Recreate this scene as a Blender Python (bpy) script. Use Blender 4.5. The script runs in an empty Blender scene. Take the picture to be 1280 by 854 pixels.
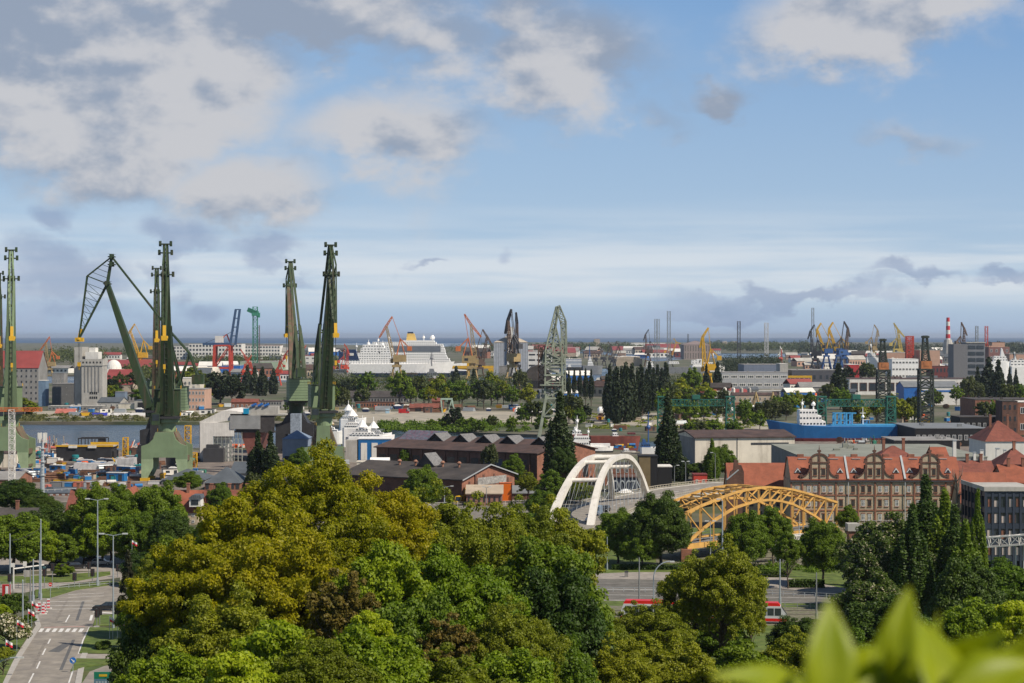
import bpy, math, random
import numpy as np
from mathutils import Vector, Matrix
V3 = Vector
SC = bpy.context.scene
COL = SC.collection
R = math.radians
F, H, CX, HY = 2500.0, 50.0, 640.0, 420.0      # pixels of the 1280 wide photo, camera height in metres
cam = bpy.data.cameras.new("camera")
cam.sensor_width = 36.0
cam.lens = 36.0 * F / 1280.0
cam.shift_y = (HY - 427.0) / 1280.0
cam.clip_start = 0.1
cam.clip_end = 150000.0
cam.dof.use_dof = True
cam.dof.focus_distance = 700.0
cam.dof.aperture_fstop = 6.3
camo = bpy.data.objects.new("camera", cam)
camo.location = (0, 0, H)
camo.rotation_euler = (R(90), 0, 0)
COL.objects.link(camo)
SC.camera = camo
SUN_A, SUN_E = 58.5, 47.0      # degrees to the right of straight behind the camera, elevation
sv = V3((math.sin(R(SUN_A)) * math.cos(R(SUN_E)), -math.cos(R(SUN_A)) * math.cos(R(SUN_E)), math.sin(R(SUN_E))))
sun = bpy.data.lights.new("sun", 'SUN')
sun.energy = 5.0
sun.angle = R(0.5)
sun.color = (1.0, 0.90, 0.76)
suno = bpy.data.objects.new("sun", sun)
suno.rotation_euler = (-sv).to_track_quat('-Z', 'Y').to_euler()
COL.objects.link(suno)
SC.view_settings.view_transform = 'Standard'
SC.view_settings.look = 'None'
SC.view_settings.exposure = 0.15
SC.view_settings.gamma = 1.0
SC.cycles.max_bounces = 6
SC.cycles.transparent_max_bounces = 6
SC.cycles.volume_bounces = 0
wd = bpy.data.worlds.new("World")
SC.world = wd
wd.use_nodes = True
nt = wd.node_tree
nt.nodes.clear()
def N(t, **k):
 n = nt.nodes.new(t)
 for a, b in k.items():
  setattr(n, a, b)
 return n
def setin(sock, v):
 if hasattr(v, 'is_output') or isinstance(v, bpy.types.NodeSocket):
  nt.links.new(v, sock)
 else:
  sock.default_value = v
def M(op, a, b=0.0, c=0.0, clamp=False):
 n = N('ShaderNodeMath', operation=op)
 n.use_clamp = clamp
 setin(n.inputs[0], a); setin(n.inputs[1], b); setin(n.inputs[2], c)
 return n.outputs[0]
def MR(v, a, b, c=0.0, d=1.0, t='SMOOTHSTEP'):
 n = N('ShaderNodeMapRange', interpolation_type=t)
 setin(n.inputs[0], v)
 for i, x in zip((1, 2, 3, 4), (a, b, c, d)):
  setin(n.inputs[i], x)
 return n.outputs[0]
def MIX(f, a, b):
 n = N('ShaderNodeMix', data_type='RGBA')
 setin(n.inputs[0], f); setin(n.inputs[6], a); setin(n.inputs[7], b)
 return n.outputs[2]
sky = N('ShaderNodeTexSky', sky_type='NISHITA', sun_disc=False)
sky.sun_elevation = R(SUN_E)
sky.sun_rotation = math.atan2(sv.x, sv.y)
sky.altitude = 50
sky.air_density = 1.0
sky.dust_density = 0.6
sky.ozone_density = 2.0
tc = N('ShaderNodeTexCoord')
sp = N('ShaderNodeSeparateXYZ')
nt.links.new(tc.outputs['Generated'], sp.inputs[0])
az = M('ARCTAN2', sp.outputs[0], sp.outputs[1])        # azimuth from straight ahead, radians
el = M('ARCSINE', sp.outputs[2])
el2 = M('MULTIPLY', el, 1.6)
pv = N('ShaderNodeCombineXYZ')
setin(pv.inputs[0], az); setin(pv.inputs[1], el2)
def noise(vec, scale, detail, rough=0.55, off=None, dist=0.0):
 if off:
  a = N('ShaderNodeVectorMath', operation='ADD')
  nt.links.new(vec, a.inputs[0]); a.inputs[1].default_value = off
  vec = a.outputs[0]
 n = N('ShaderNodeTexNoise')
 nt.links.new(vec, n.inputs['Vector'])
 n.inputs['Scale'].default_value = scale
 n.inputs['Detail'].default_value = detail
 n.inputs['Roughness'].default_value = rough
 n.inputs['Distortion'].default_value = dist
 return n.outputs[0], n.outputs[1]
V = pv.outputs[0]
n1, c1 = noise(V, 9.0, 6.0, 0.55, (3.1, 1.7, 0.4))
n2, _ = noise(V, 24.0, 9.0, 0.56, (7.7, 2.2, 1.4), 0.1)
n2s, _ = noise(V, 24.0, 9.0, 0.56, (7.7 + 0.006, 2.2 + 0.014, 1.4), 0.1)
n3, _ = noise(V, 9.0, 4.0, 0.5, (3.1 + 0.02, 1.7 + 0.035, 0.4))
wx = M('MULTIPLY', M('SUBTRACT', n1, 0.5), 0.075)
wy = M('MULTIPLY', M('SUBTRACT', n2, 0.5), 0.055)
azw = M('ADD', az, wx)
elw = M('ADD', el, wy)
def field(blobs):
 out = None
 for (px, py, rx, ry, s) in blobs:
  a, e = math.atan((px - CX) / F), math.atan((HY - py) / F)
  dx = M('MULTIPLY', M('SUBTRACT', azw, a), F / rx)
  dy = M('MULTIPLY', M('SUBTRACT', elw, e), F / ry)
  d = M('ADD', M('MULTIPLY', dx, dx), M('MULTIPLY', dy, dy))
  v = M('MULTIPLY', M('POWER', 2.718, M('MULTIPLY', d, -1.0)), s)
  out = v if out is None else M('MAXIMUM', out, v)
 return out
big = [(30, 85, 220, 130, 1.5), (215, 105, 130, 90, 1.4), (330, 15, 260, 62, 1.3), (140, 205, 150, 60, 1.0), (330, 235, 100, 45, 1.0),
 (490, 160, 125, 60, 1.0), (690, 75, 130, 75, 1.15), (520, 60, 130, 70, .9), (640, 10, 100, 50, .9), (1090, 25, 150, 60, 1.1), (1190, 5, 90, 50, 1.0), (895, 112, 40, 24, .95), (800, 150, 60, 26, .55), (1140, 175, 90, 22, .5)]
low = [(240, 298, 62, 34, .95), (345, 306, 58, 26, .95), (66, 281, 40, 28, .9), (70, 350, 120, 50, 1.0), (200, 345, 60, 26, .8), (240, 388, 55, 26, .8), (385, 355, 50, 12, .7), (546, 331, 34, 11, .8), (645, 318, 14, 22, .7),
 (990, 368, 190, 18, 1.05), (880, 385, 90, 20, 1.0), (1150, 350, 70, 17, 1.05), (1262, 350, 50, 14, 1.0), (40, 395, 170, 30, .9)]
fb = field(big)
fl = field(low)
nn = M('ADD', M('MULTIPLY', M('SUBTRACT', n2, 0.5), 0.75), M('MULTIPLY', M('SUBTRACT', n1, 0.5), 0.6))
behind = MR(M('ABSOLUTE', az), 0.30, 0.45)
gen = M('MULTIPLY', M('MULTIPLY', MR(n1, 0.54, 0.66), behind), MR(el, .5, .2))          # scattered clouds everywhere outside the view
mb = MR(M('ADD', M('MAXIMUM', fb, M('MULTIPLY', gen, .8)), nn), 0.14, 0.86)
ml = MR(M('ADD', fl, M('MULTIPLY', nn, .8)), 0.36, 0.85)
lit = M('ADD', M('MULTIPLY', M('SUBTRACT', n2, n2s), 4.5), M('MULTIPLY', M('SUBTRACT', n1, n3), 6.0))
lit = MR(M('ADD', lit, M('MULTIPLY', M('SUBTRACT', n1, .47), 1.2)), -0.8, 0.9)
cb = MIX(lit, (0.27, 0.32, 0.41, 1), (0.53, 0.53, 0.55, 1))
cl = MIX(lit, (0.235, 0.30, 0.45, 1), (0.36, 0.43, 0.57, 1))
sc_ = N('ShaderNodeVectorMath', operation='SCALE')
nt.links.new(sky.outputs[0], sc_.inputs[0]); sc_.inputs['Scale'].default_value = 0.085
base = N('ShaderNodeVectorMath', operation='MULTIPLY')
nt.links.new(sc_.outputs[0], base.inputs[0]); base.inputs[1].default_value = (0.97, 0.96, 1.0)
sv2 = N('ShaderNodeCombineXYZ')
setin(sv2.inputs[0], M('MULTIPLY', az, 0.35)); setin(sv2.inputs[1], M('MULTIPLY', el, 5.0))
n4, _ = noise(sv2.outputs[0], 14.0, 6.0, 0.55, (1.3, 5.5, 2.0))
veil = M('MULTIPLY', MR(n4, 0.30, 0.62), M('MULTIPLY', MR(el, 0.010, 0.024), MR(el, 0.075, 0.030)))
hz = MR(el, 0.022, -0.002, 0.0, 1.0)
c = base.outputs[0]
g1 = MIX(MR(el, 0.0, 0.165, 0.0, 1.0, 'LINEAR'), (0.44, 0.57, 0.70, 1), (0.17, 0.325, 0.58, 1))
g2 = MIX(MR(az, -0.26, 0.26, 1.0, 0.0, 'LINEAR'), g1, (0.38, 0.54, 0.72, 1))
g2 = MIX(0.35, g1, g2)
c = MIX(MR(el, 0.7, 0.2, 0.0, 0.9, 'LINEAR'), c, g2)
c = MIX(MR(el, 0.18, 0.7, 0.0, 0.55, 'LINEAR'), c, (0.03, 0.06, 0.14, 1))
c = MIX(M('MULTIPLY', veil, 0.8), c, (0.66, 0.70, 0.74, 1))
c = MIX(M('MULTIPLY', hz, 0.80), c, (0.33, 0.42, 0.58, 1))
c = MIX(M('MULTIPLY', ml, 0.62), c, cl)
c = MIX(M('MULTIPLY', mb, 0.93), c, cb)
bg = N('ShaderNodeBackground')
nt.links.new(c, bg.inputs[0])
bg.inputs[1].default_value = 1.0
wo = N('ShaderNodeOutputWorld')
nt.links.new(bg.outputs[0], wo.inputs[0])
world_nt = nt
MATS = {}
def mat(name, col, rough=0.7, metal=0.0, var=0.18, scale=1.0, dirt=0.0, kind=None, col2=None, spec=0.4, emit=None, coord='Object', ks=1.0):
 """procedural paint/metal/stone: base colour broken by two noises; kind: brick, tiles, corrugated, planks"""
 if name in MATS:
  return MATS[name]
 m = bpy.data.materials.new(name)
 m.use_nodes = True
 t = m.node_tree; nd = t.nodes
 b = nd['Principled BSDF']
 b.inputs['Roughness'].default_value = rough
 b.inputs['Metallic'].default_value = metal
 b.inputs['Specular IOR Level'].default_value = spec
 def nn_(ty): return nd.new(ty)
 tcn = nn_('ShaderNodeTexCoord')
 src = tcn.outputs[coord]
 n = nn_('ShaderNodeTexNoise'); t.links.new(src, n.inputs['Vector'])
 n.inputs['Scale'].default_value = 0.35 * scale; n.inputs['Detail'].default_value = 6; n.inputs['Roughness'].default_value = .65
 mr = nn_('ShaderNodeMapRange'); t.links.new(n.outputs[0], mr.inputs[0])
 mr.inputs[1].default_value = .3; mr.inputs[2].default_value = .7
 mr.inputs[3].default_value = 1 - var; mr.inputs[4].default_value = 1 + var
 def rgb(c):
  return (c[0], c[1], c[2], 1)
 base_s = None
 def mixc(f, a, b_):
  x = nn_('ShaderNodeMix'); x.data_type = 'RGBA'
  for s, v in ((x.inputs[0], f), (x.inputs[6], a), (x.inputs[7], b_)):
   if isinstance(v, bpy.types.NodeSocket): t.links.new(v, s)
   else: s.default_value = v
  return x.outputs[2]
 if kind in ('brick', 'tiles'):
  spx = nn_('ShaderNodeSeparateXYZ'); t.links.new(src, spx.inputs[0])
  ad = nn_('ShaderNodeMath'); ad.operation = 'ADD'; t.links.new(spx.outputs[0], ad.inputs[0]); t.links.new(spx.outputs[1], ad.inputs[1])
  cb_ = nn_('ShaderNodeCombineXYZ'); t.links.new(ad.outputs[0], cb_.inputs[0]); t.links.new(spx.outputs[2], cb_.inputs[1])
  br = nn_('ShaderNodeTexBrick'); t.links.new(cb_.outputs[0], br.inputs['Vector'])
  br.inputs['Scale'].default_value = ks
  br.inputs['Color1'].default_value = rgb(col)
  br.inputs['Color2'].default_value = rgb(col2 or [c * .72 for c in col])
  br.inputs['Mortar'].default_value = rgb([c * .55 + .03 for c in col])
  br.inputs['Mortar Size'].default_value = .03
  br.inputs['Brick Width'].default_value = .9; br.inputs['Row Height'].default_value = .4
  base_s = br.outputs[0]
 elif kind in ('corrugated', 'planks', 'seams'):
  spx = nn_('ShaderNodeSeparateXYZ'); t.links.new(src, spx.inputs[0])
  ad = nn_('ShaderNodeMath'); ad.operation = 'ADD'; t.links.new(spx.outputs[0], ad.inputs[0]); t.links.new(spx.outputs[1], ad.inputs[1])
  cb_ = nn_('ShaderNodeCombineXYZ'); t.links.new(ad.outputs[0], cb_.inputs[0])
  wv = nn_('ShaderNodeTexWave'); t.links.new(cb_.outputs[0], wv.inputs['Vector'])
  wv.inputs['Scale'].default_value = ks; wv.inputs['Distortion'].default_value = 0
  base_s = mixc(wv.outputs[1], rgb(col2 or [c * .7 for c in col]), rgb(col))
 else:
  base_s = None
  if col2:
   n5 = nn_('ShaderNodeTexNoise'); t.links.new(src, n5.inputs['Vector'])
   n5.inputs['Scale'].default_value = .12 * ks; n5.inputs['Detail'].default_value = 7; n5.inputs['Roughness'].default_value = .6
   m5 = nn_('ShaderNodeMapRange'); t.links.new(n5.outputs[0], m5.inputs[0]); m5.inputs[1].default_value = .42; m5.inputs[2].default_value = .58
   base_s = mixc(m5.outputs[0], rgb(col), rgb(col2))
 ml_ = nn_('ShaderNodeVectorMath'); ml_.operation = 'SCALE'
 if base_s is None: ml_.inputs[0].default_value = col[:3]
 else: t.links.new(base_s, ml_.inputs[0])
 t.links.new(mr.outputs[0], ml_.inputs['Scale'])
 out = ml_.outputs[0]
 if dirt > 0:
  mp = nn_('ShaderNodeMapping'); t.links.new(src, mp.inputs[0]); mp.inputs['Scale'].default_value = (1.3 * scale, 1.3 * scale, .22 * scale)
  n6 = nn_('ShaderNodeTexNoise'); t.links.new(mp.outputs[0], n6.inputs['Vector']); n6.inputs['Scale'].default_value = 1.0; n6.inputs['Detail'].default_value = 5
  n6.inputs['Roughness'].default_value = .7
  m6 = nn_('ShaderNodeMapRange'); t.links.new(n6.outputs[0], m6.inputs[0]); m6.inputs[1].default_value = .5; m6.inputs[2].default_value = .72; m6.inputs[4].default_value = dirt
  out = mixc(m6.outputs[0], out, (.10, .065, .045, 1))
 t.links.new(out, b.inputs['Base Color'])
 bm_ = nn_('ShaderNodeBump'); bm_.inputs['Strength'].default_value = .25; bm_.inputs['Distance'].default_value = .05
 t.links.new(n.outputs[0], bm_.inputs['Height']); t.links.new(bm_.outputs[0], b.inputs['Normal'])
 if emit:
  b.inputs['Emission Color'].default_value = rgb(emit); b.inputs['Emission Strength'].default_value = 1
 MATS[name] = m
 return m
def leafmat(name, col, col2, trans=0.35, blossom=None):
 if name in MATS: return MATS[name]
 m = bpy.data.materials.new(name); m.use_nodes = True
 t = m.node_tree; nd = t.nodes; nd.clear()
 g = nd.new('ShaderNodeNewGeometry'); oi = nd.new('ShaderNodeObjectInfo')
 mx = nd.new('ShaderNodeMix'); mx.data_type = 'RGBA'
 mx.inputs[6].default_value = (*col, 1); mx.inputs[7].default_value = (*col2, 1)
 tcn = nd.new('ShaderNodeTexCoord'); n = nd.new('ShaderNodeTexNoise'); t.links.new(tcn.outputs['Object'], n.inputs['Vector']); n.inputs['Scale'].default_value = .45; n.inputs['Detail'].default_value = 3
 a = nd.new('ShaderNodeMath'); a.operation = 'MULTIPLY_ADD'; t.links.new(g.outputs['Random Per Island'], a.inputs[0]); a.inputs[1].default_value = .55
 mrn = nd.new('ShaderNodeMapRange'); t.links.new(n.outputs[0], mrn.inputs[0]); mrn.inputs[1].default_value = .35; mrn.inputs[2].default_value = .65; mrn.inputs[4].default_value = .5
 t.links.new(mrn.outputs[0], a.inputs[2]); t.links.new(a.outputs[0], mx.inputs[0])
 hs = nd.new('ShaderNodeHueSaturation')
 h = nd.new('ShaderNodeMapRange'); t.links.new(oi.outputs['Random'], h.inputs[0]); h.inputs[3].default_value = .488; h.inputs[4].default_value = .512
 v = nd.new('ShaderNodeMapRange'); t.links.new(oi.outputs['Random'], v.inputs[0]); v.inputs[3].default_value = 1.18; v.inputs[4].default_value = .82
 t.links.new(h.outputs[0], hs.inputs['Hue']); t.links.new(v.outputs[0], hs.inputs['Value']); t.links.new(mx.outputs[2], hs.inputs['Color'])
 colr = hs.outputs[0]
 if blossom:
  lt = nd.new('ShaderNodeMath'); lt.operation = 'GREATER_THAN'; t.links.new(g.outputs['Random Per Island'], lt.inputs[0]); lt.inputs[1].default_value = 1 - blossom[0]
  m2 = nd.new('ShaderNodeMix'); m2.data_type = 'RGBA'; t.links.new(lt.outputs[0], m2.inputs[0]); t.links.new(colr, m2.inputs[6]); m2.inputs[7].default_value = (*blossom[1], 1)
  colr = m2.outputs[2]
 d = nd.new('ShaderNodeBsdfPrincipled'); d.inputs['Roughness'].default_value = .55; d.inputs['Specular IOR Level'].default_value = .25; t.links.new(colr, d.inputs['Base Color'])
 tr = nd.new('ShaderNodeBsdfTranslucent')
 br = nd.new('ShaderNodeVectorMath'); br.operation = 'MULTIPLY'; t.links.new(colr, br.inputs[0]); br.inputs[1].default_value = (1.5, 1.7, .6)
 t.links.new(br.outputs[0], tr.inputs[0])
 ms = nd.new('ShaderNodeMixShader'); ms.inputs[0].default_value = trans
 t.links.new(d.outputs[0], ms.inputs[1]); t.links.new(tr.outputs[0], ms.inputs[2])
 o = nd.new('ShaderNodeOutputMaterial'); t.links.new(ms.outputs[0], o.inputs[0])
 MATS[name] = m
 return m
def glassmat(name='window_glass', col=(.03, .04, .05)):
 if name in MATS: return MATS[name]
 m = mat(name, col, rough=.12, spec=.8, var=.3, scale=2.0)
 return m
def S(Y): return Y / F                                       # metres per photo pixel at depth Y
def G(px, py, z=0.0):                                        # the point of the level z seen at a pixel
 Y = (H - z) * F / (py - HY)
 return V3(((px - CX) * Y / F, Y, z))
def W(px, py, Y):
 return V3(((px - CX) * Y / F, Y, H - (py - HY) * Y / F))
def GY(py, z=0.0): return (H - z) * F / (py - HY)
class MB:
 def __init__(s): s.v = []; s.f = []; s.m = []; s.cur = 0
 def _add(s, vs, fs):
  o = len(s.v); s.v.extend([tuple(a) for a in vs])
  for q in fs: s.f.append([o + i for i in q]); s.m.append(s.cur)
  return s
 def box(s, x0, x1, y0, y1, z0, z1, rz=0.0, c=None):
  vs = [(x0, y0, z0), (x1, y0, z0), (x1, y1, z0), (x0, y1, z0), (x0, y0, z1), (x1, y0, z1), (x1, y1, z1), (x0, y1, z1)]
  if rz:
   cx, cy = c or ((x0 + x1) / 2, (y0 + y1) / 2); ca, sa = math.cos(rz), math.sin(rz)
   vs = [(cx + (x - cx) * ca - (y - cy) * sa, cy + (x - cx) * sa + (y - cy) * ca, z) for x, y, z in vs]
  return s._add(vs, [(3, 2, 1, 0), (4, 5, 6, 7), (0, 1, 5, 4), (1, 2, 6, 5), (2, 3, 7, 6), (3, 0, 4, 7)])
 def frustum(s, a, b):        # a=(x0,x1,y0,y1,z0), b likewise at the top
  vs = [(a[0], a[2], a[4]), (a[1], a[2], a[4]), (a[1], a[3], a[4]), (a[0], a[3], a[4]), (b[0], b[2], b[4]), (b[1], b[2], b[4]), (b[1], b[3], b[4]), (b[0], b[3], b[4])]
  return s._add(vs, [(3, 2, 1, 0), (4, 5, 6, 7), (0, 1, 5, 4), (1, 2, 6, 5), (2, 3, 7, 6), (3, 0, 4, 7)])
 def bar(s, p, q, w, h=None, w1=None, h1=None, up=(0, 0, 1)):
  p, q = Vector(p), Vector(q); d = (q - p)
  if d.length < 1e-6: return s
  d.normalize(); u = Vector(up)
  if abs(d.dot(u)) > .98: u = V3((0, 1, 0))
  a = d.cross(u).normalized(); b = a.cross(d)
  h = h or w; w1 = w1 or w; h1 = h1 or (h if w1 == w else h * w1 / w)
  vs = [p - a * w / 2 - b * h / 2, p + a * w / 2 - b * h / 2, p + a * w / 2 + b * h / 2, p - a * w / 2 + b * h / 2,
   q - a * w1 / 2 - b * h1 / 2, q + a * w1 / 2 - b * h1 / 2, q + a * w1 / 2 + b * h1 / 2, q - a * w1 / 2 + b * h1 / 2]
  return s._add(vs, [(0, 1, 2, 3), (7, 6, 5, 4), (1, 0, 4, 5), (2, 1, 5, 6), (3, 2, 6, 7), (0, 3, 7, 4)])
 def tube(s, p, q, r0, r1=None, n=8):
  p, q = Vector(p), Vector(q); d = (q - p)
  if d.length < 1e-6: return s
  d.normalize(); r1 = r0 if r1 is None else r1
  u = V3((0, 0, 1)) if abs(d.z) < .95 else V3((1, 0, 0))
  a = d.cross(u).normalized(); b = d.cross(a)
  vs = []
  for i in range(n):
   t = 2 * math.pi * i / n; vs.append(p + (a * math.cos(t) + b * math.sin(t)) * r0)
  for i in range(n):
   t = 2 * math.pi * i / n; vs.append(q + (a * math.cos(t) + b * math.sin(t)) * r1)
  fs = [(i, (i + 1) % n, n + (i + 1) % n, n + i)[::-1] for i in range(n)] + [tuple(range(n)), tuple(range(2 * n - 1, n - 1, -1))]
  return s._add(vs, fs)
 def prism(s, pts, z0, z1):
  n = len(pts)
  vs = [(x, y, z0) for x, y in pts] + [(x, y, z1) for x, y in pts]
  return s._add(vs, [tuple(range(n))[::-1], tuple(range(n, 2 * n))] + [(i, (i + 1) % n, n + (i + 1) % n, n + i) for i in range(n)])
 def xprism(s, pts, y0, y1):       # outline in x,z pushed along y
  n = len(pts)
  vs = [(x, y0, z) for x, z in pts] + [(x, y1, z) for x, z in pts]
  return s._add(vs, [tuple(range(n)), tuple(range(n, 2 * n))[::-1]] + [((i + 1) % n, i, n + i, n + (i + 1) % n) for i in range(n)])
 def yprism(s, pts, x0, x1):       # outline in y,z pushed along x
  n = len(pts)
  vs = [(x0, y, z) for y, z in pts] + [(x1, y, z) for y, z in pts]
  return s._add(vs, [tuple(range(n))[::-1], tuple(range(n, 2 * n))] + [(i, (i + 1) % n, n + (i + 1) % n, n + i) for i in range(n)])
 def poly(s, pts):
  return s._add(pts, [tuple(range(len(pts)))])
 def lathe(s, prof, c=(0, 0, 0), n=16):
  vs = []
  for r, z in prof:
   for i in range(n):
    t = 2 * math.pi * i / n; vs.append((c[0] + r * math.cos(t), c[1] + r * math.sin(t), c[2] + z))
  fs = []
  for k in range(len(prof) - 1):
   for i in range(n):
    j = (i + 1) % n; fs.append((k * n + i, k * n + j, (k + 1) * n + j, (k + 1) * n + i))
  fs.append(tuple(range(n))[::-1]); fs.append(tuple(range((len(prof) - 1) * n, len(prof) * n)))
  return s._add(vs, fs)
 def truss(s, p, q, w, h=None, w1=None, h1=None, n=8, r=.15, up=(0, 0, 1)):
  """lattice boom: four chords with cross bracing on all four sides"""
  p, q = Vector(p), Vector(q); d = q - p; L = d.length; d.normalize(); u = Vector(up)
  if abs(d.dot(u)) > .98: u = V3((0, 1, 0))
  a = d.cross(u).normalized(); b = a.cross(d); h = h or w; w1 = w1 or w; h1 = h1 or h * w1 / w
  def c4(t):
   c = p + d * L * t; ww = w + (w1 - w) * t; hh = h + (h1 - h) * t
   return [c + a * ww / 2 * i + b * hh / 2 * j for i, j in ((-1, -1), (1, -1), (1, 1), (-1, 1))]
  A0, A1 = c4(0), c4(1)
  for i in range(4): s.bar(A0[i], A1[i], r * 1.5)
  for k in range(n):
   P, Q = c4(k / n), c4((k + 1) / n)
   for i in range(4):
    j = (i + 1) % 4
    s.bar(P[i], P[j], r)
    if k % 2: s.bar(P[i], Q[j], r)
    else: s.bar(P[j], Q[i], r)
  for i in range(4): s.bar(A1[i], A1[(i + 1) % 4], r)
  return s
 def B(s, name, m, parent=None, smooth=False, loc=None):
  me = bpy.data.meshes.new(name)
  me.from_pydata(s.v, [], s.f)
  for x in (m if isinstance(m, (list, tuple)) else [m]): me.materials.append(x)
  if isinstance(m, (list, tuple)): me.polygons.foreach_set('material_index', s.m)
  if smooth: me.polygons.foreach_set('use_smooth', [True] * len(me.polygons))
  me.update()
  o = bpy.data.objects.new(name, me); COL.objects.link(o)
  if parent: o.parent = parent
  if loc is not None: o.location = loc
  return o
def tag(o, label=None, cat=None, group=None, kind=None):
 if label: o['label'] = label
 if cat: o['category'] = cat
 if group: o['group'] = group
 if kind: o['kind'] = kind
 return o
def thing(name, label, cat, loc=(0, 0, 0), rz=0.0, group=None):
 o = bpy.data.objects.new(name, None); COL.objects.link(o)
 o.empty_display_size = .5
 o.location = loc; o.rotation_euler = (0, 0, rz)
 return tag(o, label, cat, group)
KIDS = {}
def copy_tree(o, loc=None, rz=None, label=None, group=None, scale=None, parent=None):
 c = o.copy(); COL.objects.link(c)
 if parent: c.parent = parent
 if loc is not None: c.location = loc
 if rz is not None: c.rotation_euler = (0, 0, rz)
 if scale is not None: c.scale = scale if isinstance(scale, tuple) else (scale,) * 3
 if label: c['label'] = label
 if group: c['group'] = group
 for ch in list(o.children): copy_tree(ch, parent=c)
 return c
def part(o, name, parent, loc, rz=0.0, scale=None):           # another instance of a part mesh
 c = bpy.data.objects.new(name, o.data); COL.objects.link(c); c.parent = parent; c.location = loc; c.rotation_euler = (0, 0, rz)
 if scale: c.scale = scale
 return c
def struct(name, mb, m, **k):
 o = mb.B(name, m, **k); o['kind'] = 'structure'; return o
_mesh_cache = {}
def shared(key, fn):
 if key not in _mesh_cache: _mesh_cache[key] = fn()
 return _mesh_cache[key]
def child(name, me, parent, loc=(0, 0, 0), rz=0.0, scale=None):
 c = bpy.data.objects.new(name, me); COL.objects.link(c); c.parent = parent; c.location = loc; c.rotation_euler = (0, 0, rz)
 if scale: c.scale = scale
 return c
def mesh(mb, name, m):
 me = bpy.data.meshes.new(name); me.from_pydata(mb.v, [], mb.f)
 for x in (m if isinstance(m, (list, tuple)) else [m]): me.materials.append(x)
 if isinstance(m, (list, tuple)): me.polygons.foreach_set('material_index', mb.m)
 me.update(); return me
m_land = mat('land_soil', (.13, .115, .085), .95, var=.4, scale=.05, col2=(.06, .075, .03), ks=.12)
m_sand = mat('sandy_lot', (.36, .32, .25), .95, var=.22, scale=.3, col2=(.27, .25, .2), ks=.6)
m_grass = mat('grass', (.075, .115, .018), .95, var=.45, scale=1.6, col2=(.10, .13, .025), ks=3)
m_hill = mat('hill_grass', (.06, .09, .02), .95, var=.4, scale=1.2, col2=(.09, .10, .03), ks=1.5)
m_asph = mat('asphalt', (.25, .225, .19), .9, var=.22, scale=1.2, col2=(.21, .19, .165), ks=3)
m_pave = mat('paving', (.30, .27, .235), .9, var=.2, scale=2.0, col2=(.25, .225, .2), ks=4)
m_kerb = mat('kerb_stone', (.36, .34, .31), .85, var=.15, scale=3)
m_paint = mat('road_paint', (.62, .61, .58), .7, var=.3, scale=5)
m_pink = mat('pink_paving', (.40, .24, .21), .85, var=.15, scale=5)
m_yard = mat('yard_concrete', (.20, .17, .145), .95, var=.4, scale=.5, col2=(.14, .115, .10), ks=2)
def watermat():
 m = bpy.data.materials.new('water'); m.use_nodes = True; t = m.node_tree; nd = t.nodes; b = nd['Principled BSDF']
 b.inputs['Base Color'].default_value = (.035, .055, .075, 1); b.inputs['Roughness'].default_value = .16
 b.inputs['IOR'].default_value = 1.33
 tcn = nd.new('ShaderNodeTexCoord'); mp = nd.new('ShaderNodeMapping'); t.links.new(tcn.outputs['Object'], mp.inputs[0]); mp.inputs['Scale'].default_value = (.22, .22, 1)
 n = nd.new('ShaderNodeTexNoise'); t.links.new(mp.outputs[0], n.inputs['Vector']); n.inputs['Scale'].default_value = 1.0; n.inputs['Detail'].default_value = 8; n.inputs['Roughness'].default_value = .65
 bm_ = nd.new('ShaderNodeBump'); bm_.inputs['Strength'].default_value = .9; bm_.inputs['Distance'].default_value = 1.2; t.links.new(n.outputs[0], bm_.inputs['Height']); t.links.new(bm_.outputs[0], b.inputs['Normal'])
 n2_ = nd.new('ShaderNodeTexNoise'); t.links.new(tcn.outputs['Object'], n2_.inputs['Vector']); n2_.inputs['Scale'].default_value = .01; n2_.inputs['Detail'].default_value = 4
 rr = nd.new('ShaderNodeMapRange'); t.links.new(n2_.outputs[0], rr.inputs[0]); rr.inputs[1].default_value = .35; rr.inputs[2].default_value = .65; rr.inputs[3].default_value = .10; rr.inputs[4].default_value = .3
 t.links.new(rr.outputs[0], b.inputs['Roughness'])
 return m
m_water = watermat()
FAR = 60000.0
struct('water', MB().poly([(-40000, 500, -1.6), (40000, 500, -1.6), (40000, FAR, -1.6), (-40000, FAR, -1.6)]), m_water)
m_sea = mat('open_sea', (.035, .085, .17), .7, var=.12, scale=.002, spec=.15)
struct('sea', MB().poly([(-40000, 14000, -1.2), (40000, 14000, -1.2), (40000, FAR, -1.2), (-40000, FAR, -1.2)]), m_sea)
def gp(pts, z=0.0):
 return [tuple(G(x, y, z)[:2]) for x, y in pts]
def land(name, pts, m, z1=0.0, z0=-4.0):
 mb = MB(); mb.prism(pts, z0, z1); return struct(name, mb, m)
def hill_z(x, y):
 t = max(0.0, 1 - (y + 5) / 285.0)
 z = 46 * t ** 1.35
 if y < 14: z = min(z, 46.0) 
 side = 1.0
 return z + (0.7 * math.sin(x * .11 + y * .05) + .5 * math.sin(y * .13 - x * .07)) * min(1, t * 3)
mb = MB()
xs = list(range(-240, 241, 12)); ys = [-150, -60, -20] + list(range(-8, 305, 8)); ys = [y for y in ys]
for y in ys:
 for x in xs: mb.v.append((x, y, hill_z(x, max(y, -5))))
nx = len(xs)
for j in range(len(ys) - 1):
 for i in range(nx - 1): mb.f.append((j * nx + i, j * nx + i + 1, (j + 1) * nx + i + 1, (j + 1) * nx + i)); mb.m.append(0)
struct('hill', mb, m_hill, smooth=True)
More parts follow.
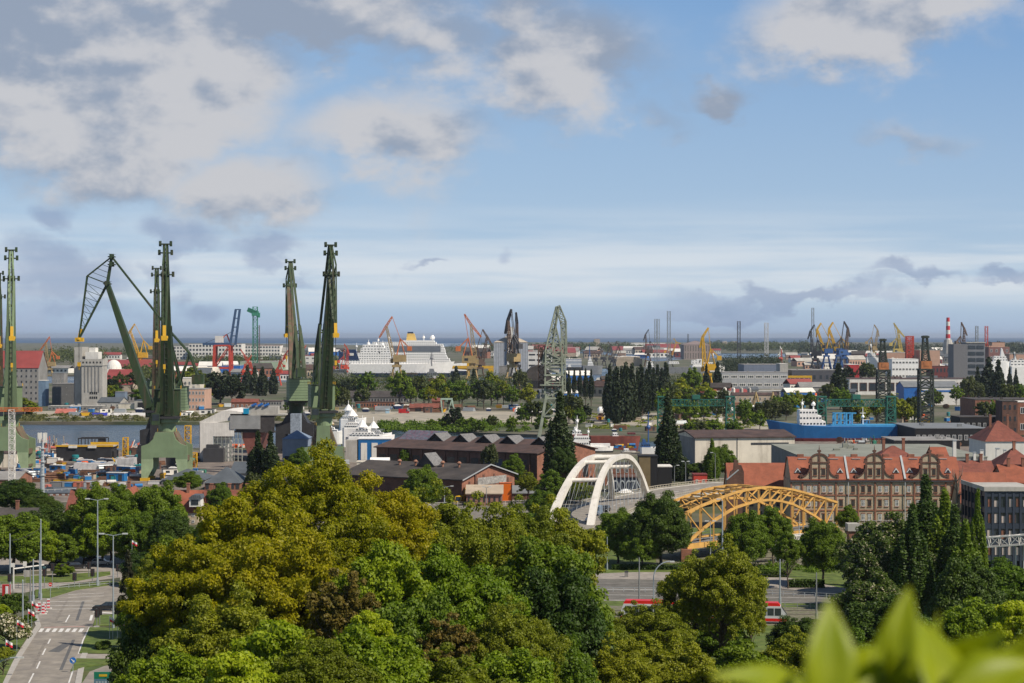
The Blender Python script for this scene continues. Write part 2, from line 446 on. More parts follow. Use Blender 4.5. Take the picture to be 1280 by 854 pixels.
shore = gp([(-420, 563), (180, 563), (245, 560), (400, 556), (470, 553), (560, 551), (640, 555), (700, 556), (760, 561), (815, 566), (850, 562), (860, 548), (960, 549), (1000, 553), (1140, 553), (1150, 546), (1500, 546)])
land('ground', [(-2500, -150), (2500, -150)] + [(2500, shore[-1][1])] + shore[::-1] + [(-2500, shore[0][1])], m_land, z1=-.02)
isl = gp([(-900, 527.5), (20, 527.5), (250, 527.5), (330, 529), (430, 532), (560, 537), (600, 541), (700, 544), (780, 549), (846, 546), (860, 541), (1140, 541), (1900, 541)], 0)
isl_far = gp([(1900, 482), (760, 480), (770, 476), (700, 482), (610, 483), (560, 478), (380, 478), (-900, 482)], 0)
land('island_ground', isl + isl_far, m_land)
land('port_ground', gp([(-1500, 469), (380, 469), (382, 475), (596, 475), (600, 470), (640, 459.5), (758, 459.5), (775, 476), (1900, 478)]) + gp([(1900, 430), (1250, 431), (965, 447), (870, 448), (820, 452), (780, 445), (600, 434), (300, 429), (-1500, 428)]), m_land)
land('far_shore', gp([(770, 441), (960, 441.5), (1400, 440)]) + gp([(1600, 427.9), (640, 427.9)]), m_land)
struct('sandy_lot', MB().prism(gp([(375, 522), (432, 529), (560, 530), (700, 532), (735, 528), (700, 515), (560, 514), (440, 515)]), 0, .05), m_sand)
struct('rubble_field', MB().prism(gp([(735, 530), (850, 534), (960, 540), (960, 521), (860, 516), (740, 518)]), 0, .06), m_sand)
struct('quay_field', MB().prism(gp([(20, 522), (240, 522), (430, 522), (430, 512), (240, 513), (20, 514)]), 0, .05), m_sand)
struct('shipyard_ground', MB().prism(gp([(-200, 628), (150, 628), (250, 610), (330, 600), (480, 596), (520, 560), (500, 557), (400, 560), (250, 564), (-200, 567)]), 0, .05), m_yard)
struct('shipyard_street', MB().prism(gp([(440, 668), (700, 665), (745, 625), (735, 612), (600, 626), (440, 634)]), 0, .04), MATS.get('dark_pave') or mat('dark_pave', (.2, .18, .155), .9, var=.3, scale=2, col2=(.15, .14, .12), ks=4))
struct('dockside_ground', MB().prism(gp([(850, 578), (1300, 578), (1300, 550), (860, 551)]), 0, .04), m_yard)
mb = MB()
mb.prism(gp([(5, 858), (96, 858), (121, 783), (146, 762), (200, 760), (215, 742), (150, 728), (60, 741), (40, 752), (49, 783)]), .0, .03)
struct('road', mb, m_asph)
struct('crossing_road', MB().prism(gp([(100, 858), (170, 858), (160, 828), (130, 833), (112, 840)]), 0, .034), m_asph)
struct('car_park', MB().prism(gp([(-40, 714), (180, 714), (175, 694), (-40, 696)]), 0, .035), m_pave)
struct('tram_platform', MB().prism(gp([(-40, 741), (30, 741), (95, 729), (150, 722), (150, 727), (180, 712), (90, 716), (-40, 723)]), 0, .03), m_pave)
def verge(nm, pts): struct(nm, MB().prism(gp(pts), .0, .14), m_grass)
verge('grass_verge', [(-60, 858), (2, 858), (22, 815), (40, 788), (40, 772), (-60, 772)])
verge('grass_verge', [(116, 783), (150, 783), (150, 769), (121, 769)])
verge('grass_verge', [(99, 817), (150, 818), (150, 785), (112, 785)])
verge('grass_verge', [(88, 840), (108, 834), (140, 830), (150, 825), (96, 824)])
verge('grass_verge', [(44, 748), (62, 748), (95, 738), (150, 730), (140, 727), (90, 733), (44, 738)])
verge('grass_verge', [(-30, 722), (60, 720), (138, 715), (138, 719), (90, 728), (-30, 731)])
struct('path', MB().prism(gp([(92, 824), (150, 824.5), (150, 818.5), (97, 818)]), 0, .1), m_pave)
def strip(name, pts, w, z0, z1, m):
 """a kerb or a painted line of width w (metres) along ground pixels"""
 P = [G(x, y) for x, y in pts]; mb = MB()
 for a, b in zip(P[:-1], P[1:]):
  a.z = b.z = (z0 + z1) / 2; mb.bar(a, b, w, z1 - z0)
 return struct(name, mb, m)
strip('kerb', [(4, 858), (24, 820), (48, 783), (44, 770)], .9, 0, .12, m_kerb)
strip('kerb', [(97, 858), (104, 822), (121, 783), (126, 768)], .9, 0, .12, m_kerb)
strip('lane_line', [(36, 854), (42, 842)], .22, .031, .036, m_paint)
for (a, b) in (((46, 836), (50, 827)), ((53, 819), (57, 811)), ((60, 805), (63, 799)), ((82, 778), (87, 769))):
 strip('lane_line', [a, b], .22, .031, .036, m_paint)
strip('lane_line', [(86, 854), (104, 800), (112, 784)], .22, .031, .036, m_paint)
strip('lane_line', [(113, 776), (115, 769)], .45, .031, .036, m_paint)
strip('lane_line', [(117, 765), (142, 767)], .9, .031, .036, m_paint)
for yy in (752.5, 757.5, 762): strip('lane_line', [(62, yy), (116, yy - 1)], .25, .031, .036, m_paint)
for yy in (743.5, 747): strip('lane_line', [(85, yy), (130, yy - 2)], .2, .031, .036, m_paint)
for k in range(7):
 x = 50 + k * 8.3
 strip('zebra_stripe', [(x, 790.3), (x + 3.2, 786.0)], .62, .031, .037, m_paint)
strip('crossing_strip', [(55, 784.6), (106, 783.2)], .7, .031, .036, m_pink)
struct('road_patch', MB().prism(gp([(60, 815), (74, 815.6), (88, 806), (78, 805)]), .03, .034), mat('tar_patch', (.10, .1, .1), .85))
struct('grass_field', MB().prism(gp([(700, 830), (1300, 830), (1300, 655), (700, 662)]), 0, .008), m_grass)
struct('tram_street', MB().prism(gp([(700, 750), (1060, 754), (1078, 740), (1000, 735), (960, 728), (880, 722), (700, 721)]), .01, .04), mat('dark_asphalt', (.15, .14, .125), .9, var=.25, scale=1.2, col2=(.12, .115, .10), ks=3))
struct('pavement', MB().prism(gp([(740, 724), (900, 727), (960, 735), (1066, 746), (1066, 738), (980, 722), (900, 716), (790, 716), (740, 718)]), .04, .12), m_pave)
strip('kerb', [(700, 737), (900, 739), (1060, 747)], .7, .04, .18, m_kerb)
strip('kerb', [(700, 750.5), (1060, 755)], .6, .04, .16, m_kerb)
strip('lane_line', [(700, 743), (1040, 748)], .2, .042, .05, m_paint)
for yy in (731, 733.2): strip('tram_rail', [(700, yy), (900, yy + 1), (1050, yy + 11)], .16, .04, .07, mat('rail_steel', (.25, .22, .2), .4, metal=.8))
struct('track_bed', MB().prism(gp([(700, 782), (1060, 782), (1060, 760), (700, 757)]), .01, .04), mat('ballast', (.17, .15, .12), .95, var=.4, scale=6, col2=(.12, .13, .06), ks=9))
for yy in (764, 768.5): strip('tram_rail', [(700, yy), (1050, yy)], .14, .04, .14, MATS['rail_steel'])
struct('railway_bed', MB().prism(gp([(820, 704), (1130, 712), (1130, 676), (1000, 668), (820, 668)]), .01, .05), MATS['ballast'])
for i, yy in enumerate((678, 682, 688, 693, 699, 704)): strip('railway_rail', [(840, yy - 4), (1120, yy + 2)], .16, .05, .18, MATS['rail_steel'])
for k, (a, b_) in enumerate((((40, 836), (58, 800)), ((76, 838), (92, 800)), ((70, 776), (84, 750)), ((96, 776), (104, 752)))):
 strip('tyre_track', [a, b_], .5, .0302, .0335, MATS['tar_patch'] if k % 2 else mat('road_worn', (.19, .17, .145), .85, var=.4, scale=3))
m_bark = mat('bark', (.09, .07, .05), .95, var=.35, scale=4)
m_bark2 = mat('grey_bark', (.16, .14, .11), .95, var=.35, scale=4)
LM = {
 'ochre': leafmat('leaves_ochre', (.33, .30, .003), (.17, .175, .005), .38),
 'maple': leafmat('leaves_maple', (.20, .27, .006), (.095, .155, .008), .30),
 'bright': leafmat('leaves_bright', (.33, .38, .010), (.17, .235, .010), .35),
 'green': leafmat('leaves_green', (.14, .205, .010), (.072, .12, .008), .28),
 'dark': leafmat('leaves_dark', (.068, .112, .010), (.036, .066, .008), .2),
 'olive': leafmat('leaves_olive', (.22, .24, .008), (.12, .145, .010), .28),
 'rust': leafmat('leaves_rust', (.17, .12, .02), (.11, .10, .018), .25),
 'poplar': leafmat('leaves_poplar', (.036, .060, .012), (.020, .036, .009), .15),
 'willow': leafmat('leaves_willow', (.085, .100, .035), (.055, .070, .022), .25),
 'chestnut': leafmat('leaves_chestnut', (.07, .11, .012), (.04, .068, .01), .25, (.11, (.36, .33, .22))),
 'blossom': leafmat('leaves_blossom', (.09, .11, .03), (.06, .08, .02), .25, (.45, (.55, .50, .38))),
 'larch': leafmat('leaves_larch', (.050, .050, .018), (.028, .030, .012), .12),
 'far': leafmat('leaves_far', (.085, .105, .022), (.045, .064, .016), .2),
 'fardark': leafmat('leaves_far_dark', (.032, .048, .018), (.020, .032, .014), .15),
 'reed': leafmat('leaves_reed', (.16, .14, .05), (.09, .10, .03), .2),
}
def unit(a): return a / np.maximum(np.linalg.norm(a, axis=1, keepdims=True), 1e-6)
def leaves_mesh(name, P, Nn, size, m, rng, longer=1.5):
 """one kinked leaf (two triangles folded on the midrib) at every point"""
 n = len(P)
 r = unit(rng.normal(size=(n, 3)))
 a = unit(np.cross(Nn, r)); b = np.cross(Nn, a)
 s = size * rng.uniform(.6, 1.35, size=(n, 1))
 v0 = P - a * s * longer * .5
 v2 = P + a * s * longer * .5
 v1 = P + b * s * .5 + Nn * s * .16
 v3 = P - b * s * .5 + Nn * s * .16
 V_ = np.stack([v0, v1, v2, v3], 1).reshape(-1, 3).astype(np.float32)
 me = bpy.data.meshes.new(name)
 me.vertices.add(4 * n); me.vertices.foreach_set('co', V_.ravel())
 me.loops.add(4 * n); me.loops.foreach_set('vertex_index', np.arange(4 * n, dtype=np.int32))
 me.polygons.add(n); me.polygons.foreach_set('loop_start', np.arange(0, 4 * n, 4, dtype=np.int32))
 me.polygons.foreach_set('loop_total', np.full(n, 4, dtype=np.int32))
 me.materials.append(m); me.update(calc_edges=True)
 return me
def crown_points(kind, rng, nlobe, nleaf):
 """unit crown: radius 1, from z=0 (lowest leaves) to z=2; returns points, normals"""
 C = []; RR = []
 for i in range(nlobe):
  if kind == 'round':
   d = rng.normal(size=3); d /= np.linalg.norm(d)
   if d[2] < -.75: d[2] *= -.6
   r = rng.uniform(.35, .98) ** .55 * (1 + .10 * math.sin(3 * math.atan2(d[1], d[0]) + 1.3) + .08 * math.sin(5 * d[2] + 2))
   c = np.array([d[0] * r, d[1] * r, 1 + d[2] * r * .98]); lr = rng.uniform(.09, .20)
  elif kind == 'oak':
   d = rng.normal(size=3); d /= np.linalg.norm(d)
   if d[2] < -.6: d[2] *= -.7
   r = rng.uniform(.25, 1.0) ** .5 * (1 + .16 * math.sin(3 * math.atan2(d[1], d[0]) + .4) + .1 * math.sin(7 * d[2]))
   c = np.array([d[0] * r, d[1] * r, .95 + d[2] * r * 1.02]); lr = rng.uniform(.06, .13)
  elif kind == 'poplar':
   t = rng.uniform(0, 1) ** .9; w = (math.sin(min(1, t * 1.15 + .12) * math.pi) ** .6) * .9 + .06
   w = max(.08, w * (1 - .22 * t)); a = rng.uniform(0, 2 * math.pi); r = w * rng.uniform(.5, 1) ** .5
   c = np.array([math.cos(a) * r, math.sin(a) * r, t * 1.96]); lr = rng.uniform(.16, .30) * (1 - .45 * t)
  elif kind == 'cone':
   t = rng.uniform(0, 1) ** 1.15; w = (1 - t) * .95 + .04; a = rng.uniform(0, 2 * math.pi); r = w * rng.uniform(.35, 1) ** .6
   c = np.array([math.cos(a) * r, math.sin(a) * r, t * 1.95 - .12 * r]); lr = rng.uniform(.09, .17) * (1 - .5 * t)
  elif kind == 'willow':
   a = rng.uniform(0, 2 * math.pi); t = rng.uniform(0, 1); r = rng.uniform(.2, 1) ** .5 * (.95 - .35 * t ** 3)
   c = np.array([math.cos(a) * r, math.sin(a) * r, .15 + t * 1.65 * (1 - .35 * r * r)]); lr = rng.uniform(.14, .26)
  else:   # shrub: low mound
   a = rng.uniform(0, 2 * math.pi); r = rng.uniform(0, 1) ** .5; c = np.array([math.cos(a) * r, math.sin(a) * r, .3 + 1.35 * math.sqrt(max(0, 1 - r * r)) * rng.uniform(.3, 1)]); lr = rng.uniform(.14, .28)
  C.append(c); RR.append(lr)
 C = np.array(C); RR = np.array(RR)
 w = RR ** 2; w /= w.sum()
 idx = rng.choice(nlobe, size=nlobe * nleaf, p=w)
 d = unit(rng.normal(size=(len(idx), 3)) + np.array([0, 0, .45]))
 rad = RR[idx][:, None] * (rng.uniform(.1, 1.15, size=(len(idx), 1)) ** .5 + .12 * np.abs(rng.normal(size=(len(idx), 1))))
 sq = np.array([1.12, 1.12, .78]) if kind not in ('poplar', 'willow') else (np.array([.85, .85, 1.5]))
 P = C[idx] + d * rad * sq
 if kind == 'cone': P[:, 2] -= .18 * np.linalg.norm((P - C[idx])[:, :2], axis=1)
 Nn = unit(.75 * d + .8 * unit(rng.normal(size=d.shape)) + np.array([0, 0, .45]))
 return C, P, Nn
def make_tree_mesh(key, kind, lm, Rm, Hm, z0, nlobe, nleaf, leaf, seed, bark, gap=None, stems=1):
 """crown mesh and trunk mesh in metres: crown radius Rm, crown height Hm from z0"""
 rng = np.random.default_rng(seed)
 C, P, Nn = crown_points(kind, rng, nlobe, nleaf)
 sc3 = np.array([Rm, Rm, Hm / 2])
 P = P * sc3; P[:, 2] += z0; P += rng.normal(size=P.shape) * leaf * .3
 Nn = unit(Nn / sc3)
 cm = leaves_mesh('crown', P, Nn, leaf, LM[lm], rng, 1.55)
 t = MB(); rr = random.Random(seed)
 top = z0 + Hm * (.92 if kind in ('poplar', 'cone') else .55)
 tr = max(.12, Rm * (.05 if kind != 'poplar' else .12))
 pts = [V3((0, 0, -.4))]
 n = 6
 for i in range(1, n + 1):
  f = i / n; pts.append(V3((rr.uniform(-.04, .04) * Rm, rr.uniform(-.04, .04) * Rm, top * f)))
 for i in range(n):
  t.tube(pts[i], pts[i + 1], tr * (1.25 - i / n), tr * (1.25 - (i + 1) / n) + .02, 7)
 if kind not in ('cone',):
  cc = C * sc3; cc[:, 2] += z0
  sel = rr.sample(range(len(cc)), min(len(cc), 26 if kind != 'poplar' else 14))
  for k in sel:
   e = Vector(cc[k]); f = rr.uniform(.35, .85) if kind != 'poplar' else max(.1, min(.9, e.z / top - .25))
   zb = max(z0 * .7, min(e.z * .75, top * f)); base_ = V3((0, 0, zb))
   mid = base_.lerp(e, .5) + V3((0, 0, (e.z - zb) * .08 + Rm * .05)); t.tube(base_, mid, tr * .42, tr * .25, 5); t.tube(mid, e, tr * .25, .03, 5)
 tm = mesh(t, 'trunk', bark)
 return cm, tm, (Rm, z0 + Hm)
TV = {}
def variant(key, *a, **k): TV[key] = make_tree_mesh(key, *a, **k)
variant('oakA', 'oak', 'ochre', 9.5, 17, 3.5, 520, 230, .235, 11, m_bark)
variant('oakB', 'oak', 'ochre', 8.5, 15, 3.5, 480, 220, .235, 12, m_bark)
variant('oakC', 'oak', 'olive', 8.5, 15, 3.0, 440, 190, .225, 13, m_bark)
variant('mapleA', 'round', 'maple', 7.0, 14.5, 1.0, 260, 300, .285, 21, m_bark)
variant('mapleB', 'round', 'maple', 6.5, 13.5, 1.0, 240, 290, .285, 22, m_bark)
variant('greenA', 'round', 'green', 7.0, 14.5, 1.0, 280, 290, .27, 23, m_bark)
variant('greenB', 'round', 'green', 5.5, 11.0, 1.0, 190, 230, .265, 24, m_bark)
variant('darkA', 'round', 'dark', 7.0, 15.0, 1.0, 280, 270, .275, 25, m_bark)
variant('oliveA', 'oak', 'olive', 6.5, 13.5, 1.0, 330, 180, .225, 26, m_bark)
variant('brightA', 'round', 'bright', 5.0, 9, 1.5, 160, 260, .27, 27, m_bark)
variant('rustA', 'oak', 'rust', 5.0, 9, 2.0, 120, 110, .26, 28, m_bark)
variant('chestA', 'round', 'chestnut', 6.5, 14.0, 1.0, 240, 220, .31, 29, m_bark)
variant('shrubA', 'shrub', 'green', 3.0, 3.6, 0, 40, 260, .26, 31, m_bark)
variant('shrubB', 'shrub', 'olive', 3.0, 3.6, 0, 45, 200, .24, 32, m_bark)
variant('shrubC', 'shrub', 'blossom', 3.0, 4.0, 0, 45, 260, .24, 33, m_bark)
variant('shrubD', 'shrub', 'dark', 3.0, 3.6, 0, 40, 240, .25, 34, m_bark)
variant('shrubY', 'shrub', 'bright', 3.0, 4.0, 0, 40, 260, .28, 36, m_bark)
variant('larchA', 'cone', 'larch', 3.2, 13, 1.0, 150, 70, .26, 35, m_bark)
variant('poplarA', 'poplar', 'poplar', 3.2, 24, 1.0, 170, 110, .42, 41, m_bark)
variant('poplarB', 'poplar', 'poplar', 3.0, 22, 1.5, 150, 100, .45, 42, m_bark)
variant('poplarN', 'poplar', 'green', 3.2, 22, 2.0, 150, 190, .34, 43, m_bark)
variant('poplarD', 'poplar', 'dark', 3.4, 24, 2.0, 170, 210, .34, 44, m_bark)
variant('farA', 'round', 'far', 7.0, 12.7, 0.3, 60, 46, .95, 51, m_bark)
variant('farB', 'oak', 'far', 7.0, 11.7, 0.3, 70, 36, .9, 52, m_bark)
variant('farD', 'round', 'fardark', 6.5, 13.7, 0.3, 60, 46, .95, 53, m_bark)
variant('farO', 'round', 'olive', 6.0, 11.7, 0.3, 60, 44, .85, 54, m_bark)
variant('farG', 'round', 'green', 6.0, 11.7, 0.3, 60, 44, .85, 57, m_bark)
variant('farW', 'willow', 'willow', 6.5, 11, .6, 60, 50, .9, 55, m_bark2)
variant('farP', 'poplar', 'fardark', 3.2, 24, 1.0, 70, 40, .95, 56, m_bark)
variant('farO2', 'oak', 'ochre', 5.0, 9, 1.0, 50, 36, .7, 58, m_bark)
TREES = []          # (object, px, py_top, group-noun, desc)
trng = random.Random(77)
def tree(key, px, ptop, Y=None, base=None, w=None, desc='', group=None, name='tree', cat='tree', z=None, parts=True):
 """a tree whose top is seen at (px, ptop); standing at depth Y (or with its foot at photo row BASE); w = crown width in photo pixels"""
 cm, tm, (Rm, Hm) = TV[key]
 if Y is None: Y = GY(base)
 X = (px - CX) * Y / F
 zg = (hill_z(X, Y) if Y < 285 else 0.0) if z is None else z
 ztop = H - (ptop - HY) * Y / F
 h = max(1.0, ztop - zg); sz = h / Hm
 sxy = (w * Y / F / 2) / Rm if w else sz
 o = thing(name, desc, cat, (X, Y, zg - .1), trng.uniform(0, 6.28), group)
 cz = min(sz, 1.25 * sxy)
 child('crown', cm, o, (0, 0, h - Hm * cz), 0, (sxy, sxy, cz)); child('trunk', tm, o, (0, 0, 0), 0, (sxy, sxy, sz))
 TREES.append((o, px, ptop, Y))
 return o
front = [
 ('oakA', 392, 566, 235, 170, 'tallest ochre green oak crown standing in the middle of the wood'),
 ('oakA', 468, 600, 240, 150, 'ochre oak crown on the shoulder beside the tallest oak'),
 ('oakB', 300, 628, 225, 175, 'broad ochre oak on the near side of the tallest oak'),
 ('oakA', 360, 660, 210, 190, 'wide ochre oak crown below the tallest oak'),
 ('oakB', 235, 680, 215, 140, 'ochre oak at the street side of the wood'),
 ('oakC', 290, 740, 190, 170, 'brown green oak low in the wood near the street'),
 ('oakB', 440, 650, 222, 150, 'golden oak crown between the tallest oak and the bright maple'),
 ('oakC', 530, 614, 255, 150, 'olive airy tree behind the bright maple'),
 ('oakC', 612, 630, 275, 150, 'olive airy tree with open crown near the orange container'),
 ('oliveA', 692, 630, 290, 110, 'thin olive tree in front of the white arch bridge foot'),
 ('mapleA', 480, 682, 205, 130, 'bright green maple with rounded leaf clumps in the heart of the wood'),
 ('mapleB', 545, 690, 210, 110, 'bright green maple standing close behind the rusty leaved tree'),
 ('mapleA', 600, 712, 215, 130, 'fresh green maple in the wood before the dark round maple'),
 ('oakC', 655, 632, 285, 120, 'mid green broadleaf tree behind the fresh green maples'),
 ('greenA', 688, 672, 235, 150, 'large dark green round maple at the tram side of the wood'),
 ('darkA', 700, 715, 220, 120, 'deep green crown on the lower flank of the large round maple'),
 ('greenA', 520, 740, 190, 140, 'green tree shaded by the maples in the middle of the wood'),
 ('rustA', 432, 716, 196, 90, 'rusty brown sparse tree among the maples'),
 ('rustA', 560, 770, 185, 70, 'rusty brown young tree low in the wood'),
 ('oakC', 640, 755, 200, 120, 'olive green tree on the slope below the fresh maple'),
 ('mapleB', 470, 790, 165, 140, 'green maple at the bottom edge of the wood'),
 ('brightA', 345, 770, 165, 130, 'bright yellow green maple low in the wood'),
 ('brightA', 300, 810, 158, 110, 'yellow green young maple at the lower edge near the street'),
 ('mapleA', 210, 812, 185, 130, 'green maple above the direction sign'),
 ('darkA', 205, 742, 215, 116, 'dark shaded tree at the kerb beside the street'),
 ('greenB', 190, 726, 240, 74, 'green tree leaning over the street near the black car'),
 ('oakC', 400, 800, 160, 150, 'olive tree at the lower edge under the bright maple'),
 ('oliveA', 560, 815, 168, 150, 'low olive crown at the bottom edge of the picture'),
 ('mapleB', 640, 815, 178, 130, 'low green maple at the bottom edge beneath the dark round maple'),
 ('brightA', 130 + 330, 760, 180, 60, 'small lime green maple in the gap under the rusty tree'),
]
for key, px, pt, Y, w, d in front: tree(key, px, pt, Y=Y, w=w, desc=d, group='trees of the wood on the slope', name='broadleaf_tree')
lowr = [('oliveA', 745, 758, 262, 96, 'olive bushy tree beside the red tram'), ('oliveA', 796, 756, 300, 70, 'low olive bush hiding the tram windows'), ('greenB', 835, 757, 310, 50, 'low green bush before the tram middle'), ('oakC', 812, 758, 275, 120, 'airy olive tree right in front of the red tram'),
 ('oakC', 902, 680, 285, 118, 'wide light olive tree hiding the front of the tram'), ('oakC', 868, 696, 300, 84, 'light olive tree under the yellow truss bridge'), ('oliveA', 938, 735, 300, 46, 'light olive tree next to the tram front'),
 ('greenB', 700, 800, 205, 100, 'green shrub tree on the slope at the bottom'), ('oakC', 775, 800, 215, 120, 'olive shrub tree at the bottom centre on the slope'), ('oliveA', 850, 798, 220, 120, 'yellowish shrub tree at the bottom below the tram'),
 ('greenB', 925, 806, 222, 110, 'mid green shrub tree beside the blurred leaves'), ('oliveA', 990, 790, 235, 110, 'olive shrub tree behind the blurred leaves'), ('greenA', 1050, 784, 250, 110, 'green tree behind the tallest blurred leaf'),
 ('darkA', 1000, 772, 300, 70, 'dark shrub beside the tram track'), ('greenB', 900, 770, 300, 70, 'dark green shrub in front of the tram wheels'),
 ('darkA', 1110, 750, 280, 130, 'dark green tree behind the broad blurred leaf'), ('greenB', 1150, 775, 260, 100, 'green tree under the tall poplars'),
 ('chestA', 1090, 722, 330, 95, 'chestnut tree with pale candles above the blurred leaves'), ('chestA', 1108, 648, 385, 105, 'tall chestnut tree covered with pale candles'), ('chestA', 1088, 672, 365, 70, 'smaller chestnut tree in blossom beside the tall chestnut'),
 ('greenA', 1245, 700, 330, 110, 'green tree under the dark office building'), ('darkA', 1205, 700, 300, 90, 'dark tree in front of the footbridge stair'), ('brightA', 1272, 748, 250, 70, 'lime green tree at the right edge of the picture'), ('mapleA', 1215, 752, 270, 110, 'green maple between the poplars and the lime green tree')]
for key, px, pt, Y, w, d in lowr: tree(key, px, pt, Y=Y, w=w, desc=d, group='trees along the tram street', name='broadleaf_tree')
mid = [('darkA', 826, 618, 432, 74, 'big dark green tree hiding the end of the white arch bridge'), ('greenA', 772, 636, 440, 56, 'dark green tree at the foot of the white arch bridge'), ('greenB', 802, 660, 430, 50, 'green tree with spreading crown before the big dark tree'),
 ('greenA', 935, 638, 425, 58, 'green tree standing in front of the yellow arch'), ('greenB', 966, 634, 430, 42, 'lighter green tree in the middle of the yellow arch'), ('greenA', 1028, 648, 400, 56, 'broad green tree at the right end of the yellow arch'), ('greenB', 1060, 632, 480, 26, 'round green tree before the brick townhouse'),
 ('greenB', 985, 665, 395, 34, 'small green tree beside the white footbridge'), ('shrubD', 1045, 665, 455, 40, 'dark shrub at the brick bridge pier')]
for key, px, pt, Y, w, d in mid: tree(key, px, pt, Y=Y, w=w, desc=d, group='trees around the two bridges', name='broadleaf_tree')
for key, px, pt, Y, w, d in [('poplarD', 1158, 604, 392, 58, 'tall dark poplar with the highest leafy tip beside the townhouse'), ('poplarN', 1181, 622, 385, 54, 'broad poplar between its taller neighbour and the bare poplar'), ('poplarD', 1194, 640, 370, 48, 'poplar behind the bare branches'), ('poplarN', 1222, 622, 380, 26, 'slender poplar in front of the dark office building'),
   ('poplarD', 1140, 640, 360, 54, 'dark poplar leaning over the chestnut'), ('poplarN', 1207, 660, 355, 48, 'low poplar next to the slender one')]:
 tree(key, px, pt, Y=Y, w=w, desc=d, group='poplars by the townhouse', name='poplar_tree', cat='poplar')
def bare_tree():
 p = G(1196, 700); b = thing('bare_poplar_tree', 'poplar with bare grey branches rising in front of the red roofs', 'poplar', p)
 t = MB(); rr = random.Random(5); t.tube((0, 0, 0), (0, 0, 19), .4, .08, 7)
 for k in range(44):
  z = rr.uniform(5, 17.5); a = rr.uniform(0, 6.28); l = rr.uniform(.5, 1.5); h = rr.uniform(2.5, 5)
  m_ = V3((math.cos(a) * l, math.sin(a) * l, z + h * .45)); e = V3((math.cos(a) * l * 1.15, math.sin(a) * l * 1.15, z + h))
  t.tube((0, 0, z), m_, .12, .08, 4); t.tube(m_, e, .08, .03, 4)
 t.B('branches', m_bark2, b); return b
bare_tree()
lf = [('greenA', 18, 640, 425, 90, 'leafy green tree behind the red information column'), ('mapleB', 40, 652, 428, 60, 'bright green tree beside the round street pole'), ('greenB', 80, 668, 432, 42, 'round green tree at the car park entrance'), ('darkA', 60, 634, 452, 60, 'dark tree before the long red roof'), ('darkA', 92, 650, 446, 40, 'dark tree near the tall double lamp'),
 ('greenA', 118, 604, 444, 60, 'tall green tree hiding the red gable house'), ('greenA', 138, 618, 440, 60, 'green tree behind the tall double lamp'), ('mapleA', 128, 640, 436, 64, 'mid green tree above the silver car'), ('greenB', 104, 660, 438, 44, 'low green tree above the dark parked car'), ('greenA', 195, 602, 444, 70, 'large green tree beside the dormer house'), ('darkA', 212, 640, 430, 60, 'deep green tree under the dormer house'),
 ('greenA', 172, 640, 433, 60, 'green tree behind the single arm lamp'), ('greenB', 215, 672, 400, 60, 'green tree below the dormer house roof'), ('darkA', 178, 690, 400, 50, 'dark tree behind the larch'), ('oakC', 190, 700, 330, 70, 'olive tree between larch and wood'), ('greenB', 78, 704, 415, 26, 'small round street tree on the traffic island'),
 ('darkA', 20, 600, 560, 60, 'dark tree behind the grey roof house'), ('greenB', 150, 605, 452, 40, 'green tree under the white gabled roof'), ('darkA', 50, 618, 545, 46, 'dark bushy tree before the shipyard huts'), ('greenB', 268, 640, 420, 50, 'green tree hiding the red ridge of the long house'), ('greenB', 275, 604, 560, 30, 'green tree at the far end of the long red house')]
for key, px, pt, Y, w, d in lf: tree(key, px, pt, Y=Y, w=w, desc=d, group='trees around the street crossing', name='broadleaf_tree')
tree('larchA', 160, 686, Y=318, w=34, desc='dark brown green larch beside the low double lamp', name='larch_tree', cat='conifer')
for key, px, pt, base, w, d in [('shrubD', 16, 735, 785, 46, 'dark round shrub behind the blossoming bush'), ('shrubC', 10, 762, 812, 50, 'white blossoming hawthorn bush by the street'), ('shrubB', 4, 805, 845, 26, 'olive shrub under the flags at the left edge'), ('shrubY', 4, 752, 790, 20, 'lime green shrub touching the left edge'),
 ('shrubD', 130, 797, 812, 20, 'small reddish dark shrub on the grass verge'), ('shrubA', 36, 765, 784, 16, 'low green shrub at the barrier')]:
 tree(key, px, pt, base=base, w=w, desc=d, group='shrubs by the street', name='shrub', cat='shrub')
bh = [('poplarA', 700, 498, 150, 40, 640, 'tallest dark poplar beside the brick hall gable', 'poplar_tree'), ('poplarA', 835, 500, 0, 32, 700, 'tall dark poplar standing beside the white hall', 'poplar_tree'),
 ('poplarB', 322, 545, 0, 26, 660, 'dark poplar in front of the wrapped ship', 'poplar_tree'), ('poplarB', 338, 545, 0, 26, 655, 'second dark poplar before the wrapped ship hull', 'poplar_tree'), ('poplarB', 850, 560, 0, 22, 690, 'short dark poplar at the foot of the tall one', 'poplar_tree')]
for key, px, pt, _, w, Y, d, nm in bh: tree(key, px, pt, Y=Y, w=w, desc=d, group='poplars among the shipyard halls', name=nm, cat='poplar')
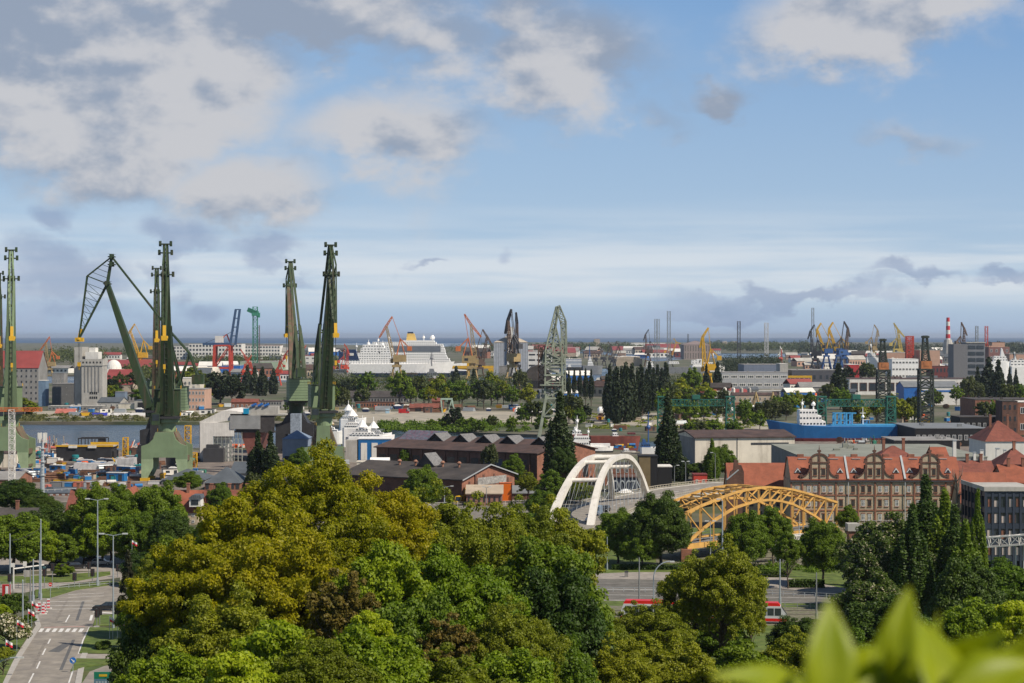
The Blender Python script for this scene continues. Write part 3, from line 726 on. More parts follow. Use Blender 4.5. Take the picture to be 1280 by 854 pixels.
bh2 = [('greenA', 527, 582, 560, 46, 'round green tree before the grey roofed shed'), ('farW', 612, 555, 640, 22, 'light green birch in front of the long brick hall'), ('greenB', 642, 568, 632, 26, 'green tree beside the orange container'), ('greenB', 508, 560, 690, 18, 'small conifer like tree below the brick hall'), ('greenB', 480, 562, 700, 12, 'thin young tree at the brick hall end'),
 ('oakC', 660, 590, 600, 26, 'green shrub tree at the low grey roof'), ('greenA', 898, 556, 690, 40, 'green tree in front of the white hall'), ('poplarN', 890, 553, 680, 22, 'upright green tree at the white hall corner'), ('shrubD', 868, 575, 690, 26, 'dark bush beside the red hut'), ('greenB', 235, 590, 640, 34, 'pale green tree beside the shipyard pavilion'), ('farW', 318, 590, 600, 34, 'grey green tree under the poplars by the wrapped ship'),
 ('greenB', 700, 610, 600, 60, 'mixed green tree behind the white arches'), ('greenB', 690, 588, 590, 36, 'bushy green tree seen through the white arches'), ('oakC', 725, 600, 585, 34, 'olive tree between the arches and the lettered wall'), ('greenA', 680, 612, 540, 40, 'green tree left of the white arch foot'), ('greenA', 660, 640, 500, 70, 'green shrubbery beside the white arch foot'), ('darkA', 705, 560, 620, 30, 'dark tree against the brick hall gable'), ('greenB', 375, 560, 690, 24, 'dark green tree at the green crane portal'), ('greenB', 398, 575, 650, 16, 'small dark tree under the double boom crane'), ('farO2', 395, 572, 520, 40, 'golden tree at the foot of the crane')]
for key, px, pt, Y, w, d in bh2: tree(key, px, pt, Y=Y, w=w, desc=d, group='trees among the shipyard halls', name='broadleaf_tree')
def rows(items, group, name='broadleaf_tree', cat='tree'):
 for key, px, pt, base, w, d in items: tree(key, px, pt, base=base, w=w, desc=d, group=group, name=name, cat=cat)
for px, pt, base, w in [(762, 459, 526, 14), (771, 462, 530, 16), (782, 456, 528, 16), (790, 457, 526, 14), (803, 461, 524, 10), (739, 463, 508, 7), (732, 462, 506, 7), (725, 463, 505, 6), (718, 462, 504, 6), (711, 464, 503, 6), (706, 464, 502, 5), (801, 458, 520, 10), (812, 455, 512, 14), (822, 458, 508, 12), (834, 458, 506, 10), (832, 455, 500, 12), (883, 457, 496, 9), (897, 454, 494, 12), (1010 + 38, 456, 500, 22), (1236, 449, 498, 20), (1248, 452, 500, 16), (1262, 460, 492, 7), (1270, 462, 494, 7), (1222, 460, 495, 10), (767, 466, 524, 12), (777, 460, 527, 12), (786, 463, 525, 12), (797, 462, 522, 12), (808, 464, 518, 12), (817, 462, 514, 12), (827, 462, 510, 12), (758, 470, 524, 10), (570, 459, 488, 12), (592, 462, 489, 9), (309, 458, 492, 12), (318, 459, 494, 12), (328, 460, 495, 14), (342, 462, 493, 12)]:
 tree('farP', px, pt, base=base, w=w, group='poplars on the harbour island', name='poplar_tree', cat='poplar', desc='*dark upright poplar')
q0 = random.Random(21)
isl_t = [('farD', 275, 464, 505, 44), ('farD', 290, 466, 506, 30), ('farO', 30, 497, 520, 34), ('farB', 150, 466, 502, 18), ('farB', 165, 464, 500, 20), ('farO', 240, 458, 492, 40), ('farB', 250, 465, 495, 26),
 ('farD', 140, 470, 500, 22), ('farB', 195, 470, 500, 18), ('farG', 500, 464, 505, 30), ('farA', 520, 468, 503, 30), ('farO', 548, 468, 505, 26), ('farO2', 536, 483, 512, 18), ('farG', 530, 485, 512, 14), ('farG', 513, 482, 510, 16), ('farO', 560, 484, 512, 18), ('farG', 578, 476, 512, 22), ('farA', 605, 472, 512, 26), ('farO', 615, 464, 505, 22),
 ('farG', 460, 465, 500, 26), ('farA', 440, 470, 498, 26), ('farD', 430, 475, 500, 20), ('farG', 395, 478, 512, 18), ('farA', 415, 470, 500, 18), ('farW', 650, 462, 505, 20), ('farO', 660, 480, 512, 20), ('farG', 640, 482, 512, 20), ('farW', 718, 492, 530, 26), ('farW', 708, 495, 528, 18), ('farD', 733, 505, 530, 14), ('farG', 725, 510, 535, 18),
 ('farO', 850, 472, 510, 28), ('farG', 865, 460, 500, 26), ('farO', 880, 478, 505, 26), ('farW', 838, 478, 520, 26), ('farG', 862, 500, 528, 26), ('farG', 880, 502, 526, 20), ('farO', 840, 500, 524, 20), ('farA', 896, 500, 528, 18), ('farG', 985, 491, 520, 26), ('farG', 970, 495, 522, 22), ('farG', 935, 512, 535, 18), ('farG', 950, 513, 537, 18), ('farW', 938, 467, 482, 12), ('farW', 945, 470, 483, 12),
 ('farO', 995, 488, 512, 20), ('farG', 1012, 490, 515, 16), ('farA', 1035, 478, 505, 20), ('farG', 1050, 485, 512, 30), ('farG', 1058, 490, 516, 20), ('farO', 1120, 492, 528, 26), ('farA', 1140, 494, 530, 20), ('farO', 1130, 500, 535, 22), ('farG', 1106, 500, 522, 14), ('farW', 1210, 470, 504, 24), ('farW', 1222, 476, 504, 20), ('farG', 1195, 482, 510, 16), ('farA', 1260, 478, 508, 24), ('farG', 1275, 480, 508, 20), ('farG', 1150, 498, 512, 14),
 ('farA', 1085, 452, 478, 20), ('farD', 1060, 458, 490, 18), ('farA', 1075, 455, 478, 16), ('farO', 1250, 540, 560, 26), ('farO2', 1232, 548, 575, 26), ('farG', 360, 500, 520, 12), ('farG', 640, 520, 540, 14), ('farA', 615, 518, 536, 14), ('farG', 590, 522, 538, 22), ('farD', 568, 508, 536, 22), ('farG', 556, 520, 536, 18), ('farG', 578, 522, 537, 16), ('farG', 655, 505, 530, 20), ('farG', 540, 524, 534, 14), ('farG', 600, 525, 540, 16), ('farG', 675, 520, 540, 18)] + [(q0.choice(('farG', 'farO', 'farG', 'farA', 'farW')), q0.uniform(x0, x1), t0, b0, q0.uniform(16, 26)) for x0, x1, t0, b0, k in ((380, 470, 484, 508, 4), (560, 660, 476, 508, 6), (820, 905, 486, 522, 8), (905, 1060, 500, 526, 8), (1060, 1280, 500, 530, 10), (1160, 1280, 486, 508, 6), (640, 720, 500, 530, 4), (200, 260, 480, 508, 4), (130, 200, 482, 506, 4), (850, 960, 524, 546, 5)) for _ in range(k)]
for key, px, pt, base, w in isl_t:
 dd = {'farD': '*dark green tree', 'farO': '*olive green tree', 'farB': '*dull green tree', 'farG': '*fresh green tree', 'farA': '*mid green tree', 'farW': '*pale grey green willow', 'farO2': '*yellow green tree', 'farP': ''}[key]
 tree(key, px, pt, base=base, w=w, group='trees on the harbour island', name='willow_tree' if key == 'farW' else 'broadleaf_tree', desc=dd)
def scatter_stuff(name, label, cat, lm, pts, seed, h=1.2, r=1.0, n=60, leaf=.6):
 rng = np.random.default_rng(seed); P = []; NN = []
 for (x, y) in pts:
  g = G(x, y); k = n; rr_ = r * rng.uniform(.6, 1.4); hh = h * rng.uniform(.5, 1.4)
  d = unit(rng.normal(size=(k, 3))); d[:, 2] = np.abs(d[:, 2])
  P.append(np.array([g.x, g.y, 0]) + d * np.array([rr_, rr_, hh]) * rng.uniform(.5, 1, size=(k, 1))); NN.append(unit(d + .5 * unit(rng.normal(size=(k, 3)))))
 P = np.concatenate(P); NN = np.concatenate(NN)
 me = leaves_mesh(name, P, NN, leaf, LM[lm], rng); o = bpy.data.objects.new(name, me); COL.objects.link(o)
 return tag(o, label, cat, kind='stuff')
q = random.Random(9)
scatter_stuff('bank_scrub', 'low green scrub along the island bank of the canal', 'scrub', 'green', [(q.uniform(475, 660), q.uniform(530, 540)) for _ in range(150)], 3, h=3, r=3.2, n=70, leaf=.75)
scatter_stuff('bank_scrub', 'olive weeds on the canal bank below the silos', 'scrub', 'reed', [(q.uniform(20, 440), q.uniform(517, 527)) for _ in range(260)], 4, h=1.6, r=4, n=50, leaf=.8)
scatter_stuff('bank_scrub', 'scattered weeds over the rubble ground of the island', 'scrub', 'olive', [(q.uniform(735, 960), q.uniform(518, 536)) for _ in range(120)], 5, h=1.2, r=3, n=40, leaf=.7)
scatter_stuff('bank_scrub', 'green weeds at the edge of the railway embankment', 'scrub', 'green', [(q.uniform(840, 1120), q.uniform(706, 716)) for _ in range(120)], 6, h=1.0, r=1.6, n=70, leaf=.3)
def slope_growth():
 rng = np.random.default_rng(8); P = []; NN = []
 for k in range(1500):
  Y = rng.uniform(120, 300); px = rng.uniform(150, 1290); X = (px - CX) * Y / F
  z = hill_z(X, Y); r_ = rng.uniform(1, 2.4); n = 60; d = unit(rng.normal(size=(n, 3))); d[:, 2] = np.abs(d[:, 2])
  P.append(np.array([X, Y, z]) + d * r_ * rng.uniform(.5, 1, size=(n, 1))); NN.append(unit(d + .5 * unit(rng.normal(size=(n, 3)))))
 me = leaves_mesh('undergrowth', np.concatenate(P), np.concatenate(NN), .3, LM['green'], rng); o = bpy.data.objects.new('undergrowth', me); COL.objects.link(o)
 tag(o, 'tangled green undergrowth covering the slope beneath the trees', 'undergrowth', kind='stuff')
slope_growth()
def far_belt(name, label, segs, seed, lm, leaf, n_per):
 rng = np.random.default_rng(seed); P = []; NN = []
 for (x0, x1, ptop, pbase, dens) in segs:
  for k in range(dens):
   px = rng.uniform(x0, x1); py = rng.uniform(pbase - (pbase - ptop) * .35, pbase); Y = GY(max(py, 424)); g = G(px, max(py, 424))
   h = (pbase - ptop) * Y / F * rng.uniform(.7, 1.05); r_ = h * rng.uniform(.35, .6); n = n_per
   d = unit(rng.normal(size=(n, 3))); P.append(np.array([g.x, g.y, h * .55]) + d * np.array([r_, r_, h * .5]) * rng.uniform(.6, 1, size=(n, 1))); NN.append(unit(d + .5 * unit(rng.normal(size=(n, 3)))))
 P = np.concatenate(P); NN = np.concatenate(NN)
 Y = P[:, 1:2]
 rngs = leaf * Y[:, 0] / F
 me = leaves_mesh(name, P, NN, float(np.median(rngs)), LM[lm], rng)
 o = bpy.data.objects.new(name, me); COL.objects.link(o); return tag(o, label, 'wood', kind='stuff')
far_belt('distant_wood', 'distant green wood along the shore beyond the port', [(600, 790, 430, 441, 190), (860, 1010, 429, 440, 200), (790, 870, 432, 441, 80)], 61, 'far', 1.3, 46)
far_belt('distant_wood', 'distant dark wood behind the port on the right', [(1000, 1300, 431, 444, 330), (1230, 1300, 429, 440, 60)], 62, 'fardark', 1.3, 46)
far_belt('distant_wood', 'wooded belt behind the silos on the left', [(60, 130, 438, 458, 90), (-30, 62, 440, 455, 70), (130, 240, 436, 446, 90), (150, 215, 460, 480, 60)], 63, 'far', 1.4, 46)
far_belt('distant_wood', 'green belt beyond the container cranes', [(236, 440, 446, 462, 200), (560, 660, 432, 444, 60)], 64, 'far', 1.4, 46)
far_belt('harbour_wood', 'belt of mixed trees behind the island warehouses', [(400, 660, 470, 492, 240), (820, 900, 470, 492, 70), (380, 440, 468, 500, 60)], 65, 'far', 1.1, 60)
far_belt('harbour_wood', 'dark belt of trees on the spit across the port water', [(904, 975, 448, 470, 130), (640, 720, 446, 452, 50)], 66, 'fardark', 1.3, 60)
m_glass = glassmat()
m_frame = mat('window_frame_white', (.62, .62, .6), .6)
m_dframe = mat('window_frame_dark', (.05, .05, .055), .5)
m_brick = mat('brick_red', (.30, .125, .075), .9, var=.35, scale=1.2, kind='brick', col2=(.22, .10, .065), ks=2.2, dirt=.5)
m_brickd = mat('brick_dark', (.14, .065, .045), .92, var=.4, scale=.8, kind='brick', col2=(.10, .055, .04), ks=2.2, dirt=.6)  # dark brick; also paints the shaded sides of the two brick halls
m_cream = mat('plaster_cream', (.47, .385, .27), .9, var=.2, scale=1.2, kind='brick', col2=(.39, .31, .22), ks=2.6, dirt=.25)
m_tile = mat('roof_tiles_orange', (.27, .078, .038), .8, var=.28, scale=1.2, kind='tiles', col2=(.28, .08, .04), ks=2.0, dirt=.15)
m_tiled = mat('roof_tiles_red_brown', (.22, .065, .04), .85, var=.3, scale=1.2, kind='tiles', col2=(.17, .05, .035), ks=2.0, dirt=.35)
m_tar = mat('roof_felt_dark', (.050, .043, .040), .85, var=.35, scale=.5, col2=(.065, .055, .048), ks=2)
m_tarb = mat('roof_felt_brown', (.085, .052, .044), .9, var=.35, scale=.6, col2=(.06, .04, .036), ks=2)
m_grey = mat('roof_sheet_grey', (.20, .21, .215), .6, var=.2, scale=.5, kind='seams', col2=(.16, .17, .175), ks=.5, dirt=.2)
m_greend = mat('roof_grey_green', (.22, .23, .19), .8, var=.2, scale=.4, dirt=.25)
m_slate = mat('roof_slate_blue', (.10, .115, .13), .6, var=.2, scale=.8, kind='seams', ks=.6)
m_conc = mat('concrete_light', (.40, .385, .35), .9, var=.18, scale=.5, dirt=.3)
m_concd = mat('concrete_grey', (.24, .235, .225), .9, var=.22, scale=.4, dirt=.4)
m_white = mat('wall_white', (.68, .66, .61), .85, var=.1, scale=.5, dirt=.22)
m_cwhite = mat('wall_dirty_white', (.66, .60, .50), .9, var=.16, scale=.25, dirt=.45)
m_pink = mat('wall_peach', (.48, .30, .22), .9, var=.14, scale=.4, dirt=.15)
m_beige = mat('wall_beige', (.40, .33, .25), .9, var=.18, scale=.4, dirt=.35)
m_redroof = mat('sheet_roof_red', (.24, .05, .045), .6, var=.18, scale=.3)
m_redwall = mat('red_barn_boards', (.20, .035, .03), .8, var=.25, kind='planks', ks=1.2, scale=1)
m_blue = mat('paint_blue', (.02, .13, .42), .5, var=.15, scale=1, dirt=.2)
m_steelw = mat('paint_white', (.85, .84, .81), .45, var=.08, scale=1, dirt=.15)
m_zinc = mat('zinc', (.42, .45, .46), .45, var=.1, metal=.3)
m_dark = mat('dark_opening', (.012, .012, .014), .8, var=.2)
m_stone = mat('sandstone', (.36, .29, .2), .9, var=.2)
def win_mesh(w, h, fm, mull=1, key='w'):
 def mk():
  mb = MB(); t = .09 * w + .03
  mb.cur = 0
  mb.box(-w / 2, -w / 2 + t, -.10, 0, 0, h); mb.box(w / 2 - t, w / 2, -.10, 0, 0, h)
  mb.box(-w / 2 + t, w / 2 - t, -.10, 0, 0, t); mb.box(-w / 2 + t, w / 2 - t, -.10, 0, h - t, h)
  for k in range(mull):
   x = -w / 2 + w * (k + 1) / (mull + 1); mb.box(x - t / 3, x + t / 3, -.09, 0, t, h - t)
  mb.cur = 1; mb.box(-w / 2 + t, w / 2 - t, -.05, -.01, t, h - t)
  return mesh(mb, 'window', [fm, m_glass])
 return shared(('win', round(w, 2), round(h, 2), fm.name, mull, key), mk)
def bld(name, label, cat, x0, x1, base, top, d=12, wall=None, roof='flat', rm=None, ridge=None, win=None, fm=None, rz=0.0, group=None, door=None, z0=0.0, Y=None, over=.35, side=None, mull=1, chim=0):
 """front wall from photo column x0 to x1, foot at row BASE, eaves at row TOP; ridge row RIDGE for pitched roofs; win=(cols, rows, w fraction, h fraction)"""
 Y = Y or GY(base, z0)
 sc = S(Y); X0 = (x0 - CX) * sc; X1 = (x1 - CX) * sc; w = X1 - X0
 if rz: w = w / max(.3, math.cos(rz))
 h = H - (top - HY) * sc - z0
 o = thing(name, label, cat, (X0, Y, z0), rz, group)
 wall = wall or m_conc; rm = rm or m_tar
 mb = MB()
 if roof == 'gable_side':       # gable faces the camera: ridge runs away
  rh = (H - (ridge - HY) * sc) - z0 - h
  mb.xprism([(0, 0), (w, 0), (w, h), (w / 2, h + rh), (0, h)], 0, d)
 elif roof == 'shed':
  mb.box(0, w, 0, d, 0, h)
 else: mb.box(0, w, 0, d, 0, h)
 if roof == 'gable':
  yr = Y + d / 2; rh = H - (ridge - HY) * yr / F - z0 - h
  mb.yprism([(0, h), (d, h), (d / 2, h + rh)], 0, w)
 mb.B('wall', wall, o)
 r = MB(); t = .3
 if roof == 'flat':
  r.box(-.15, w + .15, -.15, d + .15, h, h + t)
  if w > 8:
   rr = random.Random(int(x0 * 7 + base)); 
   for k in range(int(min(5, w // 9))):
    a = rr.uniform(.1, .85) * w; b = rr.uniform(.2, .7) * d; r.box(a, a + rr.uniform(.8, 2.2), b, b + rr.uniform(.8, 2), h + t, h + t + rr.uniform(.5, 1.6))
 elif roof == 'shed': r.yprism([(-.6, h - .4), (d, h + 1.6), (d, h + 1.8), (-.6, h - .15)], -.3, w + .3)
 elif roof == 'gable':
  e = over; k = rh / (d / 2)
  for s_ in (0, 1):
   ya, za = (-e, h - e * k) if s_ == 0 else (d + e, h - e * k)
   pts = [(ya, za + .02), (d / 2, h + rh + .02), (d / 2, h + rh + t), (ya, za + t)]
   if s_: pts = pts[::-1]
   r.yprism(pts, -e, w + e)
 elif roof == 'gable_side':
  e = over; k = rh / (w / 2)
  for s_ in (0, 1):
   xa = -e if s_ == 0 else w + e
   pts = [(xa, h - e * k + .02), (w / 2, h + rh + .02), (w / 2, h + rh + t), (xa, h - e * k + t)]
   if s_: pts = pts[::-1]
   r.xprism(pts, -e, d + e)
 elif roof == 'hip':
  yr = Y + d / 2; rh = H - (ridge - HY) * yr / F - z0 - h; hx = min(w, d) / 2 * .95; e = over
  vs = [(-e, -e, h), (w + e, -e, h), (w + e, d + e, h), (-e, d + e, h), (hx, d / 2, h + rh), (w - hx, d / 2, h + rh)]
  r._add(vs, [(3, 2, 1, 0), (0, 1, 5, 4), (2, 3, 4, 5), (1, 2, 5), (3, 0, 4)])
 elif roof == 'barrel':
  rh = H - (ridge - HY) * sc - z0 - h; n = 14
  r.xprism([(w / 2 - w / 2 * math.cos(math.pi * i / n), h + rh * math.sin(math.pi * i / n)) for i in range(n + 1)][::-1], -.2, d + .2)
 elif roof == 'dome':
  rh = H - (ridge - HY) * sc - z0 - h
  r.lathe([(w / 2 * math.cos(i * math.pi / 14), rh * math.sin(i * math.pi / 14)) for i in range(7)] + [(.02, rh)], (w / 2, d / 2, h), 20)
 rf = r.B('roof', rm, o)
 for k in range(chim):
  c = MB(); a = w * (k + .7) / (chim + .4); zz = h + (0 if roof == 'flat' else .6 * (rh if roof != 'flat' else 0))
  c.box(a - .4, a + .4, d * .45 - .4, d * .45 + .4, zz, zz + 2.0 + (rh * .4 if roof != 'flat' else 0)); c.box(a - .5, a + .5, d * .45 - .5, d * .45 + .5, zz + 2.0 + (rh * .4 if roof != 'flat' else 0), zz + 2.25 + (rh * .4 if roof != 'flat' else 0))
  c.B('chimney', m_brick, rf)
 if win:
  nc, nr, fw, fh = win[:4]; cw = w / nc; ch = h / nr
  me = win_mesh(round(cw * fw, 1) or .4, round(ch * fh, 1) or .4, fm or m_frame, mull)
  for i in range(nc):
   for j in range(nr): child('window', me, o, (cw * (i + .5), -.02, ch * (j + (1 - fh) / 2)))
 if side:
  nc, nr, fw, fh = side; cw = d / nc; ch = h / nr; me = win_mesh(round(cw * fw, 1), round(ch * fh, 1), fm or m_frame, mull)
  xs_ = (w + .02, R(90)) if (x0 + x1) / 2 < CX else (-.02, R(-90))
  for i in range(nc):
   for j in range(nr): child('window', me, o, (xs_[0], cw * (i + .5), ch * (j + (1 - fh) / 2)), xs_[1])
 for dd in (door or []):
  a, ww, hh = dd[:3]; dm = dd[3] if len(dd) > 3 else m_dark
  db = MB(); db.box(w * a - ww / 2, w * a + ww / 2, -.12, 0.0, .02, hh); db.B('door', dm, o)
 return o
def townhouse():
 Y = 508.0; sc = S(Y); X0 = (988 - CX) * sc; X1 = (1201 - CX) * sc; w = X1 - X0
 o = thing('brick_townhouse', 'long cream and red brick townhouse with three ornate gables and an orange tiled roof', 'apartment house', (X0, Y, 0))
 he = H - (600.5 - HY) * sc; d = 13.0
 zr = H - (572.5 - HY) * (Y + d * .42) / F
 mb = MB(); mb.box(0, w, 0, d, 0, he); mb.yprism([(.3, he), (d - .3, he), (d * .6, zr - .2), (d * .4, zr - .2)], .2, w - .2); mb.B('wall', m_cream, o)
 r = MB(); r.yprism([(-.35, he), (d * .40, zr), (d * .40, zr + .22), (-.4, he + .22)][::1], 0, w); r.yprism([(d + .35, he), (d + .4, he + .22), (d * .6, zr + .22), (d * .6, zr)], 0, w)
 r.box(0, w, d * .4, d * .6, zr, zr + .22)
 rf = r.B('roof', m_tile, o)
 slope = (zr - he) / (d * .40)
 c = MB(); c.box(-.3, w + .3, -.45, -.01, he - .45, he - .02); c.B('cornice', m_dframe, o)
 for z in (he - 3.75, he - 7.6):
  s_ = MB(); s_.box(0, w, -.14, -.003, z - .2, z + .15); s_.B('string_course', m_brick, o)
 px2x = lambda px: (px - 988) * sc
 for px in (989, 1003, 1024, 1045, 1073, 1094, 1114, 1143, 1163, 1182, 1199):
  p_ = MB(); x = px2x(px); p_.box(x - .2, x + .2, -.2, -.002, 0, he - .46); p_.B('pilaster', m_brick, o)
 ww, wh = .86, 1.65
 sur = shared('surround', lambda: mesh(MB().box(-ww / 2 - .1, ww / 2 + .1, -.12, 0, wh, wh + .24).box(-ww / 2 - .12, ww / 2 + .12, -.16, 0, -.2, -.02), 'surround', m_brick))
 wrng = random.Random(4)
 light = mesh(MB().box(-ww / 2, -ww / 2 + .14, -.07, .0, 0, wh).box(ww / 2 - .14, ww / 2, -.07, .0, 0, wh).box(-.07, .07, -.06, 0, 0, wh).box(-ww / 2, ww / 2, -.075, 0, 0, .14).box(-ww / 2, ww / 2, -.075, 0, wh - .14, wh).box(-ww / 2, ww / 2, -.066, 0, wh * .62, wh * .62 + .1), 'frame', m_frame)
 darkf = mesh(MB().box(-ww / 2, -ww / 2 + .14, -.07, .0, 0, wh).box(ww / 2 - .14, ww / 2, -.07, .0, 0, wh).box(-.06, .06, -.06, 0, 0, wh).box(-ww / 2, ww / 2, -.075, 0, 0, .12).box(-ww / 2, ww / 2, -.075, 0, wh - .12, wh), 'frame', mat('window_frame_brown', (.09, .05, .035), .6))
 pane = mesh(MB().box(-ww / 2 + .14, ww / 2 - .14, -.04, 0, .14, wh - .14), 'pane', m_glass)
 cols = [996.5, 1011, 1019, 1030, 1038, 1051.5, 1066.5, 1079, 1087, 1100, 1108, 1121, 1136, 1148, 1156, 1169.5, 1178, 1191]
 for row in range(4):
  z = he - 3.05 - row * 3.55
  if z < .3: continue
  for px in cols:
   x = px2x(px); f = child('window', sur, o, (x, -.01, z)); child('frame', light if wrng.random() < .55 else darkf, f, (0, -.01, 0)); child('pane', pane, f)
 for px in (1060, 1131):
  p_ = MB(); x = px2x(px); p_.bar((x, -.5, he + .35), (x, d * .42, zr + .5), .5, .35); p_.B('roof_trim', m_zinc, rf)
  q_ = MB(); q_.tube((x, -.35, .2), (x, -.35, he - .5), .12); q_.B('downpipe', m_zinc, o)
 for px in (998, 1051, 1068, 1121, 1138, 1186):
  x = px2x(px); yb = 1.6; zb = he + .25 + slope * yb
  dm = MB(); dm.xprism([(x - .85, zb), (x + .85, zb), (x, zb + 1.15)], yb - .7, yb + 1.8); dd = dm.B('dormer', m_frame, rf)
  dk = MB(); dk.xprism([(x - .5, zb + .12), (x + .5, zb + .12), (x, zb + .8)], yb - .76, yb - .705); dk.B('dormer_window', m_dark, rf)
 for px in (1006, 1046, 1074, 1114, 1146, 1183):
  x = px2x(px); yb = d * .36; zb = he + slope * yb; k = MB(); k.bar((x - 1.1, yb, zb + .35), (x + 1.1, yb, zb + .35), .5, .15); k.B('skylight', m_zinc, rf)
  k = MB(); k.box(x - 1, x + .6, d * .45, d * .55, zr + .2, zr + .9); k.B('chimney', m_brick, rf)
 for px in (1024, 1093, 1162):
  x = px2x(px); g = MB(); hw = 4.0
  out = [(x - 2.15, he), (x + 2.15, he), (x + 2.15, he + 4.3), (x - 2.15, he + 4.3)]
  g.xprism(out, -.25, .5)
  for s_ in (-1, 1):
   pts = [(x + s_ * 2.15, he), (x + s_ * 4.6, he), (x + s_ * 4.6, he + .7)] + [(x + s_ * (4.5 - 2.25 * math.sin(t * math.pi / 2)), he + .8 + 3.0 * (1 - math.cos(t * math.pi / 2))) for t in (.15, .35, .55, .75, .9, 1)]
   if s_ < 0: pts = pts[::-1]
   g.xprism(pts, -.22, .3)
  gb = g.B('gable_wall', m_cream, o)
  k = MB()
  for s_ in (-1, 1):
   pr = [(x + s_ * (4.5 - 2.25 * math.sin(t * math.pi / 2)), he + .9 + 3.0 * (1 - math.cos(t * math.pi / 2))) for t in (0, .2, .4, .6, .8, 1)]
   for a, b in zip(pr[:-1], pr[1:]): k.bar((a[0], 0, a[1]), (b[0], 0, b[1]), .8, .3)
   k.box(x + s_ * 4.6 - .35, x + s_ * 4.6 + .35, -.3, .5, he + .02, he + 1.5)
   k.box(x + s_ * 2.15 - .28, x + s_ * 2.15 + .28, -.38, -.255, he + .02, he + 4.3)
   k.box(x + s_ * 2.3 - .3, x + s_ * 2.3 + .3, -.3, .3, he + 4.7, he + 5.5)
  k.box(x - .22, x + .22, -.34, -.255, he + .02, he + 4.3)
  k.box(x - 2.7, x + 2.7, -.42, .55, he + 4.31, he + 4.7)
  n = 12; arc = [(x + 2.2 * math.cos(math.pi * i / n), he + 4.7 + 2.0 * math.sin(math.pi * i / n) ** .8) for i in range(n + 1)]
  for a, b in zip(arc[:-1], arc[1:]): k.bar((a[0], 0, a[1]), (b[0], 0, b[1]), .75, .42)
  k.box(x - .25, x + .25, -.34, .3, he + 4.7, he + 7.4); k.box(x - .45, x + .45, -.3, .3, he + 7.2, he + 7.7); k.tube((x, 0, he + 7.7), (x, 0, he + 8.9), .14, .04)
  k.B('gable_trim', m_brickd, o)
  l = MB(); l.xprism(arc, -.18, .2); l.B('gable_head', m_cream, o)
  for dx in (-1.05, 1.05):
   f = child('window', sur, o, (x + dx, -.27, he + 1.3)); child('frame', darkf, f, (0, -.01, 0)); child('pane', pane, f)
 return o
townhouse()
bld('brick_townhouse_wing', 'low red roofed wing with a scrolled gable beside the overpass', 'apartment house', 912, 989, 664, 612, d=12, wall=m_cream, roof='gable', rm=m_tile, ridge=580, win=(7, 4, .4, .5), fm=m_dframe, Y=520)
def wing_gable():
 p = G(914, 650); Y = 519.0; x = (917 - CX) * S(Y); z0 = H - (612 - HY) * S(Y)
 o = thing('scrolled_gable_wall', 'dark brick scrolled gable wall at the left end of the red roofed wing', 'gable', (x, Y, 0))
 MB().box(-1.8, 2.2, -1, .6, 0, z0 + 1).B('wall', m_brickd, o)
 t = MB(); n = 8
 prof = [(-1.9, z0 + 1), (2.6, z0 + 1), (2.6, z0 + 4.6), (1.9, z0 + 6.4), (1.2, z0 + 6.4), (.9, z0 + 7.7), (.1, z0 + 7.7), (-.1, z0 + 5.2), (-.9, z0 + 4.6), (-1.2, z0 + 3.0), (-1.9, z0 + 2.4)]
 t.xprism(prof, -.8, .4); t.B('scroll', m_brickd, o)
 f = MB(); f.bar((-1.9, -.9, z0 + 2.6), (1.2, -.9, z0 + 5.2), .3); f.box(-1.1, .9, -1.1, -1.0, z0 - .6, z0 + .4); f.B('coping', m_zinc, o)
wing_gable()
bld('red_roof_house', 'red brown roofed house with two tiled levels right of the townhouse', 'house', 1202, 1262, 670, 628, d=11, wall=m_cream, roof='gable', rm=m_tile, ridge=592, win=(5, 3, .45, .55), fm=m_dframe, Y=496)
bld('red_roof_house', 'low brown red roof rising behind the bare poplar', 'house', 1203, 1245, 640, 596, d=14, wall=m_brick, roof='gable', rm=m_tiled, ridge=577, Y=560, chim=2)
bld('red_roof_house', 'orange roofed house under the white chimneys at the right edge', 'house', 1256, 1300, 640, 604, d=16, wall=m_brick, roof='gable', rm=m_tile, ridge=582, Y=540, chim=2)
bld('red_roof_house', 'brown hipped roof house with dormer high at the right edge', 'house', 1252, 1300, 630, 585, d=18, wall=m_brick, roof='hip', rm=m_tiled, ridge=560, Y=590, chim=1)
bld('red_roof_house', 'brown red roof peeping over the townhouse ridge behind the middle gable', 'house', 1092, 1152, 630, 577, d=14, wall=m_brick, roof='hip', rm=m_tiled, ridge=557, Y=580, chim=2)
bld('red_roof_house', 'bright orange gabled roof just behind the third townhouse gable', 'house', 1168, 1186, 630, 574, d=12, wall=m_brick, roof='gable', rm=m_tile, ridge=560, Y=590)
bld('red_roof_house', 'large reddish brown hipped roof house with white end wall and two chimneys', 'house', 1232, 1285, 600, 552, d=26, wall=m_white, roof='hip', rm=m_tiled, ridge=526, Y=720, chim=2)
for px, w_, t_ in ((1193, 4, 551), (1218, 3, 566), (1227, 4, 563), (1247, 4, 561), (1256, 3, 563)):
 Y = 640; sc = S(Y); o = thing('white_chimney', f'*tall white chimney', 'chimney', ((px - CX) * sc, Y, 0), 0, 'white chimneys behind the townhouse')
 ztop = H - (t_ - HY) * sc; MB().box(-w_ * sc / 2, w_ * sc / 2, -.5, .5, 0, ztop).B('stack', m_white, o); MB().box(-w_ * sc / 2 - .12, w_ * sc / 2 + .12, -.62, .62, ztop, ztop + .25).B('cap', m_zinc, o)
 TREES.append((o, px, t_, Y))
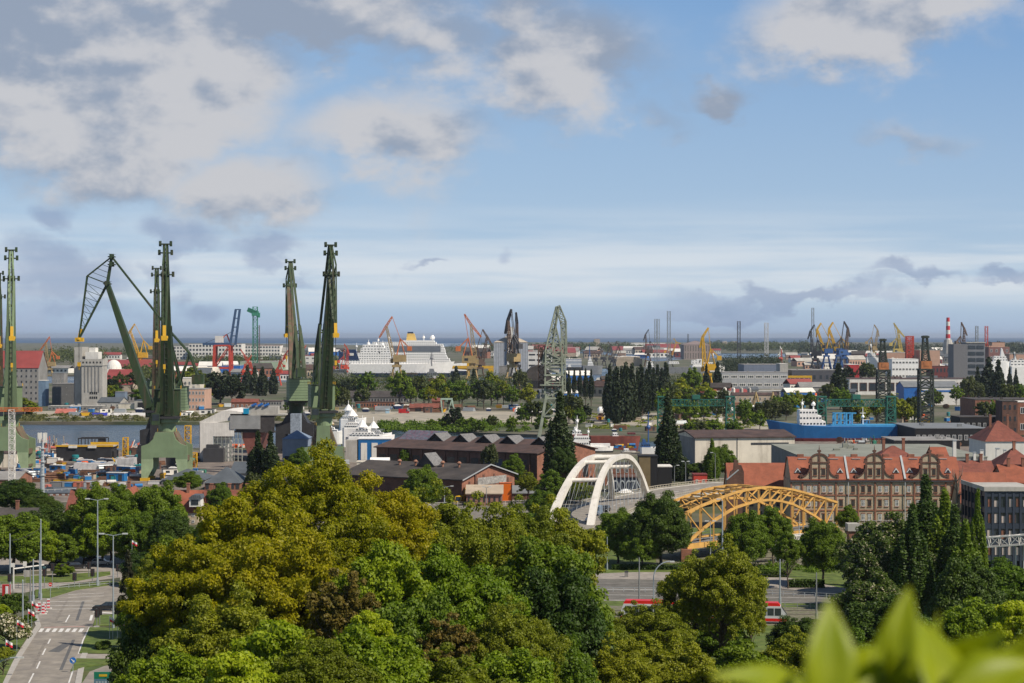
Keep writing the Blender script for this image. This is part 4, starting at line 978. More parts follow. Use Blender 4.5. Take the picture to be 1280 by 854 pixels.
def office():
 Y = 430.0; sc = S(Y); X0 = (1232 - CX) * sc; w = 70 * sc * 1.0; h = H - (614 - HY) * sc; d = 22
 o = thing('dark_office_building', 'dark blue framed office building with large glass bays at the right edge', 'office building', (X0, Y, 0))
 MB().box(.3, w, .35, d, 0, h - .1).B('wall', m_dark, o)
 MB().box(-.4, w + .3, -.4, d + .4, h, h + .25).box(-.4, w, -.4, -.2, h + .25, h + .9).box(-.4, -.2, -.2, d, h + .25, h + .9).B('roof', m_conc, o)
 m_nv = mat('navy_panels', (.035, .045, .065), .4, var=.15)
 k = MB()
 for i in range(9): k.box(i * w / 8 - .25, i * w / 8 + .25, -.2, .3, 0, h - .02)
 for i in range(8): k.box(-.28, .3, i * d / 7 - .25, i * d / 7 + .2, 0, h - .03)
 k.B('columns', m_nv, o)
 for j in range(5):
  z = h - 1.0 - j * 3.45; b = MB(); b.box(-.05, w, -.1, .34, z - .2, z + .95); b.box(-.12, .3, .35, d, z - .2, z + .95); b.B('spandrel', m_nv, o)
 rr = random.Random(3); mi = mat('interior_light', (.5, .42, .38), .7, var=.2)
 for j in range(4):
  z = h - 4.45 - j * 3.45 + .96
  for i in range(8):
   f = MB().box(i * w / 8 + .3, (i + 1) * w / 8 - .3, .12, .2, z, z + 2.25).B('window', m_glass, o)
   if rr.random() < .75:
    bb = MB(); a = i * w / 8 + rr.uniform(.35, .7)
    bb.box(a, a + rr.uniform(.6, 1.4), .06, .11, z + .1, z + rr.uniform(1.2, 2.1)); bb.B('blind', mi if rr.random() < .6 else m_brick, f)
office()
def hall(name, label, cat, A, ang, w, L, he, hr, wall, roofm, gw=None):
 """A = corner nearest the camera; gable wall runs along +x of the hall frame, the long wall along -y' (to the left-rear)"""
 o = thing(name, label, cat, A, ang)
 b = MB(); b.xprism([(0, 0), (w, 0), (w, he), (w / 2, hr), (0, he)], 0, L); wl = b.B('wall', wall, o)
 r = MB(); k = (hr - he) / (w / 2); e = .8; t = .35
 r.xprism([(-e, he - e * k + .03), (w / 2, hr + .03), (w / 2, hr + t), (-e, he - e * k + t)], -e, L + e)
 r.xprism([(w / 2, hr + .03), (w + e, he - e * k + .03), (w + e, he - e * k + t), (w / 2, hr + t)], -e, L + e)
 rf = r.B('roof', roofm, o); return o, rf, wl
def brick_hall():
 A = G(671, 610); ang = math.atan2(.814, .58)
 o, rf, wl = hall('brick_hall', 'long dark brick shipyard hall with brown felt roof and roof lanterns', 'hall', A, ang, 35, 68, 11.2, 14.6, m_brickd, m_tarb)  # shade of the long wall is put into its darker brick colour
 g = MB(); g.xprism([(0, 0), (35, 0), (35, 11.1), (17.5, 14.5), (0, 11.1)], -.12, -.02); g.B('gable_wall', m_brick, o)
 for y in range(3, 68, 5):
  MB().box(-.35, -.02, y - .35, y + .35, 0, 11).B('pilaster', m_brickd, o)
  MB().box(-.06, -.01, y + .9, y + 4.0, 3.5, 9).B('window', mat('old_glass', (.035, .03, .028), .3, var=.5, scale=3), o)
 for x in (6, 17.5, 29): MB().box(x - 1.6, x + 1.6, -.2, -.13, 2, 8).B('window', m_dark, o)
 slope = (14.6 - 11.2) / 17.5
 for y in (6, 19, 29, 39, 50):
  zb = 13.2; b = MB(); hw = 3.4
  b.yprism([(y - hw, zb), (y + hw, zb), (y, zb + 2.7)], 11, 17); ln = b.B('roof_lantern', m_tar, rf)
  t = MB(); t.yprism([(y - hw - .2, zb - .05 + .2), (y, zb + 2.85), (y, zb + 3.05), (y - hw - .3, zb + .35)], 9.8, 17.2); t.yprism([(y + .01, zb + 2.85), (y + hw + .2, zb + .15), (y + hw + .3, zb + .35), (y + .01, zb + 3.05)], 9.8, 17.2)
  t.B('lantern_glazing', mat('weathered_glazing', (.20, .195, .19), .5, var=.5, scale=6, kind='seams', ks=2.5), rf)
 s_ = MB(); s_.xprism([(9.5, 13.0), (17.4, 14.7), (17.4, 16.6), (16.8, 16.6)], 58 - 8, 68 - 1); 
 s_.B('skylight', mat('sprayed_skylight', (.10, .14, .17), .5, var=.5, scale=3, col2=(.16, .09, .12), ks=12), rf)
brick_hall()
bld('flat_roof_annex', 'flat grey roofed annex at the far end of the long brick hall', 'annex', 474, 560, 588, 559, d=30, wall=m_brickd, roof='flat', rm=m_grey, Y=728, rz=R(-6))
def brick_hall2():
 A = G(577, 630); ang = math.atan2(.85, .52)
 o, rf, wl = hall('brick_workshop', 'dark roofed brick workshop with a wide brick gable behind the yellow van', 'workshop', A, ang, 30, 44, 7.1, 10.6, m_brickd, m_tar)  # left wall gets darker brick than the gable, its shade painted in
 g = MB(); g.xprism([(0, 0), (30, 0), (30, 7.0), (15, 10.5), (0, 7.0)], -.12, -.02); g.B('gable_wall', m_brick, o)
 t = MB()
 for s_ in (0, 1):
  a = (-.9, 7.0) if s_ == 0 else (30.9, 7.0); t.bar((a[0], -.95, a[1] + .05), (15, -.95, 10.95), .12, .35)
 t.B('verge_board', m_zinc, o)
 for x in (4, 8, 12, 18, 22, 26): MB().box(x - .5, x + .5, -.25, -.13, 0, 6.4 + (1.6 if 9 < x < 21 else 0)).B('pilaster', m_brickd, o)
 MB().box(8.6, 25, -.26, -.18, 5.0, 7.2).B('glazed_band', mat('grimy_panes', (.36, .35, .33), .4, var=.6, scale=6, kind='seams', ks=3), o)
 MB().box(1.0, 3.2, -.2, -.13, 0, 4.6).B('door', mat('yellow_door', (.6, .33, .03), .6), o)
 b = MB(); y = 20; b.yprism([(y - 3.2, 10), (y + 3.2, 10), (y, 13.6)], 10, 16); b.B('roof_lantern', m_tar, rf)
 t = MB(); t.yprism([(y - 3.5, 10.1), (y, 13.8), (y, 14.0), (y - 3.6, 10.3)], 9.8, 16.2); t.B('lantern_glazing', MATS['weathered_glazing'], rf)
 for yy in (8, 14, 24, 30):
  v = MB(); v.tube((11, yy, 9.3), (11, yy, 11.0), .35); v.lathe([(.6, 0), (.75, .3), (.3, .8)], (11, yy, 11.0), 8); v.B('roof_vent', mat('rusty_vent', (.28, .14, .09), .8), rf)
 MB().box(6.8, 7.6, -.5, -.26, 0, 9.2).B('chimney', m_brickd, o)
brick_hall2()
bld('lean_to_shed', 'low red walled lean-to shed with a flat tan roof beside the orange container', 'shed', 583, 628, 629, 616, d=8, wall=mat('pinkish_brick', (.27, .14, .11), .9, var=.35, dirt=.4), roof='shed', rm=m_beige, win=(7, 1, .3, .4), fm=m_dframe, Y=588)
bld('low_grey_roof_building', 'low long building with a grey sheet roof under the dark poplar', 'shed', 640, 684, 622, 617, d=13, wall=m_brickd, roof='gable', rm=m_grey, ridge=608, Y=610)
bld('grey_roof_workshop', 'grey felt roofed workshop left of the brick workshop', 'workshop', 446, 540, 622, 599, d=34, wall=m_brickd, roof='flat', rm=mat('roof_felt_grey', (.10, .105, .11), .85, var=.25, col2=(.12, .12, .125)), Y=640, rz=R(-5))
bld('skylight_house', 'white sheet skylight box rising from the grey workshop roof', 'skylight', 463, 485, 590, 582, d=9, wall=m_white, roof='gable', rm=m_steelw, ridge=573, Y=668, z0=0)
bld('skylight_house', 'cream canvas covered roof box beside the white skylight box', 'skylight', 446, 464, 590, 578, d=6, wall=m_cwhite, roof='flat', rm=m_cwhite, Y=690)
def blue_dome():
 p = G(538, 592); o = thing('blue_tent', 'bright blue inflated tent with a white end on the workshop yard', 'tent', (p.x, 660, 0))
 n = 10; prof = [(6.2 * math.cos(i * math.pi / n / 2 * 1.0) ** .8 if i < n else .1, 4 + 5.2 * math.sin(i * math.pi / n / 2)) for i in range(n + 1)]
 b = MB(); b.lathe([(6.0, 0), (6.2, 4)] + prof[1:], (0, 0, 0), 18); c = b.B('canopy', mat('tent_blue', (.015, .17, .62), .4, var=.12, scale=2), o, smooth=True); c.scale = (1, .8, 1); c.location = (-28.2 + 28.2, 0, 0)
 w_ = MB(); w_.bar((3.2, -4.2, 8.6), (6.2, -3.4, 4.6), .5); w_.bar((4.2, -4.2, 7.4), (5.8, -4.0, 3.8), 2.0, .3); w_.B('trim', m_steelw, o)
 o.location.x = (538 - CX) * S(660)
blue_dome()
def white_hall():
 A = W(869, 578, 775); A.z = 0; ang = R(8)
 w = 128 * S(775); o = thing('white_hall', 'big dirty white hall with a dark brown roof and stained front wall', 'hall', A, ang)
 h = H - (548 - HY) * S(775); d = 34
 MB().box(0, w, 0, d, 0, h).yprism([(0, h), (d, h), (d / 2, h + 1.8)], 0, w).B('wall', m_cwhite, o)
 MB().box(-.12, -.02, 0, d, 0, h).box(-.2, -.13, 8, 24, 0, h * .8).B('side_wall', m_concd, o)  # grey sheet over the white wall paints the shade of the left side
 r = MB(); r.yprism([(-.6, h + .05), (d / 2, h + 2.1), (d / 2, h + 2.5), (-.6, h + .45)], -.6, w + .6); r.yprism([(d / 2, h + 2.1), (d + .6, h + .05), (d + .6, h + .45), (d / 2, h + 2.5)], -.6, w + .6); r.B('roof', m_tarb, o)
 for x in (w * .42,): MB().box(x - .15, x + .15, -.12, -.01, 0, h).B('downpipe', m_dframe, o)
 MB().box(w * .56, w * .94, -.1, -.01, h * .74, h * .82).B('window_strip', m_dframe, o)
 MB().box(w * .86, w * .97, -.1, -.01, 0, h * .45).B('door', m_conc, o)
white_hall()
bld('flat_grey_roof_building', 'long grey green flat roofed building behind the townhouse ridge', 'industrial building', 1002, 1234, 600, 572, d=75, wall=m_concd, roof='flat', rm=m_greend, Y=640)
bld('flat_grey_roof_building', 'grey green roofed building right of the white hall corner', 'industrial building', 998, 1030, 600, 575, d=50, wall=m_conc, roof='flat', rm=m_greend, Y=700, win=(3, 1, .3, .3))
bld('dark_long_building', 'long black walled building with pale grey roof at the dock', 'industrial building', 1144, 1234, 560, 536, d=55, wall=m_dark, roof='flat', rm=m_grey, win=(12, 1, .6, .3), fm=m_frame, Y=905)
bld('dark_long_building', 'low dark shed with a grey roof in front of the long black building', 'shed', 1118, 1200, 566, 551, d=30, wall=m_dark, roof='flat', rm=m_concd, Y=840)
bld('brick_hall_block', 'brick industrial hall with dark gutter line at the right edge', 'hall', 1219, 1300, 520, 500, d=40, wall=m_brick, roof='flat', rm=m_tar, win=(6, 1, .15, .8), Y=1180)
bld('brick_hall_block', 'dark brick tower block in shadow before the brick hall', 'building', 1253, 1272, 545, 502, d=14, wall=m_brickd, roof='flat', rm=m_tar, win=(3, 3, .4, .4), fm=m_dframe, Y=1000)  # shadow on this block is painted by its darker brick
bld('brick_hall_block', 'small brick building with white eaves cut by the right edge', 'building', 1271, 1300, 545, 503, d=20, wall=m_brick, roof='flat', rm=m_white, win=(2, 2, .4, .4), Y=1010)
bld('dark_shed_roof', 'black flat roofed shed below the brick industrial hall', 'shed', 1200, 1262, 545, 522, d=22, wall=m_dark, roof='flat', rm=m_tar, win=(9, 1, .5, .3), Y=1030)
bld('red_hut', 'small red wooden hut with white windows at the overpass', 'hut', 867, 884, 605, 594, d=6, wall=mat('hut_red', (.5, .05, .03), .7), roof='flat', rm=m_redwall, win=(2, 1, .35, .5), Y=640, z0=0)
def doczn():
 Y = 640.0; sc = S(Y); X0 = (762 - CX) * sc; w = 44 * sc; h = H - (597 - HY) * sc
 o = thing('lettered_wall_building', 'navy walled building with large pale letters behind the white arch', 'building', (X0, Y, 0))
 MB().box(0, w, 0, 10, 0, h).B('wall', mat('navy_wall', (.02, .028, .05), .6, dirt=.1), o)
 MB().box(-.3, w + .3, -.3, 10.3, h, h + .3).B('roof', m_brickd, o)
 cu = bpy.data.curves.new('lettering', 'FONT'); cu.body = "DOCZNI"; cu.size = 4.2; cu.extrude = .04
 tmp = bpy.data.objects.new('t', cu); me = bpy.data.meshes.new_from_object(tmp); bpy.data.objects.remove(tmp)
 me.materials.append(mat('letter_pale', (.42, .45, .46), .7)); 
 wd_ = max(v.co.x for v in me.vertices)
 c = child('lettering', me, o, (w * .1, -.1, h - 4.2)); c.rotation_euler = (R(90), 0, 0); c.scale = (w * .86 / wd_, 1.15, 1)
doczn()
bld('brick_house', 'brick building with orange top band behind the white arches', 'building', 756, 800, 622, 582, d=14, wall=m_brick, roof='flat', rm=m_tar, win=(4, 2, .3, .4), fm=m_frame, Y=668)
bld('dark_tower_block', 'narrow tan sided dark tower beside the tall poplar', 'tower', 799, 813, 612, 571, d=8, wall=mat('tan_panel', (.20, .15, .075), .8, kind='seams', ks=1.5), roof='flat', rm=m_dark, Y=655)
bld('dark_tower_block', 'black shaded block joined to the tan tower', 'tower', 813.2, 822, 612, 571, d=8, wall=m_dark, roof='flat', rm=m_dark, Y=655.5)  # near-black wall colour stands in for the shade on this block
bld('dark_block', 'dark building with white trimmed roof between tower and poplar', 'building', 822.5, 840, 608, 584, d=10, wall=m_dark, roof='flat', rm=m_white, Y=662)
def parasol(px, py, Y, label, wpx=20):
 sc = S(Y); zt = H - (py - HY) * sc; r_ = wpx * sc / 2; o = thing('white_parasol', label, 'parasol', ((px - CX) * sc, Y, 0))
 MB().tube((0, 0, 0), (0, 0, zt), .08).B('pole', m_zinc, o); MB().lathe([(r_, zt - r_ * .45), (r_ * .5, zt - r_ * .15), (.05, zt)], n=8).B('canopy', m_steelw, o)
parasol(782, 611, 610, 'large white parasol behind the bridge railing', 21)
bld('grey_roof_house', 'house with a dark grey gable roof among trees at the left edge', 'house', -12, 44, 668, 652, d=11, wall=m_cream, roof='gable', rm=mat('roof_tiles_grey', (.075, .065, .06), .85, kind='tiles', ks=2), ridge=636, Y=520, chim=1)
bld('red_roof_house', 'long house with a red tiled roof half hidden left of the tall lamp', 'house', 82, 112, 668, 641, d=16, wall=m_concd, roof='gable', rm=m_tiled, ridge=613, Y=545, win=(3, 2, .3, .4), chim=2)
bld('red_roof_house', 'house with orange roof and white gable boards behind the trees', 'house', 134, 176, 668, 636, d=16, wall=m_cream, roof='gable_side', rm=m_tile, ridge=614, Y=545, chim=1, over=.7)
bld('red_roof_house', 'house with an orange roof and a white dormer beside the wood', 'house', 214, 247, 668, 640, d=14, wall=m_cream, roof='gable', rm=m_tile, ridge=614, Y=530, win=(3, 2, .3, .4), chim=1)
bld('red_roof_house', 'long low red roof running from the dormer house into the wood', 'house', 246, 322, 660, 624, d=10, wall=m_brick, roof='gable', rm=m_tiled, ridge=614, Y=560, chim=3)
def dormer():
 Y = 528.0; sc = S(Y); x = (236 - CX) * sc; z = H - (634 - HY) * sc
 o = thing('roof_dormer', 'white dormer with a grey roof on the orange roof beside the wood', 'dormer', (x, Y, 0))
 MB().box(0, 3.0, .8, 5.5, z, z + 2.2).B('wall', m_white, o); MB().xprism([(-.3, z + 2.21), (3.3, z + 2.21), (3.0, z + 3.1), (.8, z + 3.1)], .4, 6).B('roof', m_slate, o); MB().box(.5, 2.4, .7, .79, z + .5, z + 1.9).B('window', m_glass, o)
dormer()
bld('shipyard_pavilion', 'low shed with folded blue grey roofs and a glazed front under the wrapped ship', 'pavilion', 256, 300, 622, 604, d=20, wall=m_brick, roof='hip', rm=m_slate, ridge=584, Y=650, win=(7, 1, .6, .7), fm=m_dframe)
bld('shipyard_pavilion', 'blue grey hipped roof shed left of the glazed pavilion', 'pavilion', 202, 256, 612, 600, d=20, wall=m_concd, roof='hip', rm=m_slate, ridge=586, Y=672, win=(6, 1, .6, .7), fm=m_dframe)
bld('grey_roof_shed', 'dark grey gabled shed roof right of the glazed pavilion', 'shed', 288, 312, 612, 592, d=24, wall=m_concd, roof='gable', rm=m_slate, ridge=578, Y=690)
bld('shipyard_hut', 'hut with a pale curved eaves line at the left edge', 'hut', -20, 22, 616, 600, d=20, wall=m_brick, roof='gable', rm=m_concd, ridge=590, Y=655)
bld('white_wall_building', 'pale panel walled building under the cell mast at the left edge', 'building', -20, 21, 612, 567, d=26, wall=m_cwhite, roof='flat', rm=m_tarb, Y=760, win=(6, 1, .06, .9), fm=m_concd)
bld('flat_shed', 'long flat shed with a white balustrade at the shipyard fence', 'shed', 38, 98, 622, 617, d=22, wall=m_brick, roof='flat', rm=m_slate, win=(8, 1, .5, .5), Y=625)
def silo_block():
 Y = 1400.0; sc = S(Y)
 o = thing('grain_elevator', 'tall white concrete grain elevator with a higher back tower on the island', 'grain elevator', ((102 - CX) * sc, Y, 0))
 w = 26 * sc; h = H - (449 - HY) * sc; d = 16
 MB().box(0, w, 0, d, 0, h).B('wall', m_conc, o)
 k = MB()
 for i in range(1, 6): k.box(i * w / 6 - .35, i * w / 6 + .35, -.3, -.02, h * .32, h - 5)
 k.B('silo_ribs', m_concd, o)
 k = MB(); k.box(-.4, w + .4, -.5, d + .4, h - 4.6, h).B('head_house', m_conc, o)
 for i in range(6):
  MB().box((i + .5) * w / 6 - .5, (i + .5) * w / 6 + .5, -.62, -.51, h - 2.9, h - 1.7).B('window', m_dark, o)
 for i in range(4):
  for j in range(2): MB().box(w * (.42 + .1 * i) - .45, w * (.42 + .1 * i) + .45, -.15, -.02, 6 + j * 3.2, 7.6 + j * 3.2).B('window', m_dark, o)
 MB().box(2, w * .75, 3, d, h, h + 5).box(w * .3, w * .6, 4, d - 2, h + 5, h + 8).B('roof_house', m_white, o)
 hb = H - (434 - HY) * sc
 MB().box(-11 * sc, -.5, 4, d + 10, 0, hb).B('back_tower', m_conc, o)
 MB().box(-11 * sc, -10 * sc, 3.9, 4.6, 4, hb - 2).B('ladder', m_concd, o)
silo_block()
bld('corrugated_block', 'grey corrugated silo building left of the white grain elevator', 'silo building', 65, 101, 508, 480, d=20, wall=mat('grey_cladding', (.17, .17, .165), .7, kind='corrugated', ks=.8, dirt=.3), roof='flat', rm=m_concd, Y=1440, win=(3, 3, .05, .06), fm=m_white)
bld('corrugated_block', 'narrow grey house standing on the corrugated silo building', 'silo building', 65, 80, 500, 467, d=12, wall=m_concd, roof='flat', rm=m_concd, Y=1475, win=(4, 2, .3, .3))
bld('grain_warehouse', 'grey warehouse with a bright red pitched roof behind the green crane', 'warehouse', -6, 48, 502, 460, d=30, wall=m_concd, roof='gable', rm=m_redroof, ridge=439, Y=1530, win=(9, 6, .3, .35), fm=m_dframe)
bld('blue_column_building', 'narrow blue and white clad building beside the red roofed warehouse', 'building', 48, 57, 510, 476, d=10, wall=mat('blue_cladding', (.14, .21, .3), .7), roof='flat', rm=m_white, Y=1420)
bld('red_roof_warehouse', 'wide dark red roofed warehouse right of the grain elevator', 'warehouse', 128, 166, 490, 481, d=60, wall=m_beige, roof='gable', rm=m_redroof, ridge=462, Y=1700)
bld('red_roof_warehouse', 'red roofed shed complex in front of the yellow crane', 'warehouse', 128, 182, 466, 460, d=90, wall=m_beige, roof='gable', rm=m_redroof, ridge=450, Y=2450)
bld('red_roof_warehouse', 'small red roofed house between crane boom and column', 'warehouse', 184, 204, 468, 461, d=40, wall=m_beige, roof='gable', rm=m_redroof, ridge=452, Y=2400)
bld('white_tank_building', 'white domed tank right of the grain elevator', 'tank', 128, 148, 470, 462, d=34, wall=m_white, roof='dome', rm=m_white, ridge=450, Y=2050)
bld('blue_roof_shed', 'blue grey roofed shed on the quay beside the elevator', 'shed', 122, 150, 511, 503, d=28, wall=m_conc, roof='gable', rm=m_slate, ridge=497, Y=1380, win=(4, 1, .3, .4))
bld('cream_shed', 'cream shed with a dark gate on the quay below the crane boom', 'shed', 148, 172, 512, 505, d=18, wall=m_cwhite, roof='flat', rm=m_concd, Y=1370)
bld('cream_shed', 'grey loading shed with a dark gateway at the quay', 'shed', 168, 192, 513, 501, d=16, wall=m_conc, roof='flat', rm=m_slate, Y=1368, door=[(.4, 6, 4.5)])
bld('long_warehouse', 'long grey warehouse wall behind the quay sheds', 'warehouse', 128, 188, 503, 492, d=30, wall=m_concd, roof='flat', rm=m_tarb, Y=1500, win=(14, 1, .4, .4), fm=m_dframe)
bld('blue_tank_house', 'square grey blue tank house standing on the long warehouse', 'tank house', 144, 156, 503, 490, d=10, wall=mat('blue_grey', (.17, .22, .3), .7), roof='flat', rm=m_concd, Y=1440)
bld('small_red_white_hut', 'small hut with a red roof on the far quay', 'hut', 69, 93, 520, 516.5, d=10, wall=m_white, roof='gable', rm=mat('hut_roof_pink', (.4, .13, .1), .8), ridge=511.5, Y=1275)
bld('quay_platform', 'low loading platform running along the elevator foot', 'platform', 60, 128, 514, 508, d=12, wall=m_concd, roof='flat', rm=m_conc, Y=1345, win=(14, 1, .6, .5), fm=m_concd)
bld('factory_building', 'peach three storey factory with rows of windows behind the green crane', 'factory', 227, 256, 513, 487, d=30, wall=m_pink, roof='flat', rm=m_concd, Y=1345, win=(7, 3, .6, .5), fm=m_frame)
bld('factory_building', 'cream office part rising behind the peach factory', 'factory', 224, 250, 505, 473, d=20, wall=m_cwhite, roof='flat', rm=m_white, Y=1400, win=(5, 3, .5, .35), fm=m_white)
bld('grey_shed', 'grey pitched shed roof left of the container crane', 'shed', 240, 262, 482, 474, d=30, wall=m_cwhite, roof='gable', rm=m_slate, ridge=460, Y=2050)
bld('cream_long_shed', 'cream roofed long shed behind the dark trees', 'shed', 236, 268, 476, 470, d=60, wall=m_cwhite, roof='gable', rm=m_cwhite, ridge=459, Y=2250)
bld('green_warehouse', 'pale green warehouse behind the red harbour cranes', 'warehouse', 300, 352, 462, 452, d=60, wall=mat('pale_green', (.32, .40, .29), .8), roof='flat', rm=m_conc, Y=2900)
bld('blue_warehouse', 'low blue warehouse under the container crane', 'warehouse', 264, 300, 464, 457, d=40, wall=m_blue, roof='flat', rm=m_conc, Y=2700)
bld('far_apartment_blocks', 'long white slab of apartment blocks far behind the container crane', 'apartment block', 236, 302, 446, 430, d=60, wall=m_white, roof='flat', rm=m_concd, Y=4200, win=(16, 4, .6, .5), fm=m_dframe)
bld('far_apartment_blocks', 'second white slab of apartment blocks behind the red cranes', 'apartment block', 306, 350, 446, 432, d=60, wall=m_white, roof='flat', rm=m_redroof, Y=4300, win=(12, 4, .6, .5), fm=m_dframe)
bld('far_apartment_blocks', 'white apartment slab left of the container crane', 'apartment block', 205, 236, 446, 433, d=60, wall=m_white, roof='flat', rm=m_concd, Y=4250, win=(8, 4, .6, .5), fm=m_dframe)
bld('far_apartment_blocks', 'white factory block beyond the dark double crane', 'block', 352, 395, 462, 445, d=60, wall=m_white, roof='flat', rm=m_redroof, Y=2950, win=(6, 3, .5, .4))
bld('island_sheds', 'row of rust red sheds on the island beside the dark trees', 'shed', 289, 322, 511, 503, d=12, wall=m_brick, roof='gable', rm=m_tiled, ridge=499, Y=1360, win=(6, 1, .4, .4))
bld('island_sheds', 'long grey brown shed ruin left of the green machinery house', 'shed', 322, 352, 511, 502, d=16, wall=m_concd, roof='flat', rm=m_tarb, Y=1370, win=(9, 2, .5, .5), fm=m_dframe)
bld('island_warehouse', 'long grey roofed warehouse in front of the ferry', 'warehouse', 434, 508, 503, 497, d=40, wall=m_concd, roof='gable', rm=m_tar, ridge=489, Y=1500, win=(20, 1, .5, .5), fm=m_dframe)
bld('island_warehouse', 'brick warehouse with small windows before the long grey roof', 'warehouse', 444, 492, 511, 503, d=12, wall=m_brick, roof='flat', rm=m_tarb, Y=1395, win=(14, 1, .4, .5), fm=m_dframe)
bld('small_shed', 'grey gabled shed with a pale blue door on the sandy lot', 'shed', 469, 487, 518, 513, d=10, wall=m_conc, roof='gable', rm=m_grey, ridge=508, Y=1290, door=[(.85, 2.5, 3, mat('pale_blue', (.35, .5, .6), .6))])
bld('small_shed', 'long rusty roofed open shed on the sandy lot', 'shed', 512, 548, 516, 510, d=12, wall=m_brickd, roof='gable', rm=m_tiled, ridge=505, Y=1320, door=[(.3, 4, 3), (.6, 4, 3)])
bld('small_shed', 'rust red shed beside the pale green frame', 'shed', 540, 554, 512, 502, d=16, wall=m_brick, roof='gable', rm=m_tiled, ridge=498, Y=1370)
bld('round_silo_group', 'huge twin grey silos under a shallow tan conical roof', 'silo', 617, 660, 462, 428, d=42, wall=mat('silo_white', (.38, .40, .43), .8, kind='corrugated', ks=.12, col2=(.26, .28, .31)), roof='hip', rm=mat('roof_tan', (.42, .36, .28), .8), ridge=418.5, Y=2150)
bld('silo_stair_tower', 'light tower rising over the middle of the silo roof', 'tower', 634, 642, 460, 409, d=10, wall=m_white, roof='flat', rm=m_white, Y=2148)
bld('silo_annex', 'dark grey block below the twin silos', 'building', 624, 640, 481, 458, d=20, wall=m_concd, roof='flat', rm=m_concd, Y=1960)
bld('silo_annex', 'light panelled block right of the twin silos', 'building', 660, 690, 464, 440, d=40, wall=m_white, roof='flat', rm=m_conc, Y=2320, win=(3, 5, .8, .3), fm=m_dframe)
bld('dock_hall', 'curved dark slipway roof behind the lattice crane', 'hall', 656, 690, 492, 476, d=60, wall=m_dark, roof='barrel', rm=m_tar, ridge=457, Y=1900)
bld('port_hall', 'blue and white port hall across the water', 'hall', 705, 727, 461, 449, d=40, wall=mat('blue_white', (.30, .34, .40), .7), roof='flat', rm=m_white, Y=3010, win=(4, 3, .9, .25), fm=m_steelw)
bld('port_hall', 'long white roofed hall beyond the port water', 'hall', 768, 800, 452, 446, d=90, wall=m_beige, roof='flat', rm=m_white, Y=3900)
bld('port_hall', 'sand coloured hall behind the poplars', 'hall', 770, 803, 457, 450, d=60, wall=m_beige, roof='barrel', rm=m_beige, ridge=446, Y=3300)
bld('storage_tank', 'long white tank hall near the sea on the far side', 'tank', 788, 832, 433.5, 429, d=120, wall=m_white, roof='flat', rm=m_white, Y=9000)
bld('far_tower_block', 'small beige tower block standing over the far wood', 'tower block', 743, 750, 434, 424, d=40, wall=m_beige, roof='flat', rm=m_redroof, Y=7800, win=(3, 3, .4, .4))
bld('hexagon_silo', 'round brown grey granary with narrow windows beside the yellow crane', 'granary', 855, 888, 449, 431, d=90, wall=mat('granary_brown', (.30, .24, .22), .85, dirt=.2), roof='hip', rm=mat('granary_roof', (.22, .17, .16), .8), ridge=426, Y=4250, win=(10, 2, .35, .8), fm=m_beige)
for x0, x1, t in ((903, 909, 427), (914, 922, 427)):
 bld('far_tower_block', f'pale tower block {"left" if x0 < 910 else "right"} of the pair among the far woods', 'tower block', x0, x1, 435, t, d=40, wall=m_beige, roof='flat', rm=m_white, Y=8000, win=(2, 3, .5, .4))
bld('port_rooftops', 'cluster of low red roofs beyond the port basin', 'houses', 690, 720, 446, 441, d=120, wall=m_beige, roof='gable', rm=m_redroof, ridge=435, Y=4700)
bld('port_rooftops', 'low red roofs at the left rim of the far wood', 'houses', 662, 690, 440, 437, d=120, wall=m_beige, roof='gable', rm=m_redroof, ridge=431, Y=6000)
bld('port_rooftops', 'red roof strip beyond the harbour cranes', 'houses', 766, 780, 442, 438, d=120, wall=m_beige, roof='gable', rm=m_redroof, ridge=433, Y=5600)
bld('port_rooftops', 'white and red low houses behind the pair of yellow cranes', 'houses', 808, 850, 441, 436, d=120, wall=m_white, roof='gable', rm=m_redroof, ridge=430, Y=5900)
bld('window_factory', 'long pale grey factory with wide window bands behind the poplars', 'factory', 902, 985, 486, 466, d=50, wall=mat('factory_grey', (.36, .37, .38), .8, dirt=.2), roof='flat', rm=m_concd, Y=1890, win=(8, 2, .82, .42), fm=m_white, mull=2)
bld('pale_box_building', 'plain white box building behind the window factory', 'building', 975, 985, 480, 455, d=30, wall=m_conc, roof='flat', rm=m_white, Y=2080)
bld('blue_grey_hall', 'low blue grey hall behind the window factory', 'hall', 930, 976, 474, 456, d=60, wall=mat('hall_bluegrey', (.16, .19, .25), .8), roof='flat', rm=m_concd, Y=2250)
bld('dark_coal_hall', 'dark flat hall under the pair of yellow cranes', 'hall', 990, 1062, 478, 463, d=60, wall=mat('hall_dark', (.08, .08, .09), .85, dirt=.2), roof='flat', rm=m_concd, Y=2080, win=(9, 1, .4, .3), fm=m_dframe)
bld('cream_low_building', 'cream low building row behind the lying tanks', 'building', 890, 916, 500, 490, d=20, wall=m_cwhite, roof='flat', rm=m_conc, Y=1560, win=(4, 1, .3, .3))
bld('cream_low_building', 'tan building with dark roof behind the white lying tanks', 'building', 916, 972, 506, 494, d=16, wall=m_beige, roof='gable', rm=m_tarb, ridge=491, Y=1500, win=(9, 1, .35, .4))
bld('cream_low_building', 'long cream wall building left of the dark shed', 'building', 940, 995, 496, 489, d=30, wall=m_conc, roof='flat', rm=m_conc, Y=1680, win=(10, 1, .4, .4))
bld('cream_low_building', 'small grey shed below the yellow portal', 'shed', 1000, 1045, 495, 484, d=26, wall=m_concd, roof='gable', rm=m_concd, ridge=478, Y=1750)
